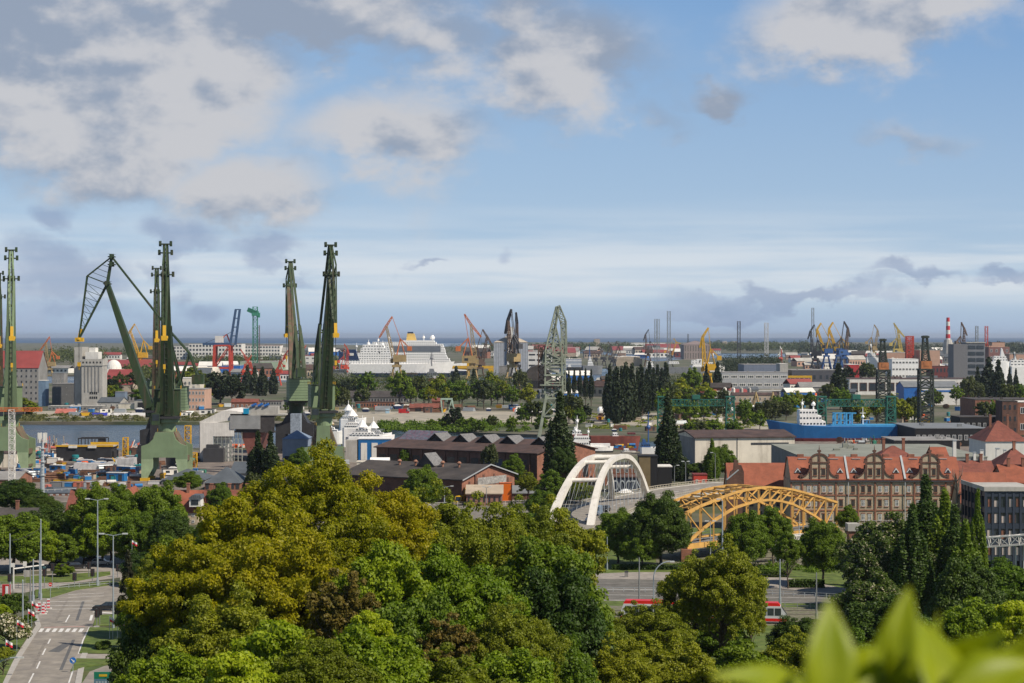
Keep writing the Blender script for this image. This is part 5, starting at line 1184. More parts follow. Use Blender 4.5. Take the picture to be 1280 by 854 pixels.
bld('long_white_hall', 'long white hall with brown piers under a dark gutter', 'hall', 1062, 1222, 493, 474, d=50, wall=m_white, roof='flat', rm=m_tarb, Y=1700, win=(14, 1, .82, .55), fm=m_brickd, mull=0)
bld('white_blue_hall', 'white hall with a blue stripe and a grey roof behind the dark lattice crane', 'hall', 1150, 1200, 506, 484, d=40, wall=m_white, roof='gable', rm=m_grey, ridge=477, Y=1450)
bld('white_blue_hall', 'hall end with a bright blue gable beside the white striped hall', 'hall', 1130, 1150, 506, 484, d=30, wall=m_blue, roof='gable', rm=m_grey, ridge=477, Y=1452)
def stripe():
 Y = 1449.0; sc = S(Y); MB().box((1150 - CX) * sc, (1200 - CX) * sc, -.2, -.05, 0, 1.2).B('wall_stripe', m_blue, bpy.data.objects.get('white_blue_hall')).location = (-(1150 - CX) * sc, 0, H - (490 - HY) * sc)
stripe()
bld('red_panel_hall', 'bright red square hall end beside the dark trees', 'hall', 1060, 1074, 470, 456, d=30, wall=mat('red_panel', (.42, .03, .03), .6), roof='flat', rm=m_white, Y=2150)
def tower_office():
 Y = 1900.0; sc = S(Y); o = thing('office_tower', 'grey six storey office block with dark window bands rising over the halls', 'office building', ((1192 - CX) * sc, Y, 0), R(0))
 h = H - (429 - HY) * sc; w = 40 * sc; d = 24
 mg = mat('tower_grey', (.17, .18, .20), .7, dirt=.1); MB().box(0, w * .42, 0, d, 0, h - 1).B('stair_wing', mat('tower_panel', (.16, .16, .17), .7, var=.3, scale=3), o)
 MB().box(w * .42, w, 2, d, 0, h).B('wall', mg, o); MB().box(w * .42 - .4, w + .4, 1.4, d, h, h + 1).B('roof', m_conc, o)
 for j in range(7):
  for i in range(2):
   MB().box(w * (.47 + .26 * i), w * (.47 + .26 * i + .23), 1.7, 1.98, h - 5.5 - j * 6, h - 2.2 - j * 6).B('window', m_glass, o)
tower_office()
bld('peach_hall', 'peach industrial hall left of the office tower', 'hall', 1150, 1175, 456, 438, d=60, wall=m_pink, roof='flat', rm=m_conc, Y=2700)
bld('peach_hall', 'long low peach hall behind the red crane', 'hall', 1108, 1150, 460, 441, d=60, wall=m_pink, roof='flat', rm=m_conc, Y=2760)
bld('peach_hall', 'tall brown red block right of the office tower', 'block', 1236, 1262, 460, 434, d=40, wall=mat('block_brown', (.22, .11, .10), .8), roof='flat', rm=m_pink, Y=2500, win=(4, 4, .4, .4))
bld('peach_hall', 'long peach wing with grey roof at the right edge', 'hall', 1262, 1300, 470, 443, d=40, wall=m_pink, roof='flat', rm=m_concd, Y=2350, win=(4, 2, .5, .3))
bld('peach_hall', 'small peach block on top of the brown block row', 'block', 1240, 1256, 450, 428, d=20, wall=m_pink, roof='flat', rm=m_brickd, Y=2560)
bld('rust_pipe_hall', 'dark red pipe rack hall at the chimney foot', 'hall', 1165, 1192, 467, 458, d=30, wall=mat('pipe_rust', (.16, .04, .035), .8), roof='flat', rm=m_brickd, Y=2150, win=(6, 2, .5, .5), fm=m_dframe)
bld('white_ship_hall', 'white superstructure like hall behind the red lattice crane', 'hall', 1115, 1148, 466, 449, d=40, wall=m_steelw, roof='flat', rm=m_white, Y=2300, win=(8, 3, .7, .3), fm=m_white)
def wrapped_ship():
 Y = 795.0; sc = S(Y); X0 = (250 - CX) * sc
 o = thing('wrapped_ship_shed', 'huge scaffold shed wrapped in white tarpaulin covering a ship under repair', 'scaffold shed', (X0, Y, 0))
 mt = mat('tarpaulin_white', (.72, .69, .64), .8, var=.14, scale=1.2, kind='seams', ks=.5, col2=(.6, .58, .55))
 w = 74 * sc; h = H - (526 - HY) * sc; d = 34
 r = MB(); n = 8; top = 3.8
 r.xprism([(-.5, h - .6), (w * .36, h + top), (w * .5, h + top + .3)] + [(w * (.5 + .5 * t), h + (top + .3) * math.cos(t * 1.45) ** .8 - .5 * t) for t in (.25, .5, .75, .95)] + [(w, h - 1.4), (w - .5, h - 1.4), (w * .7, h + .8), (4.8, h - 1)], 0, d); r.B('tarpaulin_roof', mt, o)
 MB().box(0, 5.2, -.3, .4, 0, h - .7).box(5.21, 13.6, -.35, .3, h * .62, h - .7).box(5.21, 12.6, 1.6, 2, 0, h * .62).B('tarpaulin_wall', mt, o)
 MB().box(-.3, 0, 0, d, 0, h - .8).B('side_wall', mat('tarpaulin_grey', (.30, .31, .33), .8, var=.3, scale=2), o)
 k = MB()
 for i in range(8):
  x = 5.5 + i * 1.6; k.bar((x, -.2, 0), (x, -.2, h * .72), .16)
  k.bar((x, 1.4, 0), (x, 1.4, h * .72), .16)
 for j in range(10):
  z = 1.5 + j * 1.9
  if z < h * .7: k.bar((5.5, -.2, z), (16.8, -.2, z), .14); k.bar((5.5, -.2, z), (7.1, -.2, z + 1.9), .1)
 k.B('scaffold', mat('scaffold_grey', (.36, .38, .34), .5), o)
 m_hull = mat('hull_red_brown', (.20, .075, .06), .8, var=.25, scale=.5, dirt=.3)
 hb = MB(); hb.frustum((19, w - 2, 2, d - 4, 2), (16, w + 2, 1, d, 11.5)); hb.B('ship_hull', m_hull, o)
 MB().box(14, w + 6, .4, 1.0, 12.2, 18).box(13, w + 6.5, .2, 1, 11.6, 12.2).box(13.4, w + 6, 1, d - 2, 17.8, 18).B('deck_side', mat('dark_deck', (.05, .045, .045), .8, var=.4, scale=2), o)
 MB().box(12, 24, -.6, .1, 13, 18.4).B('corrugated_screen', mat('screen_grey', (.33, .34, .34), .7, kind='corrugated', ks=1.4, col2=(.2, .2, .2)), o)
 MB().box(12, 34, 0, 8, 18.4, 19.0).box(19, 31, .5, 6, 19, 22).B('deck_house', m_conc, o)
 for i, x in enumerate((21.5, 24, 26.5)):
  b = MB(); b.tube((x - 1, .3, 22.1), (x + .9, .3, 22.9), .55, n=10); b.B('blue_fan', m_blue, o)
 MB().box(17.2, 19.4, -.3, .4, 19, 21.2).B('blue_box', mat('box_cyan', (.01, .28, .5), .5), o)
 MB().box(2, 10, -5, -.6, 0, 5.5).box(3, 8, -4, -1, 5.5, 7).B('dark_tanks', m_dframe, o)
 MB().box(36, 40, -.5, 4, 0, 19).B('stair_tower', mat('tower_bluegrey', (.25, .29, .34), .7, var=.4, scale=4), o)
wrapped_ship()
def container(px, py, w, h, Y, m, label, dy=2.5, name='shipping_container', rz=0.0, cat='container', grp='containers and boxes on the shipyard quay'):
 sc = S(Y); o = thing(name, label, cat, ((px - CX) * sc, Y, max(0, H - (py - HY) * sc)), rz, grp)
 ww, hh = w * sc, h * sc; b = MB(); b.box(-ww / 2, ww / 2, 0, dy, .12, hh); b.B('body', m, o)
 k = MB(); t = .12
 for x in (-ww / 2, ww / 2 - t): k.box(x - .03, x + t + .03, -.06, .06, 0, hh + .05); k.box(x - .03, x + t + .03, dy - .06, dy + .06, 0, hh + .05)
 for z in (0, hh - .06): k.box(-ww / 2 + t, ww / 2 - t, -.05, .05, z, z + .12)
 k.B('frame', m_dframe if m is not m_dframe else m_zinc, o); return o
m_or = mat('orange_paint', (.75, .16, .01), .5, var=.1, kind='corrugated', ks=2.2, col2=(.6, .12, .008))
container(632, 627, 16, 23, 600, m_or, 'tall bright orange container standing on end beside the brick workshop', dy=3.5, grp=None)
def absorb(src, dst, only=None):
 def mw(o): return Matrix.Translation(o.location) @ o.rotation_euler.to_matrix().to_4x4()
 inv = mw(dst).inverted()
 for c in list(src.children):
  b = inv @ mw(src) @ mw(c); c.parent = dst; c.location = b.to_translation(); c.rotation_euler = b.to_euler()
 bpy.data.objects.remove(src)
def by_label(s):
 return next(o for o in COL.objects if o.parent is None and s in str(o.get('label', '')))
absorb(by_label('scrolled gable wall at the left'), by_label('scrolled gable beside the overpass'))
absorb(by_label('white dormer with a grey roof'), by_label('white dormer beside the wood'))
m_cg = mat('crane_green', (.027, .052, .018), .6, var=.25, scale=.6, dirt=.75)
m_cgl = mat('crane_green_light', (.185, .255, .14), .6, var=.12, scale=.5, dirt=.2)
m_cgd = mat('crane_green_dark', (.03, .055, .025), .65, var=.35, scale=.8, dirt=.6)
m_rust = mat('crane_rust', (.15, .09, .065), .8, var=.35, scale=1, dirt=.4, col2=(.10, .10, .05), ks=6)
m_ylw = mat('paint_yellow', (.62, .36, .02), .5, var=.15, scale=1, dirt=.2)
m_black = mat('steel_black', (.03, .03, .032), .6, var=.3)
m_rope = mat('wire_rope', (.06, .06, .06), .6)
m_conc_l = m_conc
def kone(name, label, px, base_row, top_row, rz, jib=1.0, mats=None, lean=0.0, house=True, dark_portal=False, group='tall green shipyard cranes', luff='a', rusty=False, grey_tip=False, slim=False):
 """level luffing shipyard crane, 82 m to the horn; jib points along local +x before the turn rz"""
 Y = GY(base_row); hz_ = H - (top_row - HY) * S(Y); s = hz_ / 82.0
 o = thing(name, label, 'crane', ((px - CX) * S(Y), Y, 0), 0, group)
 mg, mgl, mgd = mats or (m_cg, m_cgl, m_cgd)
 mp = m_black if dark_portal else mgl
 for y in (-6, 5.2):
  MB().xprism([(-8, 0), (-6.4, 0), (-4.0, 4.6), (-3.9, 8.2), (3.9, 8.2), (4.6, 4.0), (6.0, 0), (8, 0), (8, 12.2), (5.6, 13.0), (3.9, 14.6), (3.1, 17), (-3.1, 17), (-3.9, 14.6), (-5.6, 13.0), (-8, 12.2)][::-1] if not slim else [(-7.2, 0), (-4, 0), (-3.6, 5), (3.6, 5), (4, 0), (7.2, 0), (7.2, 9.0), (2.6, 9.8), (2.3, 17), (-2.3, 17), (-2.6, 9.8), (-7.2, 9.0)][::-1], y * (.5 if slim else 1), y * (.5 if slim else 1) + .8).B('portal_frame', mp, o)
  if not dark_portal and not slim: MB().xprism([(-8, .1), (-6.4, .1), (-4.0, 4.6), (-3.9, 7.6), (-8, 7.6)][::-1], y - .02, y - .005).xprism([(8, .1), (8, 7.6), (3.9, 7.6), (4.6, 4.0), (6, .1)][::-1], y - .02, y - .005).B('lower_panel', mat('portal_pale_green', (.30, .38, .22), .6, dirt=.15), o)
 K = MB()
 for x in (-7.1, 6.4): K.box(x, x + .7, *((-2.2, 2.6) if slim else (-5.15, 5.15)), 6.8, 8.6); K.box(x, x + .7, *((-2.2, 2.6) if slim else (-5.15, 5.15)), 2, 2.8)
 K.frustum((-5, 5, -2, 2, 8.9) if slim else (-6, 6, -4.8, 4.8, 12), (-2.2, 2.2, -2, 2, 17) if slim else (-3.2, 3.2, -4.0, 4.0, 17)); K.B('portal_deck', m_rust if not dark_portal else m_black, o)
 for x in (-6.8, 6.8):
  w_ = MB()
  for y in (-5.6, 5.6): w_.box(x - 1.6, x + 1.6, y - .7, y + .7, -.1, 1.1)
  w_.B('bogie', m_ylw if not dark_portal else m_black, o)
 C = MB(); C.lathe([(3.0, 17), (3.0, 20), (4.2, 20.3), (4.2, 21.5)], n=20); C.B('pillar', mg if dark_portal else mgl, o)
 top = []
 def up(mb, nm, m, par=None):
  ob = mb.B(nm, m, par or o); ob.rotation_euler = (0, 0, rz) if par is None else (0, 0, 0); return ob
 h = MB(); h.box(-8.5, 5.0, -4.6, 4.6, 21.6, 22.4); ho = up(h, 'turntable', m_black)
 h = MB(); h.box(-11.5, -2.5, -4.4, 4.4, 22.45, 31.5); hs = up(h, 'machinery_house', mgl if house else mg)
 h = MB()
 for k in range(1, 8): h.box(-11.6, -2.4, -4.47, -4.43, 22.45 + k * 1.1, 22.52 + k * 1.1); h.box(-11.6, -2.4, 4.43, 4.47, 22.45 + k * 1.1, 22.52 + k * 1.1); h.box(-11.58, -11.53, -4.4, 4.4, 22.45 + k * 1.1, 22.52 + k * 1.1)
 h.box(-11.7, -2.3, -4.6, 4.6, 31.5, 31.7); h.B('panel_seams', mgd, hs)
 h = MB(); h.box(2.2, 5.2, -5.2, -2.4, 19.5, 23.6); cb = up(h, 'cab', mg); MB().box(5.2, 5.26, -5.0, -2.6, 21, 23.2).box(2.5, 5.0, -5.26, -5.2, 21, 23.2).B('window', m_glass, cb)
 tip = V3((19.5, 0, 71.5)); root_ = V3((3.0, 0, 23.5))
 b = MB(); 
 mid = root_.lerp(tip, .45)
 b.bar(root_ + V3((0, -1.25, 0)), mid + V3((0, -.95, 0)), 3.2, 2.3, 2.8, 1.8, up=(0, 1, 0)); b.bar(root_ + V3((0, 1.25, 0)), mid + V3((0, .95, 0)), 3.2, 2.3, 2.8, 1.8, up=(0, 1, 0))
 b.bar(mid + V3((0, -.95, 0)), tip + V3((0, -.75, 0)), 2.8, 1.8, 1.6, 1.2, up=(0, 1, 0)); b.bar(mid + V3((0, .95, 0)), tip + V3((0, .75, 0)), 2.8, 1.8, 1.6, 1.2, up=(0, 1, 0))
 for i in range(9):
  c = root_.lerp(tip, .06 + i * .105); ww = 2.2 - 1.3 * (i / 9); b.bar(c + V3((0, -ww, 0)), c + V3((0, ww, 0)), 1.4, .9)
 bo = up(b, 'main_boom', m_rust if rusty else mg)
 b = MB()
 for i in range(24): c = root_.lerp(tip, .05 + i * .039) + V3((1.9 - i * .035, 0, 0)); b.bar(c + V3((0, -.5, 0)), c + V3((0, .5, 0)), .15)
 for s_ in (-.5, .5): b.bar(root_ + V3((1.9, s_, 0)), tip + V3((1.0, s_, 0)), .14)
 b.B('ladder', mgd, bo)
 head = V3((30.5, 0, 50)); horn = V3((17.8, 0, 82)); kn = V3((27.3, 0, 74.5))
 j = MB(); gt = None
 for s_ in (-1, 1):
  a = V3((0, .9 * s_, 0)); a2 = V3((0, .35 * s_, 0))
  j.bar(head + a2, tip + a, .7, .55); j.bar(head + a2, kn + a * .7, .5, .4); j.bar(kn + a * .7, horn + a2, .5, .4); j.bar(kn + a * .7, tip + a, .4, .35); j.bar(tip + a, horn + a2, .9, .6)
 for i in range(1, 9):
  f = i / 9; c = head.lerp(tip, f); d_ = head.lerp(kn, f); ww = .35 + .5 * f
  j.bar(c + V3((0, -ww, 0)), c + V3((0, ww, 0)), .25); j.bar(c, d_, .18); j.bar(head.lerp(tip, (i - 1) / 9), d_, .16)
 for i in range(1, 5): c = tip.lerp(horn, i / 5); j.bar(c + V3((0, -.8, 0)), c + V3((0, .8, 0)), .25); j.bar(c, kn.lerp(horn, i / 5), .18)
 up(j, 'fly_jib', mg)
 y_ = MB(); y_.lathe([(1.0, -.6), (1.3, -.3), (1.3, .3), (1.0, .6)], tuple(head), 10); y_.box(head.x - 1.8, head.x + 1.4, -1.0, 1.0, head.z - 1.0, head.z + .6); y_.bar(head + V3((0, 0, 0)), head + V3((-.8, 0, 4)), 1.1); yh = up(y_, 'sheave_head', m_ylw)
 r_ = MB()
 for dx in (-.3, .3): r_.tube(head + V3((dx, 0, -1)), (head.x, 0, head.z - 9 * jib), .07, n=4)
 up(r_, 'hoist_rope', m_rope); k_ = MB(); k_.box(head.x - .6, head.x + .6, -.4, .4, head.z - 10.6 * jib, head.z - 9 * jib); k_.tube((head.x, 0, head.z - 10.6 * jib), (head.x, 0, head.z - 12 * jib), .25, .1); up(k_, 'hook_block', m_ylw)
 p_ = MB()
 for c, ww in ((tip, 2.6), (horn, 1.8), (horn + V3((0, 0, -3)), 2.1)):
  p_.box(c.x - 1.2, c.x + 1.2, -ww, ww, c.z - .25, c.z + .15)
  for s_ in (-1, 1): p_.box(c.x - .5, c.x + .5, s_ * ww - .45, s_ * ww + .45, c.z - .8, c.z + 1.0)
  for s_ in (-1, 1):
   p_.bar((c.x - 1.2, s_ * ww, c.z + 1), (c.x + 1.2, s_ * ww, c.z + 1), .1)
 p_.tube(tip + V3((0, -1.4, 0)), tip + V3((0, 1.4, 0)), 1.1, n=10); up(p_, 'platforms', mgd if not grey_tip else m_ylw)
 a_ = MB(); at = V3((-4.0, 0, 54.0))
 for s_ in (-1, 1):
  a_.bar((1.5, 1.9 * s_, 22.4), at + V3((0, .9 * s_, 0)), 1.2, .9, .7, .6); a_.bar((-9.5, 1.9 * s_, 31.5), at + V3((0, .9 * s_, 0)), 1.0, .8, .6, .6)
 for f in (.3, .5, .7, .9):
  ww = 1.9 - 1.0 * f; c = V3((1.5, 0, 22.4)).lerp(at, f); a_.bar(c + V3((0, -ww, 0)), c + V3((0, ww, 0)), .5); c2 = V3((-9.5, 0, 31.5)).lerp(at, f); a_.bar(c2 + V3((0, -ww, 0)), c2 + V3((0, ww, 0)), .4); a_.bar(c, c2, .35)
 up(a_, 'a_frame', mg); t_ = MB()
 for s_ in (-1, 1): t_.bar(horn + V3((0, .5 * s_, 0)), at + V3((0, .8 * s_, .3)), .9, .6)
 up(t_, 'tie_rod', mg)
 rk = MB()
 for s_ in (-1, 1): rk.bar(at + V3((0, .9 * s_, 0)), (-12.5, 1.2 * s_, 44.5), 1.3, .6); rk.bar((-12.5, 1.2 * s_, 44.5), (-15.5, 1.4 * s_, 36), 1.2, .7); rk.bar((-12.5, 1.2 * s_, 44.5), (-8, 2.4 * s_, 31.6), .5)
 rk.box(-18, -13.5, -1.9, 1.9, 32.5, 36.2); up(rk, 'counterweight', mg if luff == 'a' else m_rust)
 rg = MB()
 for z in (17.1, 22.5, 31.8):
  ww = 4.6 if z > 20 else 3.2; x0 = -11.5 if z > 30 else (-8.5 if z > 20 else -3.2); x1 = -2.5 if z > 30 else (5 if z > 20 else 3.2)
  for s_ in (-1, 1):
   rg.bar((x0, ww * s_, z + 1), (x1, ww * s_, z + 1), .1)
   for i in range(6): x = x0 + (x1 - x0) * i / 5; rg.bar((x, ww * s_, z), (x, ww * s_, z + 1), .08)
 up(rg, 'railing', m_ylw if not dark_portal else mgd)
 o.scale = (s, s, s); return o
c1 = kone('level_luffing_crane', 'tall green crane with the wide light green portal, boom raised towards the viewer', 209, 600, 308, R(-82), house=False)
k2 = kone('level_luffing_crane', 'slim brown green crane tower standing just left behind the wide portal crane', 196, 562, 337, R(-80), rusty=True, dark_portal=True, slim=True)
k3 = kone('level_luffing_crane', 'green crane with its bent jib stretched out to the left over the grain elevator', 197, 585, 321, R(180), dark_portal=True, slim=True)
k4 = kone('level_luffing_crane', 'crane with rusty boom above a square light green machinery house', 370, 566, 325, R(104), rusty=True, dark_portal=True)
k5 = kone('level_luffing_crane', 'dark green crane right of the rusty one with a yellow jib top', 405, 590, 309, R(-77), slim=True)
k6 = kone('level_luffing_crane', 'pale green crane seen end on near the left edge', 13, 590, 315, R(-75), mats=(m_cgl, m_cgl, m_cg))
k7 = kone('level_luffing_crane', 'grey green crane cut by the left edge of the picture', -2, 570, 343, R(-75), rusty=True)
def harbour_crane(label, px, base_row, top_row, mats, rz=0.0, spread=1.0, name='harbour_crane', jibdown=.35, legs='portal', group='luffing cranes of the harbour', boomx=14.0, horn=True, r=.35):
 """portal crane with lattice boom and fly jib, 60 m to the top"""
 Y = GY(base_row); s = (H - (top_row - HY) * S(Y)) / 60.0
 o = thing(name, label, 'crane', ((px - CX) * S(Y), Y, 0), 0, group); o.scale = (s, s, s)
 mp, mb_, mj = mats
 P = MB()
 for x in (-5, 5):
  for y in (-5, 5): P.bar((x * 1.2, y, 0), (x * .5, y * .5, 17), 1.3, 1.3, 1.0, 1.0)
  P.bar((x * 1.1, -5, 4), (x * 1.1, 5, 4), .9)
 for y in (-5, 5): P.bar((-5, y, 9), (5, y, 9), .9)
 P.box(-4, 4, -4, 4, 16.5, 18.5); P.tube((0, 0, 18.5), (0, 0, 21), 2.2, n=12); P.B('portal', mp, o)
 def up(mb, nm, m):
  ob = mb.B(nm, m, o); ob.rotation_euler = (0, 0, rz); return ob
 h = MB(); h.box(-8, 3, -3, 3, 21, 27); h.box(3, 5.5, -2.6, 0, 20, 24); hh = up(h, 'machinery_house', mp); MB().box(5.5, 5.6, -2.4, -.2, 21.5, 23.5).box(-6, -3, -3.1, -3, 23, 25).B('window', m_glass, hh)
 tip = V3((boomx, 0, 52)); b = MB(); b.truss((2.5, 0, 24), tip, 3.6, 3.0, 1.4, 1.4, n=9, r=r * 1.0); up(b, 'boom', mb_)
 horn_ = V3((boomx - 5, 0, 60)) if horn else tip; head = tip + V3((11 * spread, 0, -52 * jibdown * .55)); j = MB()
 j.truss(horn_, tip, .9, .9, 1.4, 1.6, n=3, r=r); j.truss(tip, head, 1.4, 1.8, .8, .8, n=5, r=r); up(j, 'fly_jib', mj)
 a = MB()
 for s_ in (-1, 1):
  a.bar((0, 2.2 * s_, 27), (-3, .6 * s_, 41), .7); a.bar((-7, 2.2 * s_, 27), (-3, .6 * s_, 41), .6); a.bar((-3, .6 * s_, 41), horn_ + V3((0, .4 * s_, 0)), .4); a.bar((-3, .8 * s_, 41), (-10, 1 * s_, 34), .8)
 a.box(-13, -9, -1.8, 1.8, 30.5, 34.5); up(a, 'counterweight', mj)
 w_ = MB(); w_.tube(head, head + V3((0, 0, -12)), .1, n=4); w_.box(head.x - .6, head.x + .6, -.5, .5, head.z - 13.5, head.z - 12); up(w_, 'hook', m_black)
 return o
m_y2 = mat('crane_yellow_pale', (.50, .38, .10), .6, var=.2, dirt=.3); m_red = mat('crane_red', (.50, .06, .03), .55, var=.2, dirt=.2); m_or2 = mat('crane_orange_red', (.55, .16, .05), .6, var=.2, dirt=.2)
m_brn = mat('crane_brown', (.11, .07, .05), .7, var=.3); m_dk = mat('crane_dark', (.05, .05, .055), .7, var=.3); m_sea = mat('gantry_sea_green', (.02, .13, .09), .6, var=.2, dirt=.3); m_bl2 = mat('crane_blue', (.03, .09, .25), .55, var=.2)
m_gy = mat('lattice_grey_green', (.26, .29, .22), .7, var=.25, dirt=.4); m_tan = mat('crane_tan', (.36, .26, .12), .65, var=.25, dirt=.25)
Yw = (m_ylw, m_ylw, m_ylw)
harbour_crane('bright yellow crane with drooping jib behind the long green boom', 176, 470, 405, Yw, rz=R(180), boomx=12, spread=.6)
harbour_crane('small tan crane with a red boom in front of the red roofed warehouse', 62, 478, 421, (m_tan, m_tan, m_or2), rz=R(180), boomx=5, spread=.7)
harbour_crane('tan crane with an orange jib folded over the ferry', 496, 483, 396, (m_tan, m_tan, m_or2), rz=R(180), boomx=9, spread=.55)
harbour_crane('tan crane with a red brown jib left of the twin silos', 590, 487, 393, (m_tan, m_tan, m_or2), rz=R(0), boomx=-1, spread=.75)
harbour_crane('brown crane leaning close behind the tan one left of the silos', 600, 480, 412, (m_brn, m_brn, m_brn), rz=R(15), boomx=8, spread=.55)
harbour_crane('dark crane with upright boom before the twin silos', 640, 487, 387, (m_tan, m_brn, m_dk), rz=R(120), boomx=6, spread=.4)
harbour_crane('second dark boom crane at the right of the silo cone', 645, 485, 391, (m_dk, m_brn, m_dk), rz=R(80), boomx=5, spread=.3)
harbour_crane('yellow crane with steep jib beside the brown granary', 884, 492, 410, Yw, rz=R(180), boomx=4, spread=.25, r=.5)
harbour_crane('pale yellow crane with a sloping twin boom near the masts', 838, 460, 423, (m_dk, m_ylw, m_ylw), rz=R(0), boomx=12, spread=.8, jibdown=.1)
harbour_crane('blue based crane with a leaning yellow boom, left of the pair', 1033, 462, 404, (m_bl2, m_ylw, m_ylw), rz=R(182), boomx=12, spread=.1, r=.6, horn=True)
harbour_crane('blue based crane with a leaning yellow boom, right of the pair', 1048, 462, 403, (m_bl2, m_ylw, m_ylw), rz=R(182), boomx=12, spread=.1, r=.6)
harbour_crane('dark crane left of the pair of yellow booms', 1019, 466, 406, (m_dk, m_dk, m_dk), rz=R(160), boomx=6, spread=.3)
harbour_crane('dark brown crane crossing the right yellow boom', 1055, 466, 402, (m_bl2, m_brn, m_dk), rz=R(20), boomx=5, spread=.25)
harbour_crane('pale yellow crane with an angular jib over the peach halls', 1124, 462, 404, (m_y2, m_y2, m_y2), rz=R(0), boomx=-2, spread=.8, r=.5)
harbour_crane('beige crane with a folded boom above the sea horizon', 1092, 455, 406, (m_tan, m_tan, m_tan), rz=R(0), boomx=6, spread=.2)
harbour_crane('dark twin legged crane right of the striped chimney', 1203, 458, 403, (m_dk, m_brn, m_brn), rz=R(30), boomx=3, spread=.5)
harbour_crane('dark crane near the tall masts beyond the poplars', 810, 458, 412, (m_brn, m_brn, m_dk), rz=R(170), boomx=4, spread=.3)
for px, b, t in ((755, 462, 427), (765, 463, 427), (768, 462, 432), (745, 460, 431)):
 harbour_crane('*small dark crane with inclined lattice boom', px, b, t, (m_dk, m_dk, m_brn), rz=R(0), boomx=14, spread=.1, group='small dark cranes of the port basin')
for px, b, t, rz in ((316, 485, 437, 0), (347, 482, 437, 170), (304, 478, 444, 200), (432, 478, 430, 10), (368, 478, 432, 190)):
 harbour_crane('*red harbour crane with low boom', px, b, t, (m_red, m_red, m_red), rz=R(rz), boomx=-14 if px < 400 else 3, spread=.3, group='red harbour cranes beside the tower crane')
harbour_crane('blue crane standing by the grey ship across the water', 737, 462, 431, (m_bl2, m_bl2, m_bl2), rz=R(90), boomx=6, spread=.3)
harbour_crane('red and white mobile crane on the dark spit', 976, 458, 433, (m_red, m_red, m_steelw), rz=R(30), boomx=2, spread=.4)
def container_crane():
 Y = GY(470); sc = S(Y); o = thing('container_crane', 'red legged container crane with its blue boom raised', 'crane', ((282 - CX) * sc, Y, 0)); m_bb = mat('boom_blue', (.04, .085, .17), .6, var=.1)
 hx = 14 * sc; P = MB(); zt = H - (432 - HY) * sc
 for x in (-hx, hx * .5):
  for y in (-9, 9): P.bar((x, y, 0), (x * .9, y, zt), 3.0); 
  P.bar((x, -9, zt * .4), (x, 9, zt * .4), 2)
 for y in (-9, 9): P.bar((-hx, y, 10), (hx * .5, y, 10), 2.4); P.bar((-hx, y, 10), (hx * .4, y, zt), 1.2); P.bar((-hx * .9, y, zt), (hx * .45, y, zt), 2)
 P.bar((hx * .5, 0, zt), (hx * .1, 0, H - (418 - HY) * sc), 1.6); P.bar((-hx, 0, zt), (hx * .1, 0, H - (418 - HY) * sc), 1.0); P.B('frame', m_red, o)
 B = MB(); b0 = V3((hx * .55, 0, zt + 1)); b1 = V3((hx * 1.05, 0, H - (387 - HY) * sc))
 for y in (-4, 4): B.bar(b0 + V3((-2, y, 0)), b1 + V3((-2, y, 0)), 1.8); B.bar(b0 + V3((4.5, y, 0)), b1 + V3((3, y, 0)), 1.8)
 for i in range(5): c = b0.lerp(b1, i / 4); B.bar(c + V3((-2, -4, 0)), c + V3((-2, 4, 0)), 1.2); B.bar(c + V3((-2, 4, 0)), c + V3((4, 4, 0)), 1.2); B.bar(c + V3((-2, -4, 0)), c + V3((4, -4, 0)), 1.2)
 B.B('boom', m_bb, o); Q = MB(); Q.box(-hx * 2.0, hx * .5, -5, -3, zt + .5, zt + 3.5); Q.box(-hx * 2, hx * .5, 3, 5, zt + .5, zt + 3.5); Q.B('rear_girder', m_bb, o)
 MB().box(-hx * .9, -hx * .2, -4.8, 4.8, zt + 3.6, zt + 12).B('machinery_house', m_white, o)
 MB().bar((-hx * 2, -4, zt + 2), (hx * .1, 0, H - (418 - HY) * sc), .5).bar((hx * .1, 0, H - (418 - HY) * sc), b0.lerp(b1, .4), .5).B('stay', m_dk, o)
container_crane()
def tower_crane(label, px, base, top, jl, jr, m, wide=3.0, z_j=None, Yc=None):
 Y = Yc or GY(base); sc = S(Y); zt = H - (top - HY) * sc; o = thing('tower_crane', label, 'crane', ((px - CX) * sc, Y, 0))
 MB().truss((0, 0, 0), (0, 0, zt * .97), wide, n=16, r=wide * .09).B('mast', m, o)
 if jl or jr:
  zj = H - (z_j - HY) * sc if z_j else zt * .93
  b = MB(); b.truss((0, 0, zj), (jl * sc, 0, zj + abs(jl) * sc * .45 * (1 if z_j else 0)), wide * .8, n=8, r=wide * .12); b.B('jib', m, o)
  b = MB(); b.bar((0, 0, zj), (jr * sc, 0, zj - 1), wide * .7, wide); b.box(jr * sc - 2, jr * sc + 2, -2, 2, zj - 6, zj); b.B('counter_jib', m, o)
  MB().box(-wide * .7, wide * .7, -wide * .8, wide * .8, zj - 4, zj).B('cab', m, o)
 return o
m_tc = mat('tower_crane_green', (.04, .22, .14), .6); m_mst = mat('mast_grey', (.22, .24, .25), .7)
tower_crane('green tower crane with a short jib beyond the red cranes', 319, 470, 381, -9, 4, m_tc, wide=5.5, z_j=391)
tower_crane('slim lattice mast left of the twin masts pair', 819.5, 462, 397, 0, 0, m_mst, wide=3.2)
tower_crane('slim lattice mast right beside its twin', 823, 462, 397, 0, 0, m_mst, wide=3.2)
tower_crane('tallest grey lattice mast near the granary', 836, 462, 387, 0, 0, m_mst, wide=4.6)
tower_crane('tall dark lamp mast in front of the dark spit', 923.5, 460, 400, 0, 0, m_dk, wide=4.5)
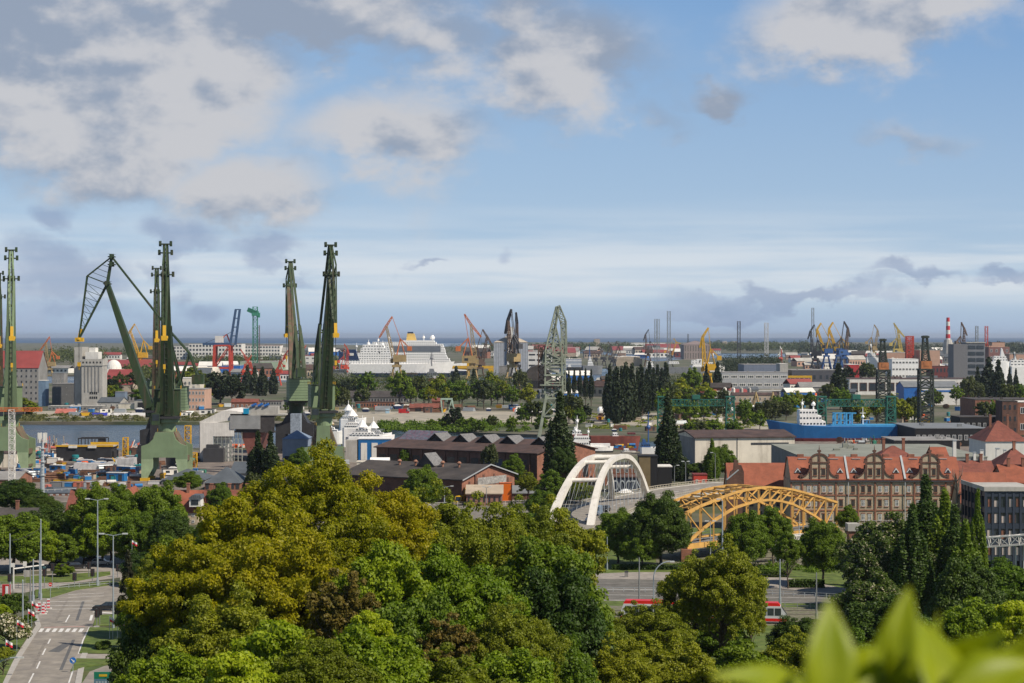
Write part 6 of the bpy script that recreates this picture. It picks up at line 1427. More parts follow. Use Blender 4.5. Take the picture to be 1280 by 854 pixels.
tower_crane('tall pale lattice mast beside the red white crane', 958, 462, 402, 0, 0, mat('mast_pale', (.5, .5, .5), .7), wide=5)
tower_crane('thin grey mast rising behind the pair of yellow cranes', 1016, 450, 383, 0, 0, m_mst, wide=4.5)
tower_crane('red white topped thin mast at the office tower', 1233, 468, 406, 0, 0, m_red, wide=3.5)
tower_crane('thin grey mast between striped chimney and office tower', 1221, 462, 406, 0, 0, m_mst, wide=3.5)
tower_crane('thin dark mast behind the ferry bow', 860, 440, 417, 0, 0, m_dk, wide=4)
tower_crane('bright red lattice crane tower before the white hall', 1137, 466, 419, 0, 0, m_red, wide=9)
tower_crane('red brown slim lattice mast right of the green crane', 323, 470, 405, 0, 0, m_brn, wide=3)
def lattice_crane():
 Y = GY(552); sc = S(Y); o = thing('lattice_crane', 'grey green lattice crane with splayed portal legs in the middle of the harbour', 'crane', ((692 - CX) * sc, Y, 0), 0)
 Z = lambda py: H - (py - HY) * sc; X = lambda px: (px - 692) * sc
 P = MB()
 for y in (-5, 5):
  P.bar((X(673), y, 0), (X(683), y * .8, Z(492)), 1.5, 1.5, 1.1, 1.1); P.bar((X(711), y, 0), (X(699), y * .8, Z(492)), 1.5, 1.5, 1.1, 1.1)
  P.bar((X(679), y, Z(520)), (X(705), y, Z(520)), .7)
  P.bar((X(683), y * .8, Z(497)), (X(705), y, Z(520)), .4); P.bar((X(700), y * .8, Z(497)), (X(679), y, Z(520)), .4)
 P.bar((X(673), -5, 2), (X(673), 5, 2), 1); P.bar((X(711), -5, 2), (X(711), 5, 2), 1); P.B('portal', m_gy, o)
 D = MB(); D.box(X(675), X(703), -5, 5, Z(482), Z(480.5)); D.box(X(683), X(701), -4.5, 4.5, Z(499), Z(497.5)); D.truss((X(683), 0, Z(498)), (X(683), 0, Z(481)), 4, n=2, r=.3); D.truss((X(699), 0, Z(498)), (X(699), 0, Z(481)), 4, n=2, r=.3)
 D.B('platform', m_gy, o)
 T = MB(); T.truss((X(692), 0, Z(497)), (X(692), 0, Z(440)), 8.5, 7, 7.5, 6, n=6, r=.5); T.truss((X(700), 0, Z(497)), (X(699), 0, Z(450)), 3, n=5, r=.35); T.box(X(679), X(705), -3.5, 3.5, Z(455), Z(453.5)); T.box(X(680), X(704), -4, 4, Z(470), Z(469)); T.B('tower', m_gy, o)
 Hs = MB(); Hs.box(X(686), X(699), -3, 3, Z(466), Z(456)); Hs.B('machinery_house', m_conc, o)
 B = MB(); B.truss((X(682), 0, Z(456)), (X(697), 0, Z(384)), 5.0, 3.6, 1.8, 1.5, n=12, r=.42); B.B('boom', m_gy, o)
 J = MB(); J.truss((X(697), 0, Z(383)), (X(704), 0, Z(402)), 2.2, 2, 3, 2.6, n=3, r=.4); J.truss((X(704), 0, Z(402)), (X(707), 0, Z(442)), 2.8, 2.4, 1.2, 1.2, n=8, r=.38); J.bar((X(697), 0, Z(384)), (X(690), -1, Z(430)), .5); J.B('fly_jib', m_gy, o)
 A = MB(); A.truss((X(700), 0, Z(456)), (X(693), 0, Z(410)), 4.5, 3, 1.6, 1.4, n=7, r=.42); A.bar((X(693), 0, Z(410)), (X(698), 0, Z(384)), .6); A.truss((X(704), 0, Z(490)), (X(704), 0, Z(402)), 2, n=14, r=.28); A.B('a_frame', m_gy, o)
 C = MB(); C.truss((X(677), 0, Z(485)), (X(677), 0, Z(432)), 3, n=8, r=.35); C.box(X(675), X(679), -1.5, 1.5, Z(450), Z(434)); C.B('counterweight', m_brn, o)
lattice_crane()
def dark_lattice(px, base, top, cabz, label, w):
 Y = GY(base); sc = S(Y); o = thing('dark_lattice_crane', label, 'crane', ((px - CX) * sc, Y, 0), 0, 'dark lattice tower cranes'); zt = H - (top - HY) * sc; zc = H - (cabz - HY) * sc; w = w * sc
 m = mat('lattice_black_green', (.035, .045, .035), .7, var=.4)
 T = MB(); T.truss((0, 0, 0), (0, 0, zc - 1), w, n=10, r=w * .075); 
 for i in range(5): z = 3 + (zc - 4) * i / 4; T.box(-w / 2, w / 2, -w / 2, w / 2, z - .15, z + .15)
 T.B('tower', m, o); MB().box(-w * .55, w * .55, -w * .55, w * .55, zc - 1, zc - .4).B('platform', m, o)
 MB().box(-w * .42, w * .42, -w * .42, w * .42, zc - .4, zc + 3.6).box(-w * .2, w * .2, -w * .44, -w * .43, zc + 1, zc + 3).B('cab', mat('cab_orange_brown', (.42, .16, .06), .7, var=.3), o)
 U = MB(); U.truss((0, 0, zc + 3.6), (-w * .05, 0, zt), w * .55, w * .5, w * .30, w * .3, n=6, r=w * .06); U.box(-w * .3, w * .25, -w * .25, w * .25, zt - 1, zt); U.bar((w * .4, 0, zc + 3.5), (0, 0, zt), w * .05); U.B('mast_head', m, o)
dark_lattice(1104, 528, 424, 461, 'left one of the two dark lattice towers with an orange brown cab', 14.5)
dark_lattice(1157, 540, 420, 460, 'taller right one of the two dark lattice towers with an orange brown cab', 16)
def gantry(x0, x1, base, top, label, group='sea green gantry cranes'):
 Y = GY(base); sc = S(Y); o = thing('gantry_crane', label, 'crane', ((x0 - CX) * sc, Y, 0), 0, group); w = (x1 - x0) * sc; zt = H - (top - HY) * sc; zg = H - (top + 5 - HY) * sc
 for x in (1.8, w - 1.8):
  L = MB(); L.truss((x, 0, 0), (x, 0, zt), 4.6, 4, 3.8, 3.6, n=7, r=.34); L.box(x - 2.4, x + 2.4, -2.3, 2.3, zt - .3, zt + .3); L.B('leg', m_sea, o)
 Gd = MB(); Gd.truss((3.6, 0, zg - 1), (w - 3.6, 0, zg - 1), 3.0, 3.2, n=16, r=.24, up=(0, 0, 1)); Gd.B('girder', m_sea, o)
 T = MB(); T.box(w * .45, w * .55, -2.2, 2.2, zg + .8, zg + 3); T.B('trolley', m_sea, o)
gantry(823, 917, 541, 496, 'sea green gantry crane with lattice girder over the rubble field')
gantry(1022, 1118, 550, 496, 'sea green gantry crane with lattice girder above the blue ship')
def small_gantry():
 Y = GY(470); sc = S(Y) ; o = thing('bridge_crane', 'long orange yellow bridge crane in front of the twin silos', 'crane', ((561 - CX) * sc, Y, 0)); w = 99 * sc; z = H - (459 - HY) * sc
 g = MB(); g.bar((0, 0, z), (w, 0, z), 4.5, 3.4); g.bar((0, 0, z - .5), (w * .28, 0, z - 3), 2.0); g.B('girder', m_ylw, o)
 l = MB()
 for x in (w * .245,): l.bar((x, 0, 0), (x, 0, z + 7), 3.4)
 l.bar((w * .9, 0, 0), (w * .9, 0, z), 3); l.B('leg', m_ylw, o); MB().box(w * .5, w * .58, -3, 3, z - 6, z - 2).B('trolley', m_ylw, o)
small_gantry()
def yellow_portal():
 Y = GY(488); sc = S(Y); o = thing('yellow_portal_frame', 'yellow portal frame on white columns beside the window factory', 'portal frame', ((985 - CX) * sc, Y, 0)); w = 29 * sc; z = H - (471 - HY) * sc
 MB().bar((0, 0, z), (w, 0, z), 2, 2).bar((w, 0, 0), (w, 0, z + 1), 1.2).B('beam', m_ylw, o)
 for i in range(5): MB().box(w * (i + .5) / 5 - .6, w * (i + .5) / 5 + .6, -.6, .6, 0, z - 1.02).B('column', m_white, o)
yellow_portal()
def small_frame():
 Y = GY(516); sc = S(Y); o = thing('mobile_gantry', 'pale green travelling gantry on the sandy lot', 'gantry', ((551 - CX) * sc, Y, 0)); w = 17 * sc; z = H - (499 - HY) * sc; m = mat('pale_green_steel', (.32, .42, .34), .6)
 g = MB()
 for y in (0, 7):
  g.bar((1, y, 0), (0, y, z), .7); g.bar((w, y, 0), (w * .8, y, z), .7); g.bar((w * .55, y, 0), (w * .8, y, z), .5); g.bar((0, y, z), (w * .85, y, z), .9)
 for x in (0, w * .4, w * .8): g.bar((x, 0, z), (x, 7, z), .6)
 g.B('frame', m, o); MB().box(w * .3, w * .5, 1, 5, z - 2, z - .6).B('trolley', m, o)
small_frame()
def chimney():
 Y = GY(448, 0); Y = 4300.0; sc = S(Y); o = thing('striped_chimney', 'tall red and white striped chimney above the right harbour', 'chimney', ((1185 - CX) * sc, Y, 0)); zt = H - (397 - HY) * sc
 mr_ = mat('chimney_red', (.5, .02, .03), .7); z = 0; n = 8
 zs = [0] + [zt * (.30 + .10 * i) for i in range(8)]
 for i, (a, b) in enumerate(zip(zs[:-1], zs[1:])):
  r0 = 6.8 - 3.4 * a / zt; r1 = 6.8 - 3.4 * b / zt; MB().tube((0, 0, a), (0, 0, b), r0, r1, 16).B('band' if i else 'shaft', mr_ if i % 2 == 1 else m_white, o, smooth=False)
 MB().lathe([(14, 0), (11, 30), (8, 42)], n=12).B('base_cone', m_conc, o)
chimney()
m_arch = mat('arch_white', (.66, .63, .57), .6, var=.1, scale=.6, dirt=.3)
def arch_bridge():
 zf = 5.0
 A0, A1 = G(737, 657, zf), G(811, 622, zf); B0, B1 = A0 + V3((-10.4, -1.5, 0)), A1 + V3((-10.4, -1.5, 0))
 base = (A0 + B1) / 2; base.z = 0
 o = thing('white_arch_bridge', 'white bridge with two tall arches joined by cross tubes', 'bridge', base)
 rise = 14.2
 def pt(P, Q, t):
  p = P.lerp(Q, t); u = (2 * t - 1); q_ = 1 - abs(u) ** 2.6; p.z = zf - 1.6 + rise * 1.08 * q_; p.x += (-.8 if P is A0 else 2.9) * q_; return p - base
 for P, Q in ((A0, A1), (B0, B1)):
  m_ = MB(); n = 30
  pp = [pt(P, Q, -.03 + 1.06 * i / n) for i in range(n + 1)]
  for i in range(n):
   w0 = 1.15 + .65 * abs(2 * i / n - 1) ** 2; w1 = 1.15 + .65 * abs(2 * (i + 1) / n - 1) ** 2
   e = (pp[i + 1] - pp[i]) * .02
   m_.bar(pp[i] - e, pp[i + 1] + e, w0, w0, w1, w1)
  m_.B('arch', m_arch, o)
  h = MB()
  for i in range(2, 29):
   t = i / 30; a = pt(P, Q, t); f = P.lerp(Q, min(.97, max(.03, t + (.05 if i % 2 else -.05)))) - base; f.z = zf + .4
   if a.z > zf + 1.5: h.tube(a, f, .05, n=4)
  h.B('hangers', m_zinc, o)
 for t in (.2, .36, .62, .80):
  MB().tube(pt(A0, A1, t), pt(B0, B1, t), .5, n=12).B('cross_tube', m_arch, o)
 MB().tube(pt(A0, A1, .5), pt(B0, B1, .5), .6, n=12).B('cross_tube', m_arch, o)
 ctr = [G(713, 655, zf) * 1.35 - G(768, 630, zf) * .35, G(713, 655, zf), G(768, 630, zf), G(803, 622, zf), G(850, 613, zf), G(905, 606, zf), G(960, 603, zf)]
 def side(d):
  out = []
  for i, p in enumerate(ctr):
   q = ctr[min(i + 1, len(ctr) - 1)] - ctr[max(i - 1, 0)]; q.z = 0; q.normalize(); nrm = V3((q.y, -q.x, 0)); out.append(p + nrm * d)
  return out
 Lf, Rt = side(-7.5), side(9.5); pts = [tuple((p - base)[:2]) for p in Rt] + [tuple((p - base)[:2]) for p in Lf[::-1]]
 d_ = MB(); d_.prism(pts, zf - 1.0, zf - .02); d_.B('deck', m_conc, o)
 pts2 = [tuple((p - base)[:2]) for p in side(8.7)] + [tuple((p - base)[:2]) for p in side(-6.7)[::-1]]
 d_ = MB(); d_.prism(pts2, zf - .015, zf + .06); d_.B('road_surface', m_asph, o)
 l_ = MB(); lp = side(1.0)
 for a, b in zip(lp[:-1], lp[1:]):
  n = int((b - a).length // 6)
  for i in range(n): p = a.lerp(b, i / n) - base; q = a.lerp(b, (i + .5) / n) - base; p.z = q.z = zf + .07; l_.bar(p, q, .2, .02)
 l_.B('lane_marks', m_paint, o)
 for dd in (-7.3, 9.3):
  r_ = MB(); sp_ = side(dd); kb = MB()
  for a, b in zip(sp_[:-1], sp_[1:]):
   a = a - base; b = b - base; n = max(2, int((b - a).length // 1.6))
   for z in (.55, 1.15): r_.bar(a + V3((0, 0, z)), b + V3((0, 0, z)), .12)
   for i in range(n): p = a.lerp(b, i / n); r_.bar(p, p + V3((0, 0, 1.15)), .14)
   kb.bar(a + V3((0, 0, .12)), b + V3((0, 0, .12)), .5, .3)
  r_.B('railing', mat('railing_cream', (.42, .38, .30), .7), o); kb.B('parapet', m_conc, o)
 for i in (1, 2, 4, 5):
  p = ctr[i] - base; MB().box(p.x - 5, p.x + 5, p.y - .7, p.y + .7, 0, zf - 1.02).B('pier', m_concd, o)
 return o
arch_bridge()
m_yb = mat('bridge_yellow', (.56, .32, .085), .65, var=.2, scale=1, dirt=.4)
def truss_bridge():
 zd = 3.6
 P = G(858, 681, zd); Q = G(1047, 668, zd) ; Q = V3(((1047 - CX) * 486 / F, 486, zd)); P = V3(((858 - CX) * 443 / F, 443, zd))
 base = (P + Q) / 2; base.z = 0
 L_ = (Q - P).length; dv = (Q - P).normalized(); nv = V3((-dv.y, dv.x, 0))
 o = thing('yellow_truss_bridge', 'yellow steel bridge with two curved lattice trusses over the railway', 'bridge', base)
 rows_ = [(858, 641, 680), (875, 633, 664), (892, 626, 651), (905, 621, 643), (918, 616, 635), (933, 612.5, 630), (948, 610, 626), (962, 609, 625), (976, 610, 626.5), (990, 612, 630), (1004, 615.5, 637), (1018, 619.5, 645), (1032, 623.5, 655), (1046, 628, 664)]
 n = len(rows_)
 def pts(off):
  U, Lw, D = [], [], []
  for px, ru, rl in rows_:
   k = (px - CX) / F; t = (P.x - k * P.y) / (k * (Q.y - P.y) - (Q.x - P.x)); c = P.lerp(Q, t)
   u = V3((c.x, c.y, H - (ru - HY) * c.y / F)); l = V3((c.x, c.y, H - (rl - HY) * c.y / F)); d = V3((c.x, c.y, zd))
   for v in (u, l, d): v += nv * off; v -= base
   U.append(u); Lw.append(l); D.append(d)
  return U, Lw, D
 SIDES = []
 for off in (0, 9.5):
  U, Lw, D = pts(off); SIDES.append((U, Lw, D)); t = MB()
  for i in range(n - 1):
   t.bar(U[i], U[i + 1], .6, .5); t.bar(Lw[i], Lw[i + 1], .6, .52)
   a, b = (U[i], Lw[i + 1]) if i < n / 2 - 1 else (Lw[i], U[i + 1])
   t.bar(a, b, .28, .26)
  for i in range(n): t.bar(U[i], Lw[i] if Lw[i].z > zd else D[i], .38, .34)
  t.B('truss', m_yb, o)
  h = MB()
  for i in range(n):
   if Lw[i].z > zd + .3: h.bar(Lw[i], D[i], .32, .3)
  h.B('hangers', m_yb, o)
  e = MB(); e.bar(D[0] - V3((0, 0, .3)), D[-1] - V3((0, 0, .3)), .7, 1.1); e.B('edge_beam', m_yb, o)
 w = MB(); (U0, L0, D0), (U1, L1, D1) = SIDES
 for i in range(0, n): w.bar(U0[i], U1[i], .36, .34)
 for i in range(n - 1):
  if i % 2: w.bar(U0[i], U1[i + 1], .26)
  else: w.bar(U1[i], U0[i + 1], .26)
  w.bar((U0[i] + U1[i]) / 2, (U0[i + 1] + U1[i + 1]) / 2, .24)
 w.B('wind_bracing', m_yb, o)
 dk = MB(); dk.prism([tuple(v[:2]) for v in (D0[0], D0[-1], D1[-1], D1[0])], zd - .75, zd - .15); dk.B('deck', mat('bridge_deck', (.13, .12, .11), .9, var=.3, scale=3), o)
 rl = MB()
 for off in (1.8, 3.3, 6.2, 7.7):
  a = D0[0] + nv * off; b = D0[-1] + nv * off; a.z = b.z = zd - .1; rl.bar(a, b, .15, .14)
 rl.B('tram_rail', MATS['rail_steel'], o)
 r_ = MB()
 for D in (D0, D1):
  for z in (.5, 1.1): r_.bar(D[0] + V3((0, 0, z)), D[-1] + V3((0, 0, z)), .08)
 r_.B('railing', m_zinc, o)
 for D in (D0, D1):
  for k in (0, -1): MB().box(D[k].x - 1.2, D[k].x + 1.2, D[k].y - 1.2, D[k].y + 1.2, 0, zd - .78).B('bearing_pier', m_brick, o)
truss_bridge()
def brick_pier():
 p = G(1067, 712); Y = 440.0; sc = S(Y); o = thing('brick_bridge_pier', 'red brick pier with a grey capping at the right end of the yellow bridge', 'pier', ((1067 - CX) * sc, Y, 0)); h = H - (664 - HY) * sc
 MB().box(-1.0, 1.0, 0, 3, 0, h).B('shaft', m_brick, o); MB().box(-1.3, 1.3, -.3, 3.3, h, h + 1.6).B('capping', m_conc, o); MB().box(1.02, 15, 1, 2.4, 0, h + .4).B('retaining_wall', m_brick, o)
 MB().box(1.32, 15.2, .8, 2.6, h + .4, h + .8).B('wall_coping', m_conc, o)
 f = MB()
 for z in (1.4, 2.2): f.bar((1.4, 1.2, h + z), (15, 1.2, h + z), .08)
 for i in range(12): f.bar((1.4 + i * 1.2, 1.2, h + .8), (1.4 + i * 1.2, 1.2, h + 2.2), .08)
 f.B('railing', m_zinc, o)
brick_pier()
def footbridge(x0, x1, r0, r1, Y0, Y1, label, hgt=1.9):
 a = W(x0, r0, Y0); b = W(x1, r1, Y1); base = V3((a.x, a.y, 0)); o = thing('footbridge', label, 'footbridge', base, 0, 'white truss footbridges'); a -= base; b -= base
 t = MB(); t.truss(a, b, 2.2, hgt, n=max(8, int((b - a).length / 2)), r=.16); t.B('truss', m_white, o); d = MB(); d.bar(a - V3((0, 0, hgt / 2)), b - V3((0, 0, hgt / 2)), 1.9, .2); d.B('deck', m_concd, o)
 for f in (.25, .75):
  p = a.lerp(b, f); l = MB(); l.bar((p.x - .8, p.y, 0), (p.x - .8, p.y, p.z - hgt / 2 - .1), .25); l.bar((p.x + .8, p.y, 0), (p.x + .8, p.y, p.z - hgt / 2 - .1), .25); l.B('support', m_zinc, o)
footbridge(962, 1012, 677, 673, 440, 446, 'short white truss footbridge under the yellow bridge')
footbridge(1200, 1300, 680, 673, 410, 404, 'white truss footbridge in front of the dark office building')
m_navy = mat('hull_navy', (.012, .03, .09), .5); m_shipb = mat('hull_bright_blue', (.012, .12, .32), .45, var=.12, dirt=.1); m_boot = mat('hull_oxide', (.16, .03, .03), .7, var=.2); m_cyan = mat('paint_cyan', (.06, .30, .55), .5, var=.1)
def hull(mb, L, B, z0, z1, bow=1, rake=.06, flare=1.0, sheer=0.0):
 """hull pointing to +x (bow=1) or -x; starts at x=0"""
 n = 14; top = []; bot = []
 for i in range(n + 1):
  t = i / n; w = B / 2 * (min(1, t / .06) ** .5 if t < .06 else 1) * (1 if t < .7 else max(0, math.cos((t - .7) / .3 * math.pi / 2)) ** .7)
  w = max(w, .05 * B / 2); x = t * L; xt = x + (rake * L * max(0, (t - .7) / .3))
  top.append((xt, w * flare, z1 + sheer * max(0, (t - .6) / .4) ** 2)); bot.append((x, w * .82, z0))
 if bow < 0:
  top = [(L - x, w, z) for x, w, z in top][::-1]; bot = [(L - x, w, z) for x, w, z in bot][::-1]
 ring_t = [(x, -w, z) for x, w, z in top] + [(x, w, z) for x, w, z in top[::-1]]
 ring_b = [(x, -w, z) for x, w, z in bot] + [(x, w, z) for x, w, z in bot[::-1]]
 k = len(ring_t)
 mb._add(ring_b + ring_t, [tuple(range(k))[::-1], tuple(range(k, 2 * k))] + [(i, (i + 1) % k, k + (i + 1) % k, k + i) for i in range(k)])
 return mb
def ship(name, label, x0, x1, water, deck_row, hm, decks, Y=None, cat='ship', bow=1, band=None, B=.14, sheer=0.0, group=None, z0=-1.5):
 """decks: list of (from fraction, to fraction, top row, material, window columns) stacked on the hull"""
 Y = Y or GY(water, z0); sc = S(Y); L = (x1 - x0) * sc; o = thing(name, label, cat, ((x0 - CX) * sc, Y, z0), 0, group); Bm = max(5, L * B)
 zd = H - (deck_row - HY) * sc - z0; Bm = min(Bm, 32)
 hull(MB(), L, Bm, -.5, zd, bow, sheer=sheer).B('hull', hm, o)
 if band: b = hull(MB(), L, Bm * 1.015, -.52, zd * band[0], bow); b.B('hull_band', band[1], o)
 z = zd
 for (f0, f1, row, m, nwin) in decks:
  zt = H - (row - HY) * sc - z0; zb = z if row < 9999 else z
  ww = Bm * .42
  d = MB(); d.frustum((f0 * L, f1 * L, -ww, ww, zb), (f0 * L + (zt - zb) * .1, f1 * L - (zt - zb) * (.35 if bow > 0 else .1), -ww, ww, zt)); dd = d.B('deck_house', m, o)
  if nwin:
   hh = (zt - zb); nr = max(1, round(hh / 3.2)) if hh > 4.5 else 1
   for r_ in range(nr):
    wd_ = MB(); cw = (f1 - f0) * L / nwin
    for i in range(nwin): wd_.box(f0 * L + cw * (i + .25), f0 * L + cw * (i + .78), -ww - .1, -ww - .02, zb + hh * (r_ + .42) / nr, zb + hh * (r_ + .68) / nr)
    wd_.B('window_row', m_glass, dd)
  z = zt
 return o, L, Bm, sc, zd, Y
def masts(o, items, m=None):
 for (x, z0, z1, r) in items:
  b = MB(); b.tube((x, 0, z0), (x, 0, z1), r, r * .5, 6); b.bar((x - (z1 - z0) * .16, 0, z0 + (z1 - z0) * .7), (x + (z1 - z0) * .16, 0, z0 + (z1 - z0) * .7), r * .8); b.lathe([(r * 2.2, 0), (r * 2.8, r * 2), (r * 1.2, r * 4.5)], (x, 0, z0 + (z1 - z0) * .45), 8); b.B('mast', m or m_steelw, o)
o, L, Bm, sc, zd, Y = ship('cruise_ship', 'large white cruise ship with a pale yellow funnel moored behind the ferry', 446, 581, 471, 457, m_steelw, [(.03, .88, 448, m_steelw, 40), (.07, .84, 439, m_steelw, 38), (.10, .82, 430, m_steelw, 36), (.15, .74, 427.5, m_steelw, 30), (.40, .72, 425.5, m_steelw, 0)], Y=2560, band=(.5, m_navy), B=.2, sheer=4)
xf = (515 - 446) * sc; f = MB(); zf_ = H - (427 - HY) * sc + 1.5; zt_ = H - (415 - HY) * sc + 1.5
f.frustum((xf - 7 * sc, xf + 6 * sc, -5, 5, zf_), (xf - 6 * sc, xf + 3 * sc, -4, 4, zt_ - 2)); fn = f.B('funnel', mat('funnel_yellow', (.62, .42, .12), .5), o); MB().box(xf - 5.5 * sc, xf + 1.5 * sc, -3.5, 3.5, zt_ - 2, zt_).B('funnel_top', m_navy, fn)
masts(o, [(L * .3, zf_, zf_ + 7, .6), (L * .62, zf_, zf_ + 9, .6), (L * .7, zf_, zf_ + 6, 1.2), (L * .2, zf_ - 3, zf_ + 5, .5)])
lb = MB()
for i in range(9): x = L * (.2 + .06 * i); lb.frustum((x, x + 5, -Bm * .5, -Bm * .44, zd + 1), (x + .3, x + 4.7, -Bm * .5, -Bm * .44, zd + 3.4))
lb.B('lifeboats', mat('lifeboat_orange', (.55, .2, .06), .5), o)
gl = MB(); gl.box(L * .32, L * .78, -Bm * .43 - .1, -Bm * .43 + .2, H - (438 - HY) * sc, H - (431 - HY) * sc); gl.B('glazed_band', mat('ship_glass', (.17, .19, .22), .4, kind='seams', ks=.5), o)
o, L, Bm, sc, zd, Y = ship('ferry', 'white ferry with a navy funnel block and dark blue waterline left of the cruise ship', 424, 560, 473, 455, m_steelw, [(.0, .86, 450, m_steelw, 34), (.12, .52, 441, m_steelw, 18), (.2, .50, 435, m_steelw, 10), (.22, .42, 431, m_steelw, 8)], Y=2420, band=(.38, m_navy), B=.18, sheer=3)
f = MB(); zb = H - (450 - HY) * sc + 1.5; zt = H - (437 - HY) * sc + 1.5; f.xprism([(9 * sc, zb), (26 * sc, zb), (21 * sc, zt), (9.5 * sc, zt)], -Bm * .44, Bm * .3); fn = f.B('funnel', m_navy, o)
MB().box(13 * sc, 19 * sc, -Bm * .44 - .2, -Bm * .44 - .05, zb + (zt - zb) * .42, zb + (zt - zb) * .66).B('funnel_emblem', m_white, fn)
MB().box(0, 5 * sc, -Bm * .4, Bm * .3, zb - 2, zt - 3).B('stern_block', m_navy, o)
masts(o, [(L * .27, zt, zt + 12, .7), (L * .34, zt, zt + 9, .7), (L * .4, zt, zt + 11, .6), (L * .16, zt - 2, zt + 8, .5)])
o2, L2, B2, sc2, zd2, Y2 = ship('navy_patrol_ship', 'small grey naval ship moored under the cruise ship bow', 528, 556, 477, 470, mat('naval_grey', (.2, .21, .22), .6), [(.2, .7, 465, MATS['naval_grey'], 6), (.3, .55, 461, MATS['naval_grey'], 0)], Y=2230)
masts(o2, [(L2 * .42, 18, 34, .8)], MATS['naval_grey'])
ship('red_workboat', 'small red and white workboat below the naval ship', 534, 556, 479, 473, mat('boat_red', (.45, .03, .03), .6), [(.3, .7, 470, m_steelw, 4)], Y=2180)
ship('tan_barge', 'low tan and red floating dock pieces before the ferry', 485, 525, 478, 472, m_brickd, [(.05, .3, 466, m_beige, 3), (.5, .9, 468, m_brn, 6)], Y=2210)
ship('green_float', 'long grey floating dock left of the ferry', 390, 436, 480, 466, m_concd, [(.05, .95, 462, m_slate, 16)], Y=2150, B=.25)
for x0, x1, w, d, lab in ((727, 752, 465, 457, 'grey merchant ship with a white bridge across the port water'), (708, 728, 466, 459, 'dark bow of a ship beside the grey merchant ship')):
 o3, L3, B3, s3, z3, Y3 = ship('merchant_ship', lab, x0, x1, w, d, MATS['naval_grey'] if x0 == 727 else m_black, [(.3, .6, 450, m_steelw, 5), (.36, .5, 445, m_steelw, 3)] if x0 == 727 else [(.1, .3, 456, m_steelw, 0)], Y=2700)
ship('grey_patrol_ships', 'row of grey and white coast ships behind the poplars', 800, 880, 465, 459, MATS['naval_grey'], [(.1, .22, 452, m_steelw, 4), (.45, .6, 455, m_steelw, 5), (.8, .95, 450, m_steelw, 3)], Y=2650, B=.08)
ship('grey_patrol_ships', 'white ship half hidden behind the yellow upright crane', 862, 905, 462, 457, m_steelw, [(.1, .7, 453, m_steelw, 10), (.2, .4, 449, m_steelw, 3)], Y=2800)
ship('small_white_ship', 'white bulky ship between the beige and pale yellow cranes', 1082, 1104, 458, 447, m_steelw, [(.1, .6, 441, m_steelw, 5), (.3, .4, 430, m_steelw, 0)], Y=3000)
ship('small_white_ship', 'white ship with tall funnel right of the office tower', 1236, 1262, 465, 452, m_steelw, [(.2, .9, 445, m_steelw, 5), (.55, .75, 435, m_steelw, 0)], Y=2250)
ship('small_white_ship', 'white ship superstructure at the right edge behind poplars', 1262, 1290, 475, 458, m_steelw, [(.0, .8, 450, m_steelw, 5), (.2, .3, 440, m_steelw, 0)], Y=2050)
ship('small_white_ship', 'white ship with a red crane beside the dark coal hall', 1050, 1072, 466, 460, m_steelw, [(.2, .8, 455, m_steelw, 6)], Y=2500)
o, L, Bm, sc, zd, Y = ship('blue_cargo_ship', 'bright blue ship with dark red bottom lying in the dock', 968, 1142, 556, 533, m_shipb, [(.17, .36, 526, m_steelw, 8), (.17, .33, 519, m_steelw, 7), (.17, .30, 512, m_steelw, 6)], Y=952, bow=-1, band=(.36, m_boot), B=.17, sheer=3.2)
masts(o, [(L * .2, zd + 8, zd + 13, .25), (L * .28, zd + 8, zd + 12, .4), (L * .635, zd, zd + 9, .3)])
g = MB()
for i in range(4):
 x = L * (.43 + .04 * i); g.bar((x, -3, zd), (x, -3, zd + 6.5), .8); g.bar((x, 3, zd), (x, 3, zd + 6.5), .8); g.bar((x, -3, zd + 6.2), (x, 3, zd + 6.2), .7)
g.bar((L * .42, -3, zd + 6.4), (L * .58, -3, zd + 6.4), .6); g.bar((L * .42, -3, zd + 3), (L * .56, -3, zd + 3), .5); g.B('cargo_frames', m_cyan, o)
g = MB(); g.box(L * .4, L * .9, -Bm * .4, Bm * .4, zd, zd + 1.0); g.B('hatch', m_cyan, o)
p_ = thing('dock_pontoon', 'long pale pontoon gangway in front of the white hall', 'pontoon', (W(945, 557, 880).x, 880, 0))
MB().box(0, 98 * S(880), -1.2, 1.2, 1.0 + (H - (557 - HY) * S(880)) - 1.6, 1.0 + (H - (557 - HY) * S(880)) - .9).B('walkway', m_conc, p_)
k_ = MB()
for i in range(5): k_.bar((1 + i * 8.2, 0, 0), (1 + i * 8.2, 0, (H - (557 - HY) * S(880)) - .62), .3)
k_.B('supports', m_zinc, p_)
o, L, Bm, sc, zd, Y = ship('white_motor_ship', 'white ship with two rows of portholes above the white arches', 712, 764, 566, 558, m_steelw, [(.02, .50, 551, m_steelw, 9), (.1, .5, 545, m_steelw, 8)], Y=858, band=(.55, m_black), B=.2)
masts(o, [(L * .15, zd + 4, zd + 9, .3), (L * .45, zd + 4, zd + 8, .2)])
MB().box(L * .5, L * .97, -Bm * .34, Bm * .34, zd, zd + 1.2).B('foredeck', m_steelw, o)
o, L, Bm, sc, zd, Y = ship('tug', 'red decked tug with a dark funnel behind the white ship', 713, 734, 548, 543, m_boot, [(.1, .7, 538, m_steelw, 4), (.2, .5, 534, m_steelw, 3)], Y=960)
masts(o, [(L * .4, zd + 3, zd + 9, .3)])
ship('rusty_hull', 'long rust red hull lying behind the white ship', 734, 797, 557, 545, mat('hull_rust', (.20, .055, .04), .85, var=.3, scale=1, dirt=.4), [(.5, .62, 541, m_steelw, 3), (.8, .95, 543, m_boot, 3)], Y=905, B=.12)
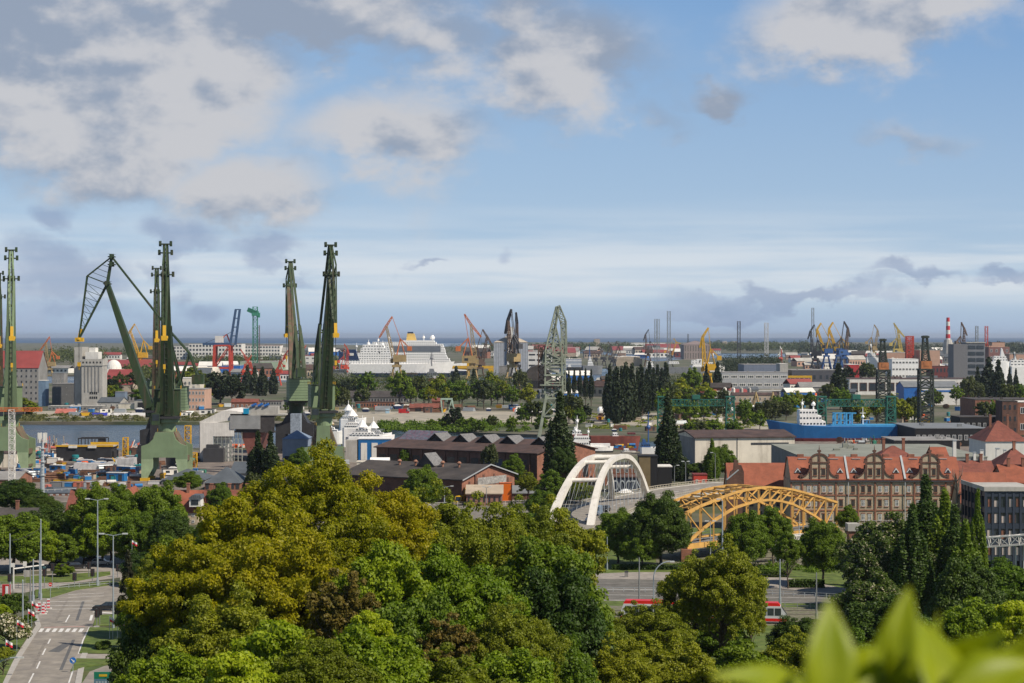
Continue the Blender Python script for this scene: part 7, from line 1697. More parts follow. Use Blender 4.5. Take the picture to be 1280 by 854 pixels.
ship('rusty_hull', 'red decked hull next to the tug', 745, 760, 552, 546, m_boot, [], Y=940)
o, L, Bm, sc, zd, Y = ship('blue_white_boat', 'blue and white boat moored left of the tall poplar', 800, 826, 568, 559, m_steelw, [(.05, .5, 554, m_bl2, 4), (.1, .3, 549, m_bl2, 0)], Y=850)
masts(o, [(L * .4, zd + 2, zd + 15, .35)], m_bl2)
ship('small_dinghy', 'small grey cabin boat behind the arch top', 776, 794, 568, 564, m_conc, [(.2, .6, 561, m_steelw, 3)], Y=860)
for i, (x0, x1, w, d, t1, t2, Y_, lab) in enumerate([(432, 490, 553, 546, 540, 534, 860, 'biggest white motor yacht with layered decks right of the cranes'), (428, 462, 543, 535, 528, 520, 900, 'white motor yacht with a domed top between the big one and the crane'), (400, 430, 548, 540, 534, 530, 930, 'white yacht with a cone mast left of the green crane leg'),
 (424, 456, 530, 524, 519, 513, 1010, 'white and blue yacht at the back of the marina'), (455, 488, 548, 543, 538, 535, 905, 'low white yacht at the right end of the marina')]):
 o, L, Bm, sc, zd, Y = ship('motor_yacht', lab, x0, x1, w, d, m_steelw, [(.08, .75, (d + t1) / 2, m_steelw, 9), (.14, .62, t1, m_steelw, 7), (.22, .5, t2, m_steelw, 4)], Y=Y_, cat='yacht', group='white yachts in the marina', B=.22, sheer=1.0)
 zt = H - (t2 - HY) * sc + 1.5; b = MB(); b.lathe([(2.6, 0), (2.2, .5), (.3, 3.0)], (L * .36, 0, zt), 10); b.tube((L * .36, 0, zt + 2), (L * .36, 0, zt + 5), .15); b.B('top_dome', m_steelw, o)
 r_ = MB()
 for z in (zd, (zd + zt) / 2): r_.bar((L * .05, -Bm * .44, z + 1), (L * .8, -Bm * .44, z + 1), .12); r_.bar((L * .05, -Bm * .44, z + .5), (L * .8, -Bm * .44, z + .5), .08)
 r_.B('railing', m_zinc, o)
def blue_box():
 Y = 790.0; sc = S(Y); o = thing('blue_framed_shed', 'blue framed shed with white sheets in front of the yachts', 'shed', ((448 - CX) * sc, Y, 0)); w = 40 * sc; h = H - (549 - HY) * sc
 MB().box(0, w, 0, 8, 0, h).B('wall', m_shipb, o); MB().box(-.2, w + .2, -.2, 8.2, h, h + .3).B('roof', m_steelw, o)
 for i in range(3): MB().box(1 + i * w / 3, i * w / 3 + w / 3 - .8, -.15, -.01, 1, h - 1.5).B('sheet', m_white, o)
 MB().box(-16 * sc, -.5, 0, 7, 0, h * .95).B('annex', m_conc, o)
blue_box()
m_cy = mat('tarp_cyan_blue', (.015, .15, .38), .6, var=.25, dirt=.2); m_teal = mat('paint_teal', (.015, .20, .22), .55); m_wht = mat('tarp_white', (.55, .54, .52), .8, var=.12, scale=2); m_rbr = mat('rust_brown', (.17, .085, .05), .85, var=.35, scale=2)
m_orr = mat('orange_red', (.7, .11, .02), .6); m_sal = mat('salmon', (.5, .14, .10), .7)
CL = [(34, 594, 24, 6, m_cy, 'long bright blue container at the left of the quay'), (33, 601, 7, 6, m_cy, 'small blue box under the long blue container'), (27, 602, 5, 5, m_teal, 'teal box at the left end of the quay'), (58, 573, 14, 6, m_cy, 'blue covered box beside the cell mast'),
 (97, 600, 12, 5, m_cy, 'blue container in the middle of the quay'), (85, 609, 11, 5, m_cy, 'blue container in the fence row'), (62, 598, 6, 4, m_cy, 'blue box behind the grey fence'), (81, 595, 6, 4, m_cy, 'pale blue crate left of the middle container'), (173, 599, 6, 5, m_cy, 'blue skip beside the yellow bollard'), (180, 599, 6, 5, m_cy, 'second blue skip beside the yellow bollard'),
 (97, 609, 12, 6, m_sal, 'salmon red tank box in the fence row'), (70, 610, 15, 7, m_grey, 'grey container behind the white balustrade'), (110, 611, 12, 8, m_zinc, 'corrugated grey container right of the salmon box'), (141, 602, 6, 7, m_teal, 'teal upright box near the wrapped machine'), (152, 601, 14, 5, m_white, 'white cabin left of the dark blue truck'),
 (170, 592, 9, 8, m_navy, 'dark navy container stack'), (175, 585, 8, 4, m_teal, 'teal flat box above the navy stack'), (168, 575, 5, 5, m_cy, 'small blue crate behind the wrapped machine'), (176, 571, 5, 4, m_cream, 'cream crate by the orange machine'), (65, 583, 14, 10, m_white, 'white cabin house in the middle left of the quay'), (44, 588, 16, 8, m_white, 'white deck house of the left barge'),
 (31, 583, 10, 12, m_beige, 'tan stacked blocks at the left of the quay'), (47, 567, 6, 8, m_white, 'white hut beside the cell mast'), (118, 573, 9, 8, m_steelw, 'white control cabin on the barge'), (26, 565, 8, 6, m_rbr, 'rusty box under the pale green crane'), (38, 562, 7, 6, m_rbr, 'rusty winch box at the quay edge'),
 (105, 597, 9, 3, m_wht, 'white bales under the blue container'), (50, 603, 20, 4, m_rbr, 'long rusty girder stack left'), (84, 602, 36, 2.4, m_ylw, 'long yellow beam lying on the quay'), (128, 600, 14, 3, m_rbr, 'rusty plate stack by the teal box'), (75, 592, 40, 3, m_rbr, 'long rusty hull section on the slip'), (115, 591, 30, 3, m_rbr, 'rusty keel section in front of the wrapped hull'),
 (57, 612, 6, 5, m_sal, 'small red crate behind the balustrade'), (160, 570, 5, 6, m_tc, 'green box beside the orange machine'), (186, 578, 7, 6, m_white, 'white crate under the green portal'), (22, 573, 7, 6, m_teal, 'teal barrel crate by the crane foot'),
 (215, 584, 14, 8, m_rbr, 'brown crate pile under the green portal'), (222, 578, 5, 8, m_cy, 'blue crate under the green portal'), (229, 578, 5, 8, m_navy, 'navy crate under the green portal'), (214, 594, 26, 3, m_beige, 'tan pallets inside the green portal'), (243, 590, 6, 4, m_cy, 'blue crate right of the green portal'), (252, 592, 8, 4, m_tc, 'green crate below the wrapped ship'),
 (202, 600, 5, 8, m_ylw, 'yellow bollard box at the portal foot'), (192, 606, 16, 4, m_wht, 'white and blue boat hull on the quay')]
for i, (px, py, w, h, m, lab) in enumerate(CL):
 Y = GY(py + (1 if py < 560 else 0)); Y = min(Y, 890)
 container(px, py, w, h, Y, m, lab, dy=3.0 + (i * 37 % 5) * .5, name='shipping_container' if m in (m_cy, m_grey, m_navy, m_zinc) and w > 8 else ('crate' if w < 9 else 'steel_stack' if h < 4 else 'cabin'), cat='container' if w > 8 else 'crate')
def barge():
 Y = 800.0; sc = S(Y); o = thing('dock_barge', 'black walled floating dock with yellow railings on the quay', 'floating dock', ((71 - CX) * sc, Y, 0)); w = 71 * sc
 MB().box(0, 22, -1, 10, 0, 5.6).box(22.1, w, 1, 10, 0, 4.0).B('wall', m_black, o); y = MB(); y.box(-.4, w, -1.3, -1.02, 4.4 + 1.3, 6.4); y.box(w * .5, w, 10.1, 10.4, 4.5, 7); y.B('yellow_rail', m_ylw, o)
 MB().box(0, w, -1, 10, 5.65, 5.95).B('deck', mat('deck_pale', (.4, .37, .3), .9, dirt=.4), o)
 for x in (w * .22, w * .56): MB().box(x, x + 3.4, -1.6, -1.31, 5.2, 6.2).B('white_panel', m_white, o)
barge()
def wrapped(px0, px1, base, top, Y, lab):
 sc = S(Y); o = thing('wrapped_hull_section', lab, 'wrapped load', ((px0 - CX) * sc, Y, 0), 0, 'loads under white tarpaulin'); w = (px1 - px0) * sc; z0 = max(.1, H - (base - HY) * sc); z1 = H - (top - HY) * sc
 rr = random.Random(int(px0)); b = MB(); n = max(4, int(w / 1.6))
 for i in range(n): a = w * i / n; t = z1 - rr.uniform(0, .7); b.frustum((a, a + w / n + .02, -.4 - rr.random() * .3, 7, z0), (a + .05, a + w / n - .03, 0, 6.6, t))
 b.B('tarpaulin', mat('tarp_creased', (.46, .45, .45), .8, var=.25, scale=1.5, kind='seams', ks=.9, col2=(.33, .32, .32)), o); s_ = MB()
 for i in range(3): x = w * (i + .5) / 3; s_.box(x - .15, x + .15, -.75, 7.1, z0, z0 + .3)
 s_.B('supports', m_rbr, o)
wrapped(92, 138, 588, 578, 740, 'long white wrapped hull section on the quay'); wrapped(146, 167, 589, 572, 735, 'tall white wrapped machine beside the orange lifeboat')
def floating_box():
 Y = 855.0; sc = S(Y); o = thing('floating_deck_frame', 'open dark steel frame standing at the water edge', 'steel frame', ((98 - CX) * sc, Y, 0)); w = 34 * sc; f = MB(); z1 = H - (548 - HY) * sc; z0 = H - (559 - HY) * sc; z0 = max(z0, 1)
 for y in (0, 6):
  for i in range(5): x = w * i / 4; f.bar((x, y, 0), (x, y, z1), .35)
  f.bar((0, y, z1), (w, y, z1), .5); f.bar((0, y, z0), (w, y, z0), .6)
 f.box(0, w, 0, 6, z0 - .5, z0 - .31); f.box(w * .72, w, 0, 1, z0, z1); f.B('frame', m_black, o); MB().box(w * .5, w * 1.15, 7, 8, -1.6, z0 + .5).B('float', m_concd, o)
floating_box()
def scaffold(px, base, top, wpx, lab, m):
 Y = min(GY(base), 885); sc = S(Y); o = thing('scaffold_tower', lab, 'scaffold', ((px - CX) * sc, Y, 0), 0, 'yellow scaffold stair towers'); w = wpx * sc; zt = H - (top - HY) * sc; f = MB(); f.truss((0, 0, 0), (0, 0, zt), w, n=max(3, int(zt / 2)), r=.2)
 for k in range(int(zt / 2) + 1): f.box(-w / 2, w / 2, -w / 2, w / 2, k * 2, k * 2 + .12)
 f.B('frame', m, o)
scaffold(157, 575, 547, 6, 'yellow stair tower left of the wide portal crane', m_ylw); scaffold(235, 560, 532, 7, 'yellow stair tower at the right of the wide portal crane', m_ylw); scaffold(243, 584, 566, 6, 'short yellow stair tower before the wrapped ship', m_ylw)
def junk(px, py, w, h, seed, ms, lab, name='machinery_pile', cat='machinery'):
 Y = min(GY(py), 890); sc = S(Y); o = thing(name, lab, cat, ((px - CX) * sc, Y, 0), 0, 'machinery lying on the shipyard quay'); rr = random.Random(seed); W_, H_ = w * sc, h * sc
 for i, m in enumerate(ms):
  b = MB()
  for k in range(9):
   x = rr.uniform(-W_ / 2, W_ / 2); z = rr.uniform(0, H_ * .5); s_ = rr.uniform(.3, 1.0); t = rr.random()
   if t < .4: b.box(x - s_, x + s_, rr.uniform(-1, 0), rr.uniform(.5, 3), z * .4, z + s_ * 1.2)
   elif t < .75: b.bar((x, rr.uniform(-1, 2), 0), (x + rr.uniform(-2, 2), rr.uniform(-1, 2), H_ * rr.uniform(.6, 1)), .3)
   else: b.tube((x - s_, rr.uniform(-1, 1), z + s_), (x + s_ * 2, rr.uniform(-1, 1), z + s_), s_ * .7, n=9)
  b.B(('frame', 'tank', 'pipework')[i % 3], m, o)
junk(70, 570, 28, 26, 1, [m_sal, m_beige, m_zinc], 'reddish tangle of pipes and masts at the water edge', 'deck_machinery'); junk(172, 566, 22, 16, 2, [m_orr, m_orr, m_white], 'orange red lifeboat davits beside the portal crane'); junk(150, 585, 12, 14, 3, [m_ylw, m_white, m_teal], 'yellow and white machine parts near the wrapped machine')
junk(50, 580, 26, 12, 4, [m_ylw, m_rbr, m_white], 'yellow railed deck parts at the left barge'); junk(120, 598, 40, 6, 5, [m_rbr, m_teal, m_black], 'dark scrap strewn in front of the wrapped hull'); junk(60, 600, 40, 6, 6, [m_rbr, m_cy, m_zinc], 'brown scrap between the blue containers'); junk(176, 590, 20, 12, 7, [m_navy, m_teal, m_wht], 'blue and teal scrap before the portal leg')
junk(130, 608, 20, 6, 8, [m_ylw, m_rbr, m_white], 'yellow digger like machine behind the roofs'); junk(160, 610, 24, 5, 9, [m_wht, m_cy, m_rbr], 'white sacks and boxes behind the gabled roof'); junk(375, 596, 44, 16, 10, [m_cy, m_white, m_cream], 'colourful supplies before the blue tent hall'); junk(362, 588, 24, 14, 14, [m_white, m_teal, m_rbr], 'white and teal crates at the foot of the blue tent hall')
junk(395, 556, 20, 12, 11, [m_black, m_navy, m_white], 'dark machinery between the crane portals')
junk(650, 512, 30, 8, 13, [m_cy, m_white, m_concd], 'blue boxes and white tents on the far island lot'); junk(770, 536, 50, 6, 15, [m_cy, m_ylw, m_rbr], 'blue and yellow building materials on the rubble field'); junk(470, 513, 24, 4, 16, [m_red, m_red, m_cy], 'red vehicles and boxes beside the grey shed'); junk(1100, 546, 40, 16, 17, [m_concd, m_tc, m_rbr], 'grey green dock equipment before the blue ship')
junk(1070, 555, 30, 14, 18, [m_zinc, m_beige, m_concd], 'grey deck machinery at the dock side'); junk(300, 506, 26, 6, 19, [m_orr, m_sal, m_white], 'orange and red containers on the island shore'); junk(940, 572, 30, 8, 20, [m_rbr, m_boot, m_concd], 'rusty scrap beside the white hall') 
bld('blue_tent_hall', 'grey blue tarpaulin hall with curved roof below the square house crane', 'hall', 353, 384, 586, 549, d=16, wall=mat('tent_greyblue', (.20, .25, .32), .7, var=.15), roof='hip', rm=mat('tent_roof_blue', (.17, .22, .30), .6, var=.25, scale=.8), ridge=538, Y=748, door=[(.3, 4, 5), (.75, 3, 4)])
def drum(px, py, w, h, lab, m=None, horiz=True, name='lying_tank'):
 Y = GY(py); sc = S(Y); r_ = h * sc / 2; o = thing(name, lab, 'tank', ((px - CX) * sc, Y, 0), 0, 'white tanks on the island'); L = w * sc; m = m or m_steelw
 if horiz:
  b = MB(); b.tube((-L / 2 + r_ * .4, 0, r_ + .3), (L / 2 - r_ * .4, 0, r_ + .3), r_, n=18); b.tube((-L / 2, 0, r_ + .3), (-L / 2 + r_ * .4, 0, r_ + .3), r_ * .55, r_, 18); b.tube((L / 2 - r_ * .4, 0, r_ + .3), (L / 2, 0, r_ + .3), r_, r_ * .55, 18); b.B('body', m, o); s_ = MB()
  for x in (-L / 3, L / 3): s_.box(x - .4, x + .4, -r_ * .8, r_ * .8, 0, r_ * .6)
  s_.B('saddle', m_concd, o)
 else:
  r2 = w * sc / 2; b = MB(); hh = h * sc; b.lathe([(r2, 0), (r2, hh * .85), (r2 * .6, hh * .96), (.1, hh)], n=16); b.B('body', m, o); MB().bar((0, -r2 - .1, 0), (0, -r2 - .1, hh), .3).B('ladder', m_concd, o)
for px, py, w, h, lab in ((662, 519, 38, 8, 'long white lying tank on the sandy lot'), (752, 520, 10, 11, 'short fat white tank beside the poplars'), (945, 516, 50, 9, 'longest white lying tank behind the green gantry'), (790, 512, 18, 7, 'white tank glimpsed between the poplars'), (905, 517, 26, 8, 'white lying tank at the left of the longest one')): drum(px, py, w, h, lab)
for px, lab in ((906, 'first white upright tank'), (916.5, 'second white upright tank with a domed top'), (926.5, 'grey upright tank in the row of four'), (936.5, 'last grey upright tank in the row of four')): drum(px, 500, 5, 16, lab + ' beside the cream building', m_white if px < 920 else m_conc, False, 'upright_tank')
for px, lab in ((945, 'tan lattice cone hopper left of the tree'), (966, 'tan lattice cone hopper right behind the tree')):
 Y = GY(506); sc = S(Y); o = thing('cone_frame', lab, 'steel frame', ((px - CX) * sc, Y, 0)); t = MB(); r0 = 6 * sc; zt = 16 * sc
 for i in range(6): a = i * math.pi / 3; b_ = (i + 1) * math.pi / 3; t.bar((r0 * math.cos(a), r0 * math.sin(a), 0), (0, 0, zt), .5); t.bar((r0 * math.cos(a), r0 * math.sin(a), 0), (r0 * math.cos(b_), r0 * math.sin(b_), 0), .4); t.bar((r0 * .6 * math.cos(a), r0 * .6 * math.sin(a), zt * .4), (r0 * .6 * math.cos(b_), r0 * .6 * math.sin(b_), zt * .4), .4)
 t.B('frame', m_tan, o); MB().lathe([(.3, zt * .5), (r0 * .28, zt * .72), (.5, zt * .98)], n=8).B('hopper', m_tan, o)
for px, w, m, lab in ((124, 22, mat('cover_violet_blue', (.03, .04, .35), .6), 'violet blue sheeted pile on the far quay'), (150, 26, m_wht, 'white sheeted pile on the far quay'), (176, 28, m_wht, 'long white sheeted pile behind the crane boom'), (138, 10, m_white, 'grey white sheeted pile between blue and white ones')):
 Y = GY(520); sc = S(Y); o = thing('sheeted_pile', lab, 'pile', ((px - CX) * sc, Y, 0), 0, 'sheeted piles on the quay'); b = MB(); b.frustum((-w * sc / 2, w * sc / 2, 0, 5, 0), (-w * sc / 2 + .8, w * sc / 2 - .8, 1.2, 3.8, 1.9)); b.B('sheet', m, o); MB().box(-w * sc / 2 - .2, w * sc / 2 + .2, -.3, 5.3, -.01, .12).B('pallet', m_rbr, o)
def cell_mast():
 Y = 600.0; sc = S(Y); o = thing('cell_mast', 'tall grey round mast with antennas at the top among the quay clutter', 'mast', ((53 - CX) * sc, Y, 0)); zt = H - (541 - HY) * sc
 MB().tube((0, 0, 0), (0, 0, zt - 3), .75, .45, 12).B('mast', m_zinc, o); a = MB()
 for k in range(6): t = k * math.pi / 3; a.box(1.2 * math.cos(t) - .2, 1.2 * math.cos(t) + .2, 1.2 * math.sin(t) - .15, 1.2 * math.sin(t) + .15, zt - 3, zt); a.bar((0, 0, zt - 2.2), (1.2 * math.cos(t), 1.2 * math.sin(t), zt - 2.2), .12)
 a.B('antenna', m_white, o); b = MB()
 for z in (8, 12, 16): b.lathe([(.5, 0), (1.0, .1), (1.0, .3), (.5, .4)], (0, 0, z), 10); 
 for z in range(2, int(zt) - 3, 1): b.bar((.5, -.6, z), (-.5, -.6, z), .08)
 b.B('platform', m_zinc, o)
cell_mast()
def lattice_mast():
 Y = 640.0; sc = S(Y); o = thing('lattice_mast', 'white lattice mast with a rusty boom at the left edge', 'mast', ((15 - CX) * sc, Y, 0)); zt = H - (512 - HY) * sc
 MB().truss((0, 0, 0), (0, 0, zt), 1.7, n=22, r=.11).B('mast', m_white, o); MB().truss((-6, 0, zt), (9.5, 0, zt), 1.1, n=12, r=.14).B('boom', m_or2, o)
lattice_mast()
m_lamp = mat('lamp_steel', (.36, .41, .44), .45, var=.12, metal=.3); m_lamph = mat('lamp_head', (.5, .52, .5), .4); m_pole = mat('pole_grey', (.20, .21, .21), .6, var=.2)
def lamp(px, base, top, arms, lab, name='street_lamp', r=.14, m=None):
 Y = GY(base); sc = S(Y); zt = H - (top - HY) * sc; o = thing(name, lab, 'street lamp', ((px - CX) * sc, Y, 0), 0, 'street lamps'); m = m or m_lamp
 MB().tube((0, 0, 0), (0, 0, zt), r, r * .6, 10).tube((0, 0, 0), (0, 0, 1.2), r * 1.5, r * 1.5, 10).B('pole', m, o)
 for a in arms:
  L = a * sc; b = MB(); b.bar((0, 0, zt), (L, 0, zt + .35), .1); b.B('arm', m, o); h = MB(); h.box(L - .55 if L < 0 else L - .35, L + .35 if L < 0 else L + .55, -.18, .18, zt + .2, zt + .42); h.B('lamp_head', m_lamph, o)
 if not arms: MB().lathe([(r * .6, 0), (r * .3, .15), (.02, .2)], (0, 0, zt), 8).B('cap', m, o)
 return o
lamp(122, 733, 625.5, (-12, 10), 'tall double armed street lamp in the middle of the crossing', r=.17); lamp(141.5, 786, 669.5, (-14, 14), 'lower double armed street lamp in front of the larch', r=.15); lamp(171, 694, 642, (-7,), 'single arm lamp standing among the trees right of the larch')
lamp(83.5, 668, 640, (-7,), 'single arm lamp in front of the red roof')
lamp(555.5, 634, 609, (-9, 9), 'double arm lamp before the brick workshop', r=.2); lamp(608, 640, 610, (-3, 4), 'dark twin headed lamp in front of the orange container', r=.15, m=m_pole); lamp(330, 622, 601, (-7, 7), 'double arm lamp before the poplars near the wrapped ship', r=.15); lamp(522, 618, 596, (-6,), 'curved lamp at the round green tree'); lamp(541, 622, 605, (6,), 'small lamp right of the round green tree')
lamp(843, 622, 583, (4,), 'lamp with short arm on the white bridge road', m=m_pole); lamp(857, 625, 578, (-3, 3), 'tall dark lamp where both bridges meet', r=.16, m=m_pole); lamp(894, 612, 567, (-4,), 'lamp in front of the white hall', m=m_pole)
lamp(903, 730, 626, (-4,), 'tall steel lamp in front of the yellow truss bridge', r=.2); lamp(888, 700, 653, (-4, 4), 'low double lamp under the yellow truss', r=.14); lamp(999, 700, 657, (), 'steel post at the white footbridge'); lamp(744.5, 700, 667, (-4,), 'pole by the arch foot with a side arm', m=m_lamp); lamp(759, 712, 672, (), 'slim pole behind the orange sign', r=.12)
for px, b, t, lab in ((12.5, 740, 668, 'thick grey pole at the left edge of the crossing'), (51, 750, 650, 'tallest grey tram pole at the crossing'), (49.5, 748, 693, 'short thick pale pole on the traffic island'), (41.5, 752, 700, 'pale pole left beside the thick pale one'), (38, 752, 712, 'brown thin pole at the barrier'),
 (28.5, 798, 726, 'grey pole in front of the white bush'), (799, 757, 698, 'dark tram pole beside the curved lamp'), (1020.5, 775, 717, 'tall dark tram pole behind the tallest blurred leaf'), (1065, 722, 672, 'dark pole beside the chestnut tree'), (975, 756, 700, 'pole above the tram front')):
 lamp(px, b, t, (), lab, name='tram_pole', r=.17, m=m_pole if 'dark' in lab or 'brown' in lab else m_lamp)
def curved_lamp(px, base, top, dx, lab):
 Y = GY(base); sc = S(Y); zt = H - (top - HY) * sc; o = thing('street_lamp', lab, 'street lamp', ((px - CX) * sc, Y, 0), 0, 'street lamps'); zk = zt * .62; b = MB(); b.tube((0, 0, 0), (0, 0, zk), .14, .12, 10); b.B('pole', m_lamp, o)
 L = dx * sc; c = MB(); pr = (0, 0, zk); 
 for i in range(1, 9): t = i / 8; q_ = (L * (1 - math.cos(t * math.pi / 2)) , 0, zk + (zt - zk) * math.sin(t * math.pi / 2)); c.tube(pr, q_, .11, n=8); pr = q_
 c.B('arm', m_lamp, o); MB().box(L, L + .9 * (1 if L > 0 else -1), -.2, .2, zt - .12, zt + .1).B('lamp_head', m_lamph, o)
curved_lamp(817, 757, 702, 20, 'street lamp with a long curved arm over the tram street'); curved_lamp(-2, 846, 822, 24, 'curved lamp arm reaching in at the left edge')
def arm_gantry():
 a = W(17, 711, 395); b = W(55, 706, 400); o = thing('signal_arm', 'white signal arm reaching across the crossing at the left', 'signal arm', (a.x, a.y, 0)); MB().bar((0, 0, a.z), (b.x - a.x, b.y - a.y, b.z), .2).bar((0, 0, 0), (0, 0, a.z + .3), .22).B('arm', m_white, o); MB().box(2, 3.4, -.1, .1, a.z - 1.6, a.z - .3).B('sign_panel', m_conc, o)
arm_gantry()
def signal(px, base, top, lab, big=False):
 Y = GY(base); sc = S(Y); zt = H - (top - HY) * sc; o = thing('traffic_light', lab, 'traffic light', ((px - CX) * sc, Y, 0), 0, 'traffic lights at the crossing'); MB().tube((0, 0, 0), (0, 0, zt), .08, n=8).B('pole', m_pole, o); b = MB(); b.box(-.24, .24, -.25, .1, zt - 1.25, zt); b.box(-.42, .42, .1, .13, zt - 1.4, zt + .15); b.B('housing', m_black, o)
 l = MB()
 for k in range(3): l.tube((0, -.27, zt - .2 - k * .4), (0, -.25, zt - .2 - k * .4), .13, n=10)
 l.B('lens', mat('lens_dark', (.06, .02, .02), .3), o)
for px, b, t, lab in ((111, 722, 703, 'traffic light beside the tall double lamp'), (115.5, 730, 712, 'traffic light just right of its neighbour by the tall lamp'), (55.5, 735, 712, 'traffic light at the thick pale pole'), (65.5, 735, 705, 'traffic light before the small round tree'), (77.5, 722, 706, 'traffic light right of the small round tree'), (12, 752, 718, 'traffic light on the left edge pole'), (121, 783, 762, 'traffic light on the near verge left of its twin'), (124.5, 782, 759, 'traffic light on the near verge in front of the black car'), (147, 722, 706, 'traffic light at the larch'), (93, 735, 717, 'thin grey signal post on the path')): signal(px, b, t, lab)
def round_sign(px, base, cy, r, lab, face, bar_=False, arrow=False):
 Y = GY(base); sc = S(Y); zc = H - (cy - HY) * sc; R_ = r * sc; o = thing('road_sign', lab, 'road sign', ((px - CX) * sc, Y, 0)); MB().tube((0, 0, 0), (0, 0, zc + R_), .05, n=8).B('pole', m_lamp, o); MB().tube((0, -.10, zc), (0, -.06, zc), R_, n=24).B('plate', face, o)
 if bar_: MB().box(-R_ * .7, R_ * .7, -.13, -.105, zc - R_ * .18, zc + R_ * .18).B('white_bar', m_paint, o)
 if arrow:
  a = MB(); a.bar((-R_ * .5, -.12, zc + R_ * .4), (R_ * .25, -.12, zc - R_ * .3), R_ * .28, .02, up=(0, 1, 0)); a.poly([(R_ * .55, -.125, zc - R_ * .6), (R_ * .5, -.125, zc + R_ * .1), (-R_ * .15, -.125, zc - R_ * .55)]); a.B('arrow', m_paint, o)
round_sign(63, 748, 730.5, 2.3, 'red no entry sign with a white bar on the traffic island', mat('sign_red', (.6, .02, .02), .4), bar_=True); round_sign(91.2, 841, 825.5, 4.0, 'round blue sign with a white arrow pointing down right', mat('sign_blue', (.01, .14, .48), .4), arrow=True)
def plate_sign():
 Y = GY(857); sc = S(Y); o = thing('direction_sign', 'large direction sign with a green head and a blue grey field at the bottom', 'direction sign', ((117.5 - CX) * sc, 262, 0)); sc = S(262); w = 23 * sc; z1 = H - (840 - HY) * sc; o.location.x = (117.5 - CX) * sc; zg = hill_z(o.location.x, 262)
 o.location.z = 0; MB().box(0, w, -.05, .05, z1 - .9 - 3.0, z1 - .91).B('blue_field', mat('sign_bluegrey', (.10, .19, .26), .5), o); MB().box(0, w, -.05, .05, z1 - .9, z1).B('green_field', mat('sign_green', (.01, .17, .10), .5), o)
 y = MB(); y.box(w * .28, w * .72, -.08, -.052, z1 - .6, z1 - .3); y.B('yellow_field', mat('sign_yellow', (.55, .36, .02), .5), o); p_ = MB(); p_.box(.3, .5, .06, .2, zg - .5, z1 - .2); p_.box(w - .5, w - .3, .06, .2, zg - .5, z1 - .2); p_.B('post', m_lamp, o)
 l = MB()
 for k in range(3):
  for i in range(5): l.box(w * (.1 + .16 * i), w * (.1 + .16 * i + .11), -.07, -.052, z1 - 1.5 - k * .8, z1 - 1.2 - k * .8)
 l.B('faded_text_marks', mat('sign_marks', (.30, .36, .40), .6), o)
plate_sign()
m_fred = mat('flag_red', (.55, .02, .04), .7); m_fwhite = mat('flag_white', (.68, .68, .68), .7)
def flag(px, py, base, lab, s=1.0, tilt=.5, pole=True):
 Y = GY(base); sc = S(Y); z = H - (py - HY) * sc; o = thing('flag', lab, 'flag', ((px - CX) * sc, Y, 0), 0, 'white and red flags along the street')
 n = 5
 for nm, m, a, b_ in (('white_field', m_fwhite, .5, 1.0), ('red_field', m_fred, 0, .5)):
  f = MB()
  for i in range(n):
   x0 = i / n * 1.5 * s; x1 = (i + 1) / n * 1.5 * s; d0 = math.sin(i * 1.3) * .15; d1 = math.sin((i + 1) * 1.3) * .15; k = -tilt
   P = [(x0, d0, z + k * x0 + a * 1.1 * s), (x1, d1, z + k * x1 + a * 1.1 * s), (x1, d1, z + k * x1 + b_ * 1.1 * s), (x0, d0, z + k * x0 + b_ * 1.1 * s)]; Q = [(p[0], p[1] + .03, p[2]) for p in P]
   f._add(P + Q, [(0, 1, 2, 3), (7, 6, 5, 4), (0, 4, 5, 1), (3, 2, 6, 7), (0, 3, 7, 4), (1, 5, 6, 2)])
  f.B(nm, m, o)
 if pole: MB().tube((0, 0, 0), (0, 0, z + 1.3 * s), .045, n=6).B('pole', m_lamp, o)
for px, py, b, lab in ((35, 767, 790, 'white red flag on the post before the dark shrub'), (39.5, 757, 785, 'white red flag nearest to the barrier'), (21, 781, 815, 'white red flag hanging over the blossoming bush'), (7, 806, 830, 'white red flag at the bottom left edge'), (137, 777, 800, 'left flag of the bunch at the low double lamp'), (141, 779, 800, 'middle flag of the bunch at the low double lamp'), (147, 776, 800, 'orange red flag right of the low double lamp'), (165, 680, 720, 'small red flag in the top of the larch')): flag(px, py, b, lab, s=.7)
def beacon(px, base, lab):
 p = G(px, base); o = thing('barrier_post', lab, 'barrier post', p, 0, 'striped barrier posts on the road'); w = .5; hh = 1.7
 for k in range(6): MB().box(-w / 2, w / 2, -.06, .06, .15 + k * hh / 6, .15 + (k + 1) * hh / 6 - .002).B('stripe', m_fred if k % 2 == 0 else m_fwhite, o)
 MB().box(-.6, .6, -.3, .3, 0, .15).B('foot', m_white, o)
for px, b, lab in ((49, 765, 'striped barrier post farthest left'), (54, 768, 'striped barrier post nearest to the viewer'), (55.5, 765.5, 'striped barrier post in the middle of the cluster'), (60.5, 761, 'striped barrier post farthest right')): beacon(px, b, lab)
def red_column():
 p = G(8, 745); o = thing('information_column', 'red and white information column behind the left shrub', 'column', p); MB().box(-.75, .75, -.3, .3, 0, 2.2).B('box', mat('ad_red', (.4, .02, .02), .5), o); MB().box(-.1, .45, -.36, -.31, .3, 1.9).B('panel', m_fwhite, o)
red_column()
def white_board(px, py, base, lab, w=4.5, h=6):
 Y = GY(base); sc = S(Y); o = thing('blank_board', lab, 'board', ((px - CX) * sc, Y, 0), 0); z = H - (py - HY) * sc; MB().box(-w * sc / 2, w * sc / 2, -.05, .05, z - h * sc, z).B('panel', m_white, o); MB().tube((0, .08, 0), (0, .08, z - .1), .06).B('pole', m_pole, o)
white_board(31, 702, 745, 'small white board beside the pale poles'); white_board(16, 704, 745, 'pale board at the thick left pole', 5, 5)
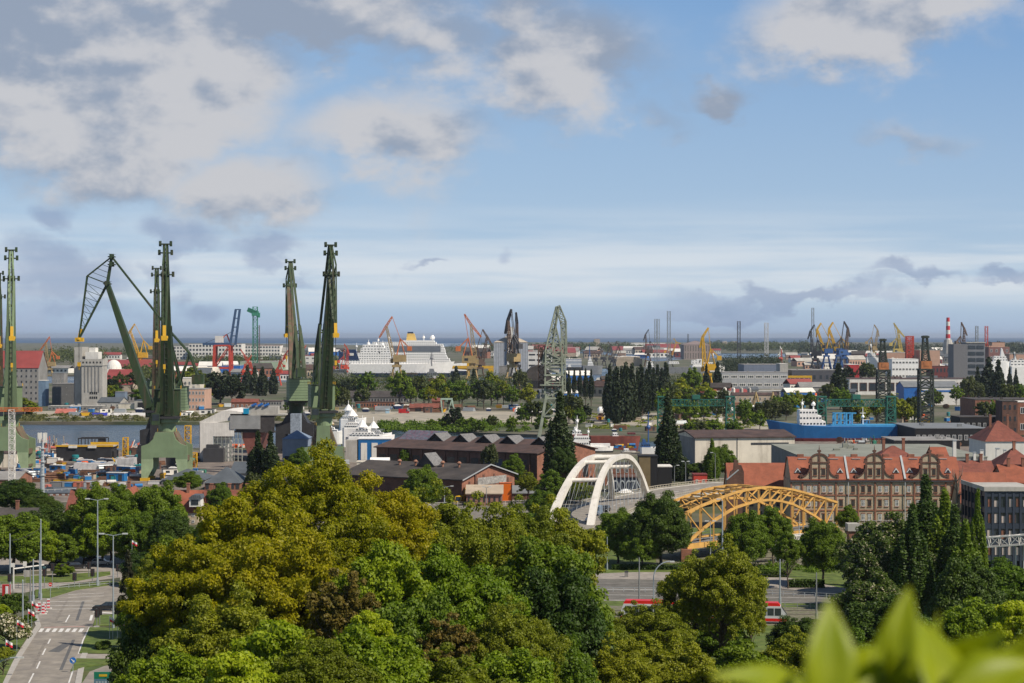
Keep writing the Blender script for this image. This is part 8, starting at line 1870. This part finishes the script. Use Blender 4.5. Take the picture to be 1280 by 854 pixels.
def orange_sign():
 Y = 455.0; sc = S(Y); o = thing('orange_sign', 'small yellow orange sign on the pole behind the park trees', 'road sign', ((762 - CX) * sc, Y, 0)); z = H - (703 - HY) * sc; MB().xprism([(-.5, z - .5), (.5, z - .5), (.6, z + .4), (-.6, z + .4)], -.05, .05).B('plate', m_ylw, o); MB().tube((0, .1, 0), (0, .1, z + .4), .06).B('pole', m_lamp, o); MB().box(-.3, .3, -.05, .05, z - 1.7, z - .7).B('lower_plate', MATS['sign_blue'], o)
orange_sign()
m_tyre = mat('tyre', (.015, .015, .015), .9); m_rim = mat('rim', (.35, .36, .37), .35, metal=.8); m_tail = mat('tail_lamp', (.4, .01, .01), .3); m_head = mat('head_lamp', (.6, .6, .58), .2)
def car(px, base, rz, m, lab, L=4.3, hgt=1.5, van=False, name='car', loc=None, kind='wagon'):
 p = loc or G(px, base); o = thing(name, lab, 'van' if van else 'car', p, rz); w = 1.78 if not van else 2.0; h0 = .32
 if van: body = [(-L / 2, h0), (L / 2 - .1, h0), (L / 2, 1.0), (L / 2 - .9, 1.25), (L / 2 - 1.5, hgt - .1), (L / 2 - 1.9, hgt), (-L / 2 + .1, hgt), (-L / 2, hgt - .3)]
 else: body = [(-L / 2, h0 + .05), (L / 2 - .05, h0), (L / 2, h0 + .35), (L / 2 - .25, h0 + .52), (L * .18, h0 + .62), (L * .18 - .01, h0 + .63), (-L / 2 + .05, h0 + .66), (-L / 2, h0 + .3)]
 b = MB(); b.xprism(body, -w / 2, w / 2)
 if not van: b.frustum((-L / 2 + .15, L * .2, -w / 2 + .05, w / 2 - .05, h0 + .64), (-L / 2 + .5, L * .02, -w / 2 + .22, w / 2 - .22, hgt))
 b.B('body', m, o)
 g = MB()
 if van:
  for s_ in (-1, 1): g.box(L / 2 - 2.1, L / 2 - 1.3, s_ * (w / 2 + .01) - .01, s_ * (w / 2 + .01) + .01, 1.25, hgt - .35)
  g.poly([(L / 2 - .86, -w * .42, 1.28), (L / 2 - .86, w * .42, 1.28), (L / 2 - 1.44, w * .4, hgt - .16), (L / 2 - 1.44, -w * .4, hgt - .16)])
  g.box(-L / 2 - .02, -L / 2, -.7, .7, 1.3, hgt - .35)
 else:
  z0, z1 = h0 + .68, hgt - .07
  for s_ in (-1, 1):
   y0, y1 = s_ * (w / 2 - .045), s_ * (w / 2 - .20)
   for a, c, a1, c1 in ((-L / 2 + .38, -L * .16, -L / 2 + .58, -L * .165), (-L * .13, L * .16, -L * .14, L * .02)): g.poly([(a, y0, z0), (c, y0, z0), (c1, y1, z1), (a1, y1, z1)])
  g.poly([(L * .2 + .012, -w * .42, z0), (L * .2 + .012, w * .42, z0), (L * .03 + .012, w * .34, z1), (L * .03 + .012, -w * .34, z1)]); g.poly([(-L / 2 + .155, -w * .42, z0), (-L / 2 + .155, w * .42, z0), (-L / 2 + .47, w * .34, z1), (-L / 2 + .47, -w * .34, z1)])
 g.B('windows', m_glass, o)
 for x in (-L * .31, L * .31):
  for s_ in (-1, 1):
   t = MB().tube((x, s_ * (w / 2 - .2), .33), (x, s_ * (w / 2 + .02), .33), .33, n=16).B('wheel', m_tyre, o); MB().tube((x, s_ * (w / 2 + .01), .33), (x, s_ * (w / 2 + .03), .33), .2, n=12).B('rim', m_rim, t)
 for s_ in (-1, 1):
  MB().box(L / 2 - .12, L / 2 + .01, s_ * (w / 2 - .25) - .15, s_ * (w / 2 - .25) + .15, h0 + .32, h0 + .47).B('headlight', m_head, o); MB().box(-L / 2 - .02, -L / 2 + .08, s_ * (w / 2 - .2) - .12, s_ * (w / 2 - .2) + .12, h0 + .38, h0 + .58).B('tail_light', m_tail, o)
 return o
m_cblack = mat('car_black', (.012, .013, .016), .25, spec=.7, var=.05); m_csil = mat('car_silver', (.32, .34, .36), .3, metal=.4, var=.05); m_cteal = mat('car_teal', (.05, .13, .16), .35, var=.05); m_cblue = mat('car_blue_grey', (.14, .20, .28), .35, var=.05); m_cwh = mat('car_white', (.6, .61, .62), .35, var=.04); m_cred = mat('car_red', (.4, .02, .02), .35)
car(132, 763, R(180), m_cblack, 'black car waiting at the stop line beside the larch', L=4.6); car(127.5, 706.5, R(4), m_csil, 'silver estate car parked behind the tall double lamp', L=4.4); car(97, 711, R(20), m_cblack, 'dark car with a lit red tail light beside the round tree', L=4.2); car(45, 712, R(0), m_cteal, 'teal car parked behind the pale poles', L=4.3); car(74, 709, R(5), m_cblack, 'dark car half hidden behind the round street tree'); car(119, 703, R(3), m_cblack, 'black car parked behind the silver one') 
car(575, 631, R(250), mat('van_yellow', (.62, .36, .015), .4), 'yellow delivery van parked at the brick workshop gable', L=5.4, hgt=2.6, van=True, name='van')
zf = 5.06
def on_deck(px, py): v = G(px, py, zf); v.z = zf; return v
car(0, 0, R(255), m_cblue, 'blue grey van driving under the near white arch', L=5.2, hgt=2.3, van=True, name='van', loc=on_deck(746, 644)); car(0, 0, R(255), m_cblack, 'dark car following the van on the white bridge', loc=on_deck(757, 639.5)); car(0, 0, R(255), m_cwh, 'pale car at the lower end of the white bridge', loc=on_deck(738, 652))
car(993, 664, R(0), m_cwh, 'white car on the street behind the yellow bridge truss', loc=G(985, 664)); car(1010, 664, R(0), m_cred, 'pink red car beside the white one behind the truss', loc=G(1011, 663)); car(505, 517, R(0), m_cred, 'red truck parked on the sandy lot', L=7, hgt=3, van=True, name='truck')
def tram():
 Y = GY(775); a = G(774, 775.5); b = G(986, 779.5); d = b - a; L = d.length; ang = math.atan2(d.y, d.x); o = thing('tram', 'long red and white articulated tram half hidden by the trees', 'tram', a, ang); m_tr = mat('tram_red', (.62, .02, .015), .35, var=.08); m_tw = mat('tram_white', (.58, .59, .60), .35, var=.05)
 n = 3; seg = L / n; w = 2.4
 for i in range(n):
  x0, x1 = i * seg + .25, (i + 1) * seg - .25; f = 1.2 if i == n - 1 else 0; k = 1.0 if i == 0 else 0
  prof = [(x0, .35), (x1, .35), (x1, 1.4), (x1 - f, 3.1), (x0 + k * .6, 3.1), (x0, 1.4)]; MB().xprism(prof, -w / 2, w / 2).B('body', m_tw, o)
  MB().xprism([(x0 + k * .5, 3.11), (x1 - f, 3.11), (x1 - f - .4, 3.65), (x0 + k * .9, 3.65)], -w / 2 + .08, w / 2 - .08).B('roof', m_tr, o)
  wn = MB(); nn_ = 6
  for j in range(nn_): q0 = x0 + .9 + (x1 - x0 - 1.8) * j / nn_; q1 = q0 + (x1 - x0 - 1.8) / nn_ * .86; wn.box(q0, q1, -w / 2 - .03, -w / 2 - .005, 1.5, 2.75)
  wn.B('windows', m_glass, o); MB().box(x0, x1, -w / 2 - .04, -w / 2 - .031, .5, 1.0).B('red_band', m_tr, o)
  for x in (x0 + 1.4, x1 - 1.4): MB().box(x - .9, x + .9, -w / 2 + .1, w / 2 - .1, .05, .34).B('bogie', m_black, o)
  if i < n - 1: MB().box(x1 + .01, x1 + .49, -w / 2 + .15, w / 2 - .15, .5, 3.1).B('bellows', m_black, o)
 MB().poly([(L - .24, -w * .42, 1.5), (L - .24, w * .42, 1.5), (L - 1.3, w * .4, 2.95), (L - 1.3, -w * .4, 2.95)]).B('windscreen', m_glass, o); MB().bar((L * .5, 0, 3.66), (L * .5 + 1.2, 0, 4.6), .08).bar((L * .5 + 1.2, 0, 4.6), (L * .5, 0, 5.5), .08).bar((L * .5, -.8, 5.5), (L * .5, .8, 5.5), .08).B('pantograph', m_black, o)
tram()
def wire(a, b, sag, lab, r=.03):
 o = MB(); n = 10; pr = None
 for i in range(n + 1):
  t = i / n; q_ = a.lerp(b, t); q_.z -= sag * 4 * t * (1 - t)
  if pr is not None: o.tube(pr, q_, r, n=4)
  pr = q_
 tag(o.B('overhead_wire', m_rope), lab, 'wire', 'tram overhead wires')
wire(W(799, 702, 372), W(1020, 722, 356), .4, 'overhead tram wire between the two dark tram poles'); wire(W(12, 676, 392), W(51, 660, 400), .5, 'overhead wire between the left edge pole and the tallest tram pole')
def fence_line(pts, lab, h=1.0, m=None, name='railing_fence'):
 P = [G(x, y) for x, y in pts]; b0 = P[0]; o = thing(name, lab, 'fence', b0); f = MB(); q_ = MB()
 for a, b in zip(P[:-1], P[1:]):
  a = a - b0; b = b - b0; n = max(1, int((b - a).length / 2))
  for z in (h * .5, h): f.bar(a + V3((0, 0, z)), b + V3((0, 0, z)), .07)
  for i in range(n + 1): p = a.lerp(b, i / n); q_.bar(p, p + V3((0, 0, h)), .1)
 f.B('rails', m or m_zinc, o); q_.B('posts', m or m_zinc, o)
fence_line([(700, 739.5), (900, 741), (1060, 749)], 'low grey guard rail between the tram street lanes', .9); fence_line([(950, 760), (1060, 763)], 'dark guard rail behind the tram front', 1.2, m_pole); fence_line([(42, 619), (95, 617)], 'white balustrade on the flat shed by the shipyard fence', 1.6, m_white)
fence_line([(60, 738), (150, 731)], 'thin rail along the tram stop', .9); fence_line([(-10, 733), (45, 736)], 'rail at the left tram platform', 1.0, m_pole); fence_line([(500, 634), (590, 632), (690, 630)], 'low fence along the street before the brick workshop', 1.1, m_white)
def hedge(x0, x1, base, h, lab):
 Y = GY(base); rng = np.random.default_rng(int(x0)); sc = S(Y); L = (x1 - x0) * sc; n = 5000; P = np.stack([rng.uniform(0, L, n), rng.uniform(-.8, .8, n), rng.uniform(0, h, n)], 1); NN = unit(rng.normal(size=(n, 3)) + [0, -.3, .5]); me = leaves_mesh('hedge', P, NN, .28, LM['dark'], rng)
 o = bpy.data.objects.new('hedge', me); COL.objects.link(o); o.location = ((x0 - CX) * sc, Y, 0); tag(o, lab, 'hedge')
hedge(985, 1030, 735, 1.6, 'clipped dark hedge strip beside the tram street'); hedge(940, 985, 722, 1.3, 'low green hedge on the park lawn'); hedge(765, 860, 712, 1.0, 'low hedge edging the park lawn under the big tree')
p = G(783, 722); o = thing('litter_bin', 'small grey brown litter bin on the park lawn by the tram street', 'litter bin', p); MB().box(-.35, .35, -.3, .3, .1, 1.2).B('body', m_concd, o); MB().box(-.42, .42, -.38, .38, 1.2, 1.32).B('lid', m_dframe, o)
def near_leaf_mat():
 m = bpy.data.materials.new('near_leaf'); m.use_nodes = True; t = m.node_tree; nd = t.nodes; b = nd['Principled BSDF']; tcn = nd.new('ShaderNodeTexCoord'); n = nd.new('ShaderNodeTexNoise'); t.links.new(tcn.outputs['Object'], n.inputs['Vector']); n.inputs['Scale'].default_value = 25; n.inputs['Detail'].default_value = 4
 mx = nd.new('ShaderNodeMix'); mx.data_type = 'RGBA'; t.links.new(n.outputs[0], mx.inputs[0]); mx.inputs[6].default_value = (.19, .27, .004, 1); mx.inputs[7].default_value = (.38, .41, .008, 1); t.links.new(mx.outputs[2], b.inputs['Base Color']); b.inputs['Roughness'].default_value = .45
 tr = nd.new('ShaderNodeBsdfTranslucent'); tr.inputs[0].default_value = (.66, .70, .012, 1); ms = nd.new('ShaderNodeMixShader'); ms.inputs[0].default_value = .5; t.links.new(b.outputs[0], ms.inputs[1]); t.links.new(tr.outputs[0], ms.inputs[2]); t.links.new(ms.outputs[0], nd['Material Output'].inputs[0]); return m
m_nl = near_leaf_mat(); m_st = mat('twig_green', (.10, .13, .03), .7)
def near_branch():
 D = 1.7; sc = D / F
 o = thing('leafy_twig', 'blurred bright green leafy twig close in front at the lower right', 'twig', ((1090 - CX) * sc, D, H - .42)); base = o.location.copy()
 def PW(px, py, dd=0.0): v = W(px, py, D + dd); return v - base
 def leaf(root, tip, width, bend, face, seed):
  """leaf blade from root to tip: pointed oval with folded midrib and arched length"""
  a, b = PW(*root), PW(*tip); n = 16; d = (b - a); L = d.length; d.normalize(); side = d.cross(Vector(face)).normalized(); nrm = side.cross(d); vs = []; fs = []
  for i in range(n + 1):
   t = i / n; w = width * sc * (math.sin(math.pi * min(1, t * .96 + .04) ** .75) ** .9) * (1 - .15 * t); w = max(w, .0002); c = a + d * L * t + nrm * bend * L * math.sin(math.pi * t)
   for k, s_ in enumerate((-1, -.5, 0, .5, 1)): vs.append(c + side * w * s_ * .5 + nrm * abs(s_) * w * .22 + nrm * .02 * w * math.sin(9 * t + s_ * 3 + seed))
  for i in range(n):
   for k in range(4): q_ = i * 5 + k; fs.append((q_, q_ + 1, q_ + 6, q_ + 5))
  m_ = MB(); m_._add(vs, fs); ob = m_.B('leaf', m_nl, o, smooth=True); md = ob.modifiers.new('s', 'SOLIDIFY'); md.thickness = .0003; return ob
 L_ = [((1028, 890), (1036, 748), 76, .06, (.2, -1, .3)), ((1050, 890), (1092, 806), 90, -.05, (.6, -1, .1)), ((1112, 900), (1137, 732), 74, .05, (-.4, -1, .2)), ((1122, 890), (1112, 776), 46, -.06, (.5, -1, .4)), ((1180, 900), (1150, 774), 90, .04, (.5, -1, .5)),
  ((1160, 885), (1218, 796), 100, -.08, (-.3, -1, .8)), ((1170, 860), (1262, 786), 66, .06, (.1, -1, .6)), ((1020, 890), (884, 846), 66, .10, (.1, -.7, 1)), ((1060, 900), (985, 846), 70, .05, (.2, -.5, 1)), ((1230, 900), (1258, 806), 84, .05, (.3, -1, .4)), ((1090, 900), (1170, 820), 100, .03, (.1, -.6, 1)), ((1230, 890), (1288, 792), 80, -.05, (.4, -1, .3)), ((1190, 880), (1310, 830), 90, .05, (0, -.6, 1)), ((1140, 880), (1174, 764), 30, .02, (.8, -1, 0)), ((1095, 905), (1060, 806), 90, .05, (-.5, -1, .4)), ((1240, 910), (1215, 812), 80, .05, (.5, -1, .4))]
 for i, (r_, t_, w, bd, fc) in enumerate(L_): leaf((r_[0], r_[1], (i % 4) * .05 - .08), (t_[0], t_[1], (i % 3) * .06 - .05), w * .92, bd, fc, i)
 for i in range(9):
  x = 1010 + i * 31 + (i * 17) % 23; leaf((x, 905, .05), (x + (-26, 30, 8)[i % 3], 835 + (i * 29) % 34, .1), 46, .06 if i % 2 else -.05, ((i % 3 - 1) * .6, -1, .4), i)
 s_ = MB(); pr = PW(1000, 960)
 for px, py in ((1040, 900), (1090, 880), (1150, 878), (1220, 890), (1300, 930)): q_ = PW(px, py); s_.tube(pr, q_, .0016, .0014, 6); pr = q_
 s_.tube(PW(1120, 879), (0.03, .02, -.55), .002, .004, 8); s_.B('stem', m_st, o)
 o2 = thing('leaf_tip', 'tiny blurred pale leaf tip at the bottom centre edge', 'leaf', W(588, 858, 1.9)); b2 = o2.location.copy(); f = MB(); f._add([V3((-.006, 0, -.05)), V3((.006, 0, -.05)), V3((.004, .001, .003)), V3((-.003, 0, .008))], [(0, 1, 2, 3)]); ob = f.B('blade', m_nl, o2); md = ob.modifiers.new('s', 'SOLIDIFY'); md.thickness = .0003
 MB().tube((0, 0, -.05), (.01, .05, -.5), .0012, .002, 6).B('stem', m_st, o2)
near_branch()
def proto_small(kind, m, m2):
 o = thing({'box': 'crate', 'drum': 'drum', 'cabin': 'cabin', 'stack': 'pipe_stack', 'skip': 'skip', 'reel': 'cable_reel'}[kind], '', {'box': 'crate', 'drum': 'drum', 'cabin': 'cabin', 'stack': 'pipes', 'skip': 'skip', 'reel': 'reel'}[kind])
 if kind == 'box': MB().box(-1, 1, -1, 1, .1, 1.7).B('body', m, o); MB().box(-1.05, 1.05, -1.05, 1.05, 1.71, 1.85).box(-1, 1, -.9, -.6, 0, .1).box(-1, 1, .6, .9, 0, .1).B('lid', m2, o)
 elif kind == 'drum': MB().lathe([(.9, 0), (1, .1), (1, 2.2), (.8, 2.4)], n=12).B('body', m, o); MB().lathe([(1.04, 0), (1.04, .2)], (0, 0, 1.1), 12).B('band', m2, o)
 elif kind == 'cabin': MB().box(-2.4, 2.4, -1.2, 1.2, 0, 2.5).B('wall', m, o); MB().box(-2.5, 2.5, -1.3, 1.3, 2.51, 2.7).B('roof', m2, o); MB().box(-1.6, -.4, -1.25, -1.21, 1.1, 2).box(.8, 1.8, -1.25, -1.21, .1, 2.1).B('window', m_glass, o)
 elif kind == 'stack':
  b = MB()
  for r in range(3):
   for i in range(4 - r): b.tube((-3, (i + r * .5) * .8 - 1.2, .45 + r * .7), (3, (i + r * .5) * .8 - 1.2, .45 + r * .7), .38, n=8)
  b.B('pipes', m, o); MB().box(-2.2, -1.9, -1.8, 1.8, 0, .1).box(1.9, 2.2, -1.8, 1.8, 0, .1).B('bearers', m2, o)
 elif kind == 'skip': MB().frustum((-1.4, 1.4, -.9, .9, .1), (-2, 2, -1.1, 1.1, 1.6)).B('body', m, o); MB().frustum((-1.7, 1.7, -.9, .9, 1.6), (-.8, .6, -.4, .4, 2.3)).B('load', m2, o)
 else: MB().tube((0, -.7, 1.2), (0, -.5, 1.2), 1.2, n=14).tube((0, .5, 1.2), (0, .7, 1.2), 1.2, n=14).B('flange', m, o); MB().tube((0, -.49, 1.2), (0, .49, 1.2), .8, n=12).B('cable', m2, o)
 return o
PR = [(k, m, m2, d) for k, m, m2, d in (('box', m_cy, m_wht, 'blue crate with a white lid'), ('box', m_beige, m_rbr, 'tan crate with a brown lid'), ('box', m_white, m_zinc, 'white crate with a grey lid'), ('drum', m_teal, m_rbr, 'teal drum with a brown band'), ('drum', m_orr, m_wht, 'orange drum with a white band'), ('cabin', m_white, m_tar, 'white site cabin with a dark roof'), ('cabin', m_brickd, m_tarb, 'brown hut with a felt roof'),
 ('stack', m_rbr, m_black, 'stack of rusty pipes'), ('stack', m_zinc, m_rbr, 'stack of grey pipes'), ('skip', m_ylw, m_rbr, 'yellow skip filled with scrap'), ('skip', m_navy, m_wht, 'navy skip with white sacks'), ('reel', m_rbr, m_black, 'wooden cable reel'), ('box', m_black, m_rbr, 'black box with a rusty lid'), ('cabin', m_cy, m_wht, 'blue site cabin with a white roof'))]
def scatter_small(n, area, seed, where, smin=.7, smax=1.3, pick=None):
 """area: (x0, x1, y0, y1) photo rows on the ground"""
 rr = random.Random(seed); first = {}
 for i in range(n):
  px = rr.uniform(*area[:2]); py = rr.uniform(*area[2:]); k = rr.choice(pick or range(len(PR))); kind, m, m2, d = PR[k]; g = G(px, py); s = rr.uniform(smin, smax); gr = f'small goods {where}'
  if k not in first: o = first[k] = proto_small(kind, m, m2); o.location = g; o.rotation_euler = (0, 0, rr.uniform(-.6, .6)); o['group'] = gr
  else: o = copy_tree(first[k], g, rr.uniform(-.6, .6), group=gr)
  o.scale = (s * rr.uniform(.8, 1.4), s, s); o['label'] = f'{d} {where}'
scatter_small(170, (22, 182, 562, 602), 1, 'among the clutter of the shipyard quay', .6, 1.2); scatter_small(30, (182, 250, 572, 606), 2, 'under and beside the wide crane portal', .5, 1.0); scatter_small(36, (350, 440, 556, 600), 3, 'between the crane feet and the blue tent hall', .6, 1.1)
scatter_small(40, (440, 700, 508, 516), 4, 'along the far rim of the sandy lot', .8, 1.5); scatter_small(40, (735, 960, 518, 540), 5, 'on the rubble field of the island', .6, 1.3); scatter_small(30, (1040, 1215, 545, 566), 6, 'on the dock side right of the blue ship', .6, 1.2); scatter_small(34, (60, 430, 508, 522), 7, 'on the far quay below the silos', .8, 1.6)
scatter_small(40, (900, 1060, 490, 512), 8, 'between the factory and the lying tanks', .9, 1.8); scatter_small(36, (1060, 1230, 508, 536), 9, 'in the yard of the white halls', .9, 1.8)
PB = [(m_white, m_redroof, 'white shed with a red roof'), (m_concd, m_slate, 'grey shed with a slate roof'), (m_beige, m_tarb, 'beige shed with a brown roof'), (m_white, m_concd, 'white shed with a grey roof'), (m_brick, m_tar, 'brick shed with a dark roof'), (m_blue, m_white, 'blue shed with a white roof'), (m_pink, m_conc, 'peach shed with a pale roof'), (m_redroof, m_white, 'red shed with a white roof')]
def scatter_sheds(n, area, seed, where, s0, s1):
 rr = random.Random(seed); first = {}
 for i in range(n):
  k = rr.randrange(len(PB)); wm, rm, d = PB[k]; py = rr.uniform(*area[2:]); g = G(rr.uniform(*area[:2]), py)
  if k not in first:
   o = first[k] = thing('port_shed', '', 'shed'); MB().box(-10, 10, -5, 5, 0, 5).B('wall', wm, o); r = MB(); r.yprism([(-5.4, 4.9), (0, 7.6), (0, 8), (-5.4, 5.3)], -10.4, 10.4); r.yprism([(0, 7.6), (5.4, 4.9), (5.4, 5.3), (0, 8)], -10.4, 10.4); r.B('roof', rm, o); w_ = MB()
   for j in range(6): w_.box(-9 + j * 3.2, -7.4 + j * 3.2, -5.1, -5.02, 1.6, 3.6)
   w_.B('windows', m_glass, o); o.location = g
  else: o = copy_tree(first[k], g)
  o.rotation_euler = (0, 0, rr.uniform(-.5, .5)); s = rr.uniform(s0, s1); o.scale = (s * rr.uniform(.7, 1.5), s, s * rr.uniform(.8, 1.5)); o['group'] = f'sheds {where}'; o['label'] = f'{d} {where}'
scatter_sheds(46, (590, 900, 436.5, 448), 11, 'in the port between the silos and the granary', 1.2, 2.4); scatter_sheds(60, (980, 1290, 442, 462), 12, 'in the right harbour under the cranes', 1.0, 2.0); scatter_sheds(40, (-10, 440, 449, 476), 13, 'behind the silos and container crane', .9, 1.7); scatter_sheds(36, (640, 1240, 478, 500), 14, 'on the island behind the poplars', .7, 1.2)
scatter_sheds(40, (180, 440, 438, 449), 15, 'on the far side of the container port', 1.4, 2.6)
LAND = []
for o in COL.objects:
 if o.parent is None and o.type == 'EMPTY' and o.get('label') and not str(o['label']).startswith('*') and o.get('category') not in ('tree', 'poplar', 'shrub', 'conifer'):
  y = max(1, o.location.y); LAND.append((CX + F * o.location.x / y, HY + F * (H - o.location.z - 4) / y, o))
SHORT = {'grain_elevator': 'white grain elevator', 'container_crane': 'container crane', 'lattice_crane': 'grey lattice crane', 'window_factory': 'window factory', 'blue_cargo_ship': 'blue ship', 'white_hall': 'big white hall', 'office_tower': 'grey office tower', 'round_silo_group': 'twin silos', 'island_warehouse': 'long island warehouse', 'lying_tank': 'white lying tank',
  'factory_building': 'peach factory', 'mobile_gantry': 'pale green gantry', 'dark_lattice_crane': 'dark lattice tower', 'long_white_hall': 'long white hall', 'white_motor_ship': 'white motor ship', 'gantry_crane': 'green gantry crane', 'wrapped_ship_shed': 'wrapped ship', 'tug': 'tug', 'brick_hall': 'long brick hall', 'upright_tank': 'upright tanks', 'white_blue_hall': 'white blue hall', 'hexagon_silo': 'brown granary', 'white_chimney': 'white chimneys'}
anchors = [(CX + F * o.location.x / max(1, o.location.y), o, SHORT[o.name.split('.')[0]]) for _, _, o in LAND if o.name.split('.')[0] in SHORT]
stars = [o for o in COL.objects if o.parent is None and str(o.get('label', '')).startswith('*')]
groups = {}
for o in stars:
 y = o.location.y; px = CX + F * o.location.x / y
 best = min(anchors, key=lambda a: abs(a[0] - px) + abs(math.log(a[1].location.y / y)) * 60 if a[1] is not o else 1e9)
 dd = y / best[1].location.y; rel = 'behind the' if dd > 1.12 else ('in front of the' if dd < .89 else ('right of the' if px > best[0] else 'left of the'))
 groups.setdefault((o['label'][1:], rel + ' ' + best[2]), []).append((px, o))
ORD = ['leftmost', 'second', 'third', 'fourth', 'fifth', 'sixth', 'seventh', 'eighth', 'ninth', 'tenth', 'eleventh', 'twelfth']
for (d, r_), L in groups.items():
 L.sort(key=lambda a: a[0]); n = len(L)
 for i, (px, o) in enumerate(L):
  if n == 1: o['label'] = f'{d} {r_}'
  elif i == n - 1: o['label'] = f'{d} {r_}, rightmost of {n}'
  elif i == 0: o['label'] = f'{d} {r_}, leftmost of {n}'
  else: o['label'] = f'{d} {r_}, {ORD[i]} from the left'
hb = MB(); hb.box(-30000, 30000, -400, 59000, -6.5, 95.0)
me = bpy.data.meshes.new('haze'); me.from_pydata(hb.v, [], hb.f); hm = bpy.data.materials.new('haze'); hm.use_nodes = True; t = hm.node_tree; t.nodes.clear()
pvn = t.nodes.new('ShaderNodeVolumePrincipled'); pvn.inputs['Color'].default_value = (.80, .88, 1.0, 1); pvn.inputs['Density'].default_value = 2.6e-5; pvn.inputs['Anisotropy'].default_value = .3
oo = t.nodes.new('ShaderNodeOutputMaterial'); t.links.new(pvn.outputs[0], oo.inputs['Volume']); me.materials.append(hm); ho = bpy.data.objects.new('haze', me); COL.objects.link(ho); ho['kind'] = 'stuff'; tag(ho, 'thin pale blue haze lying over the harbour', 'haze')
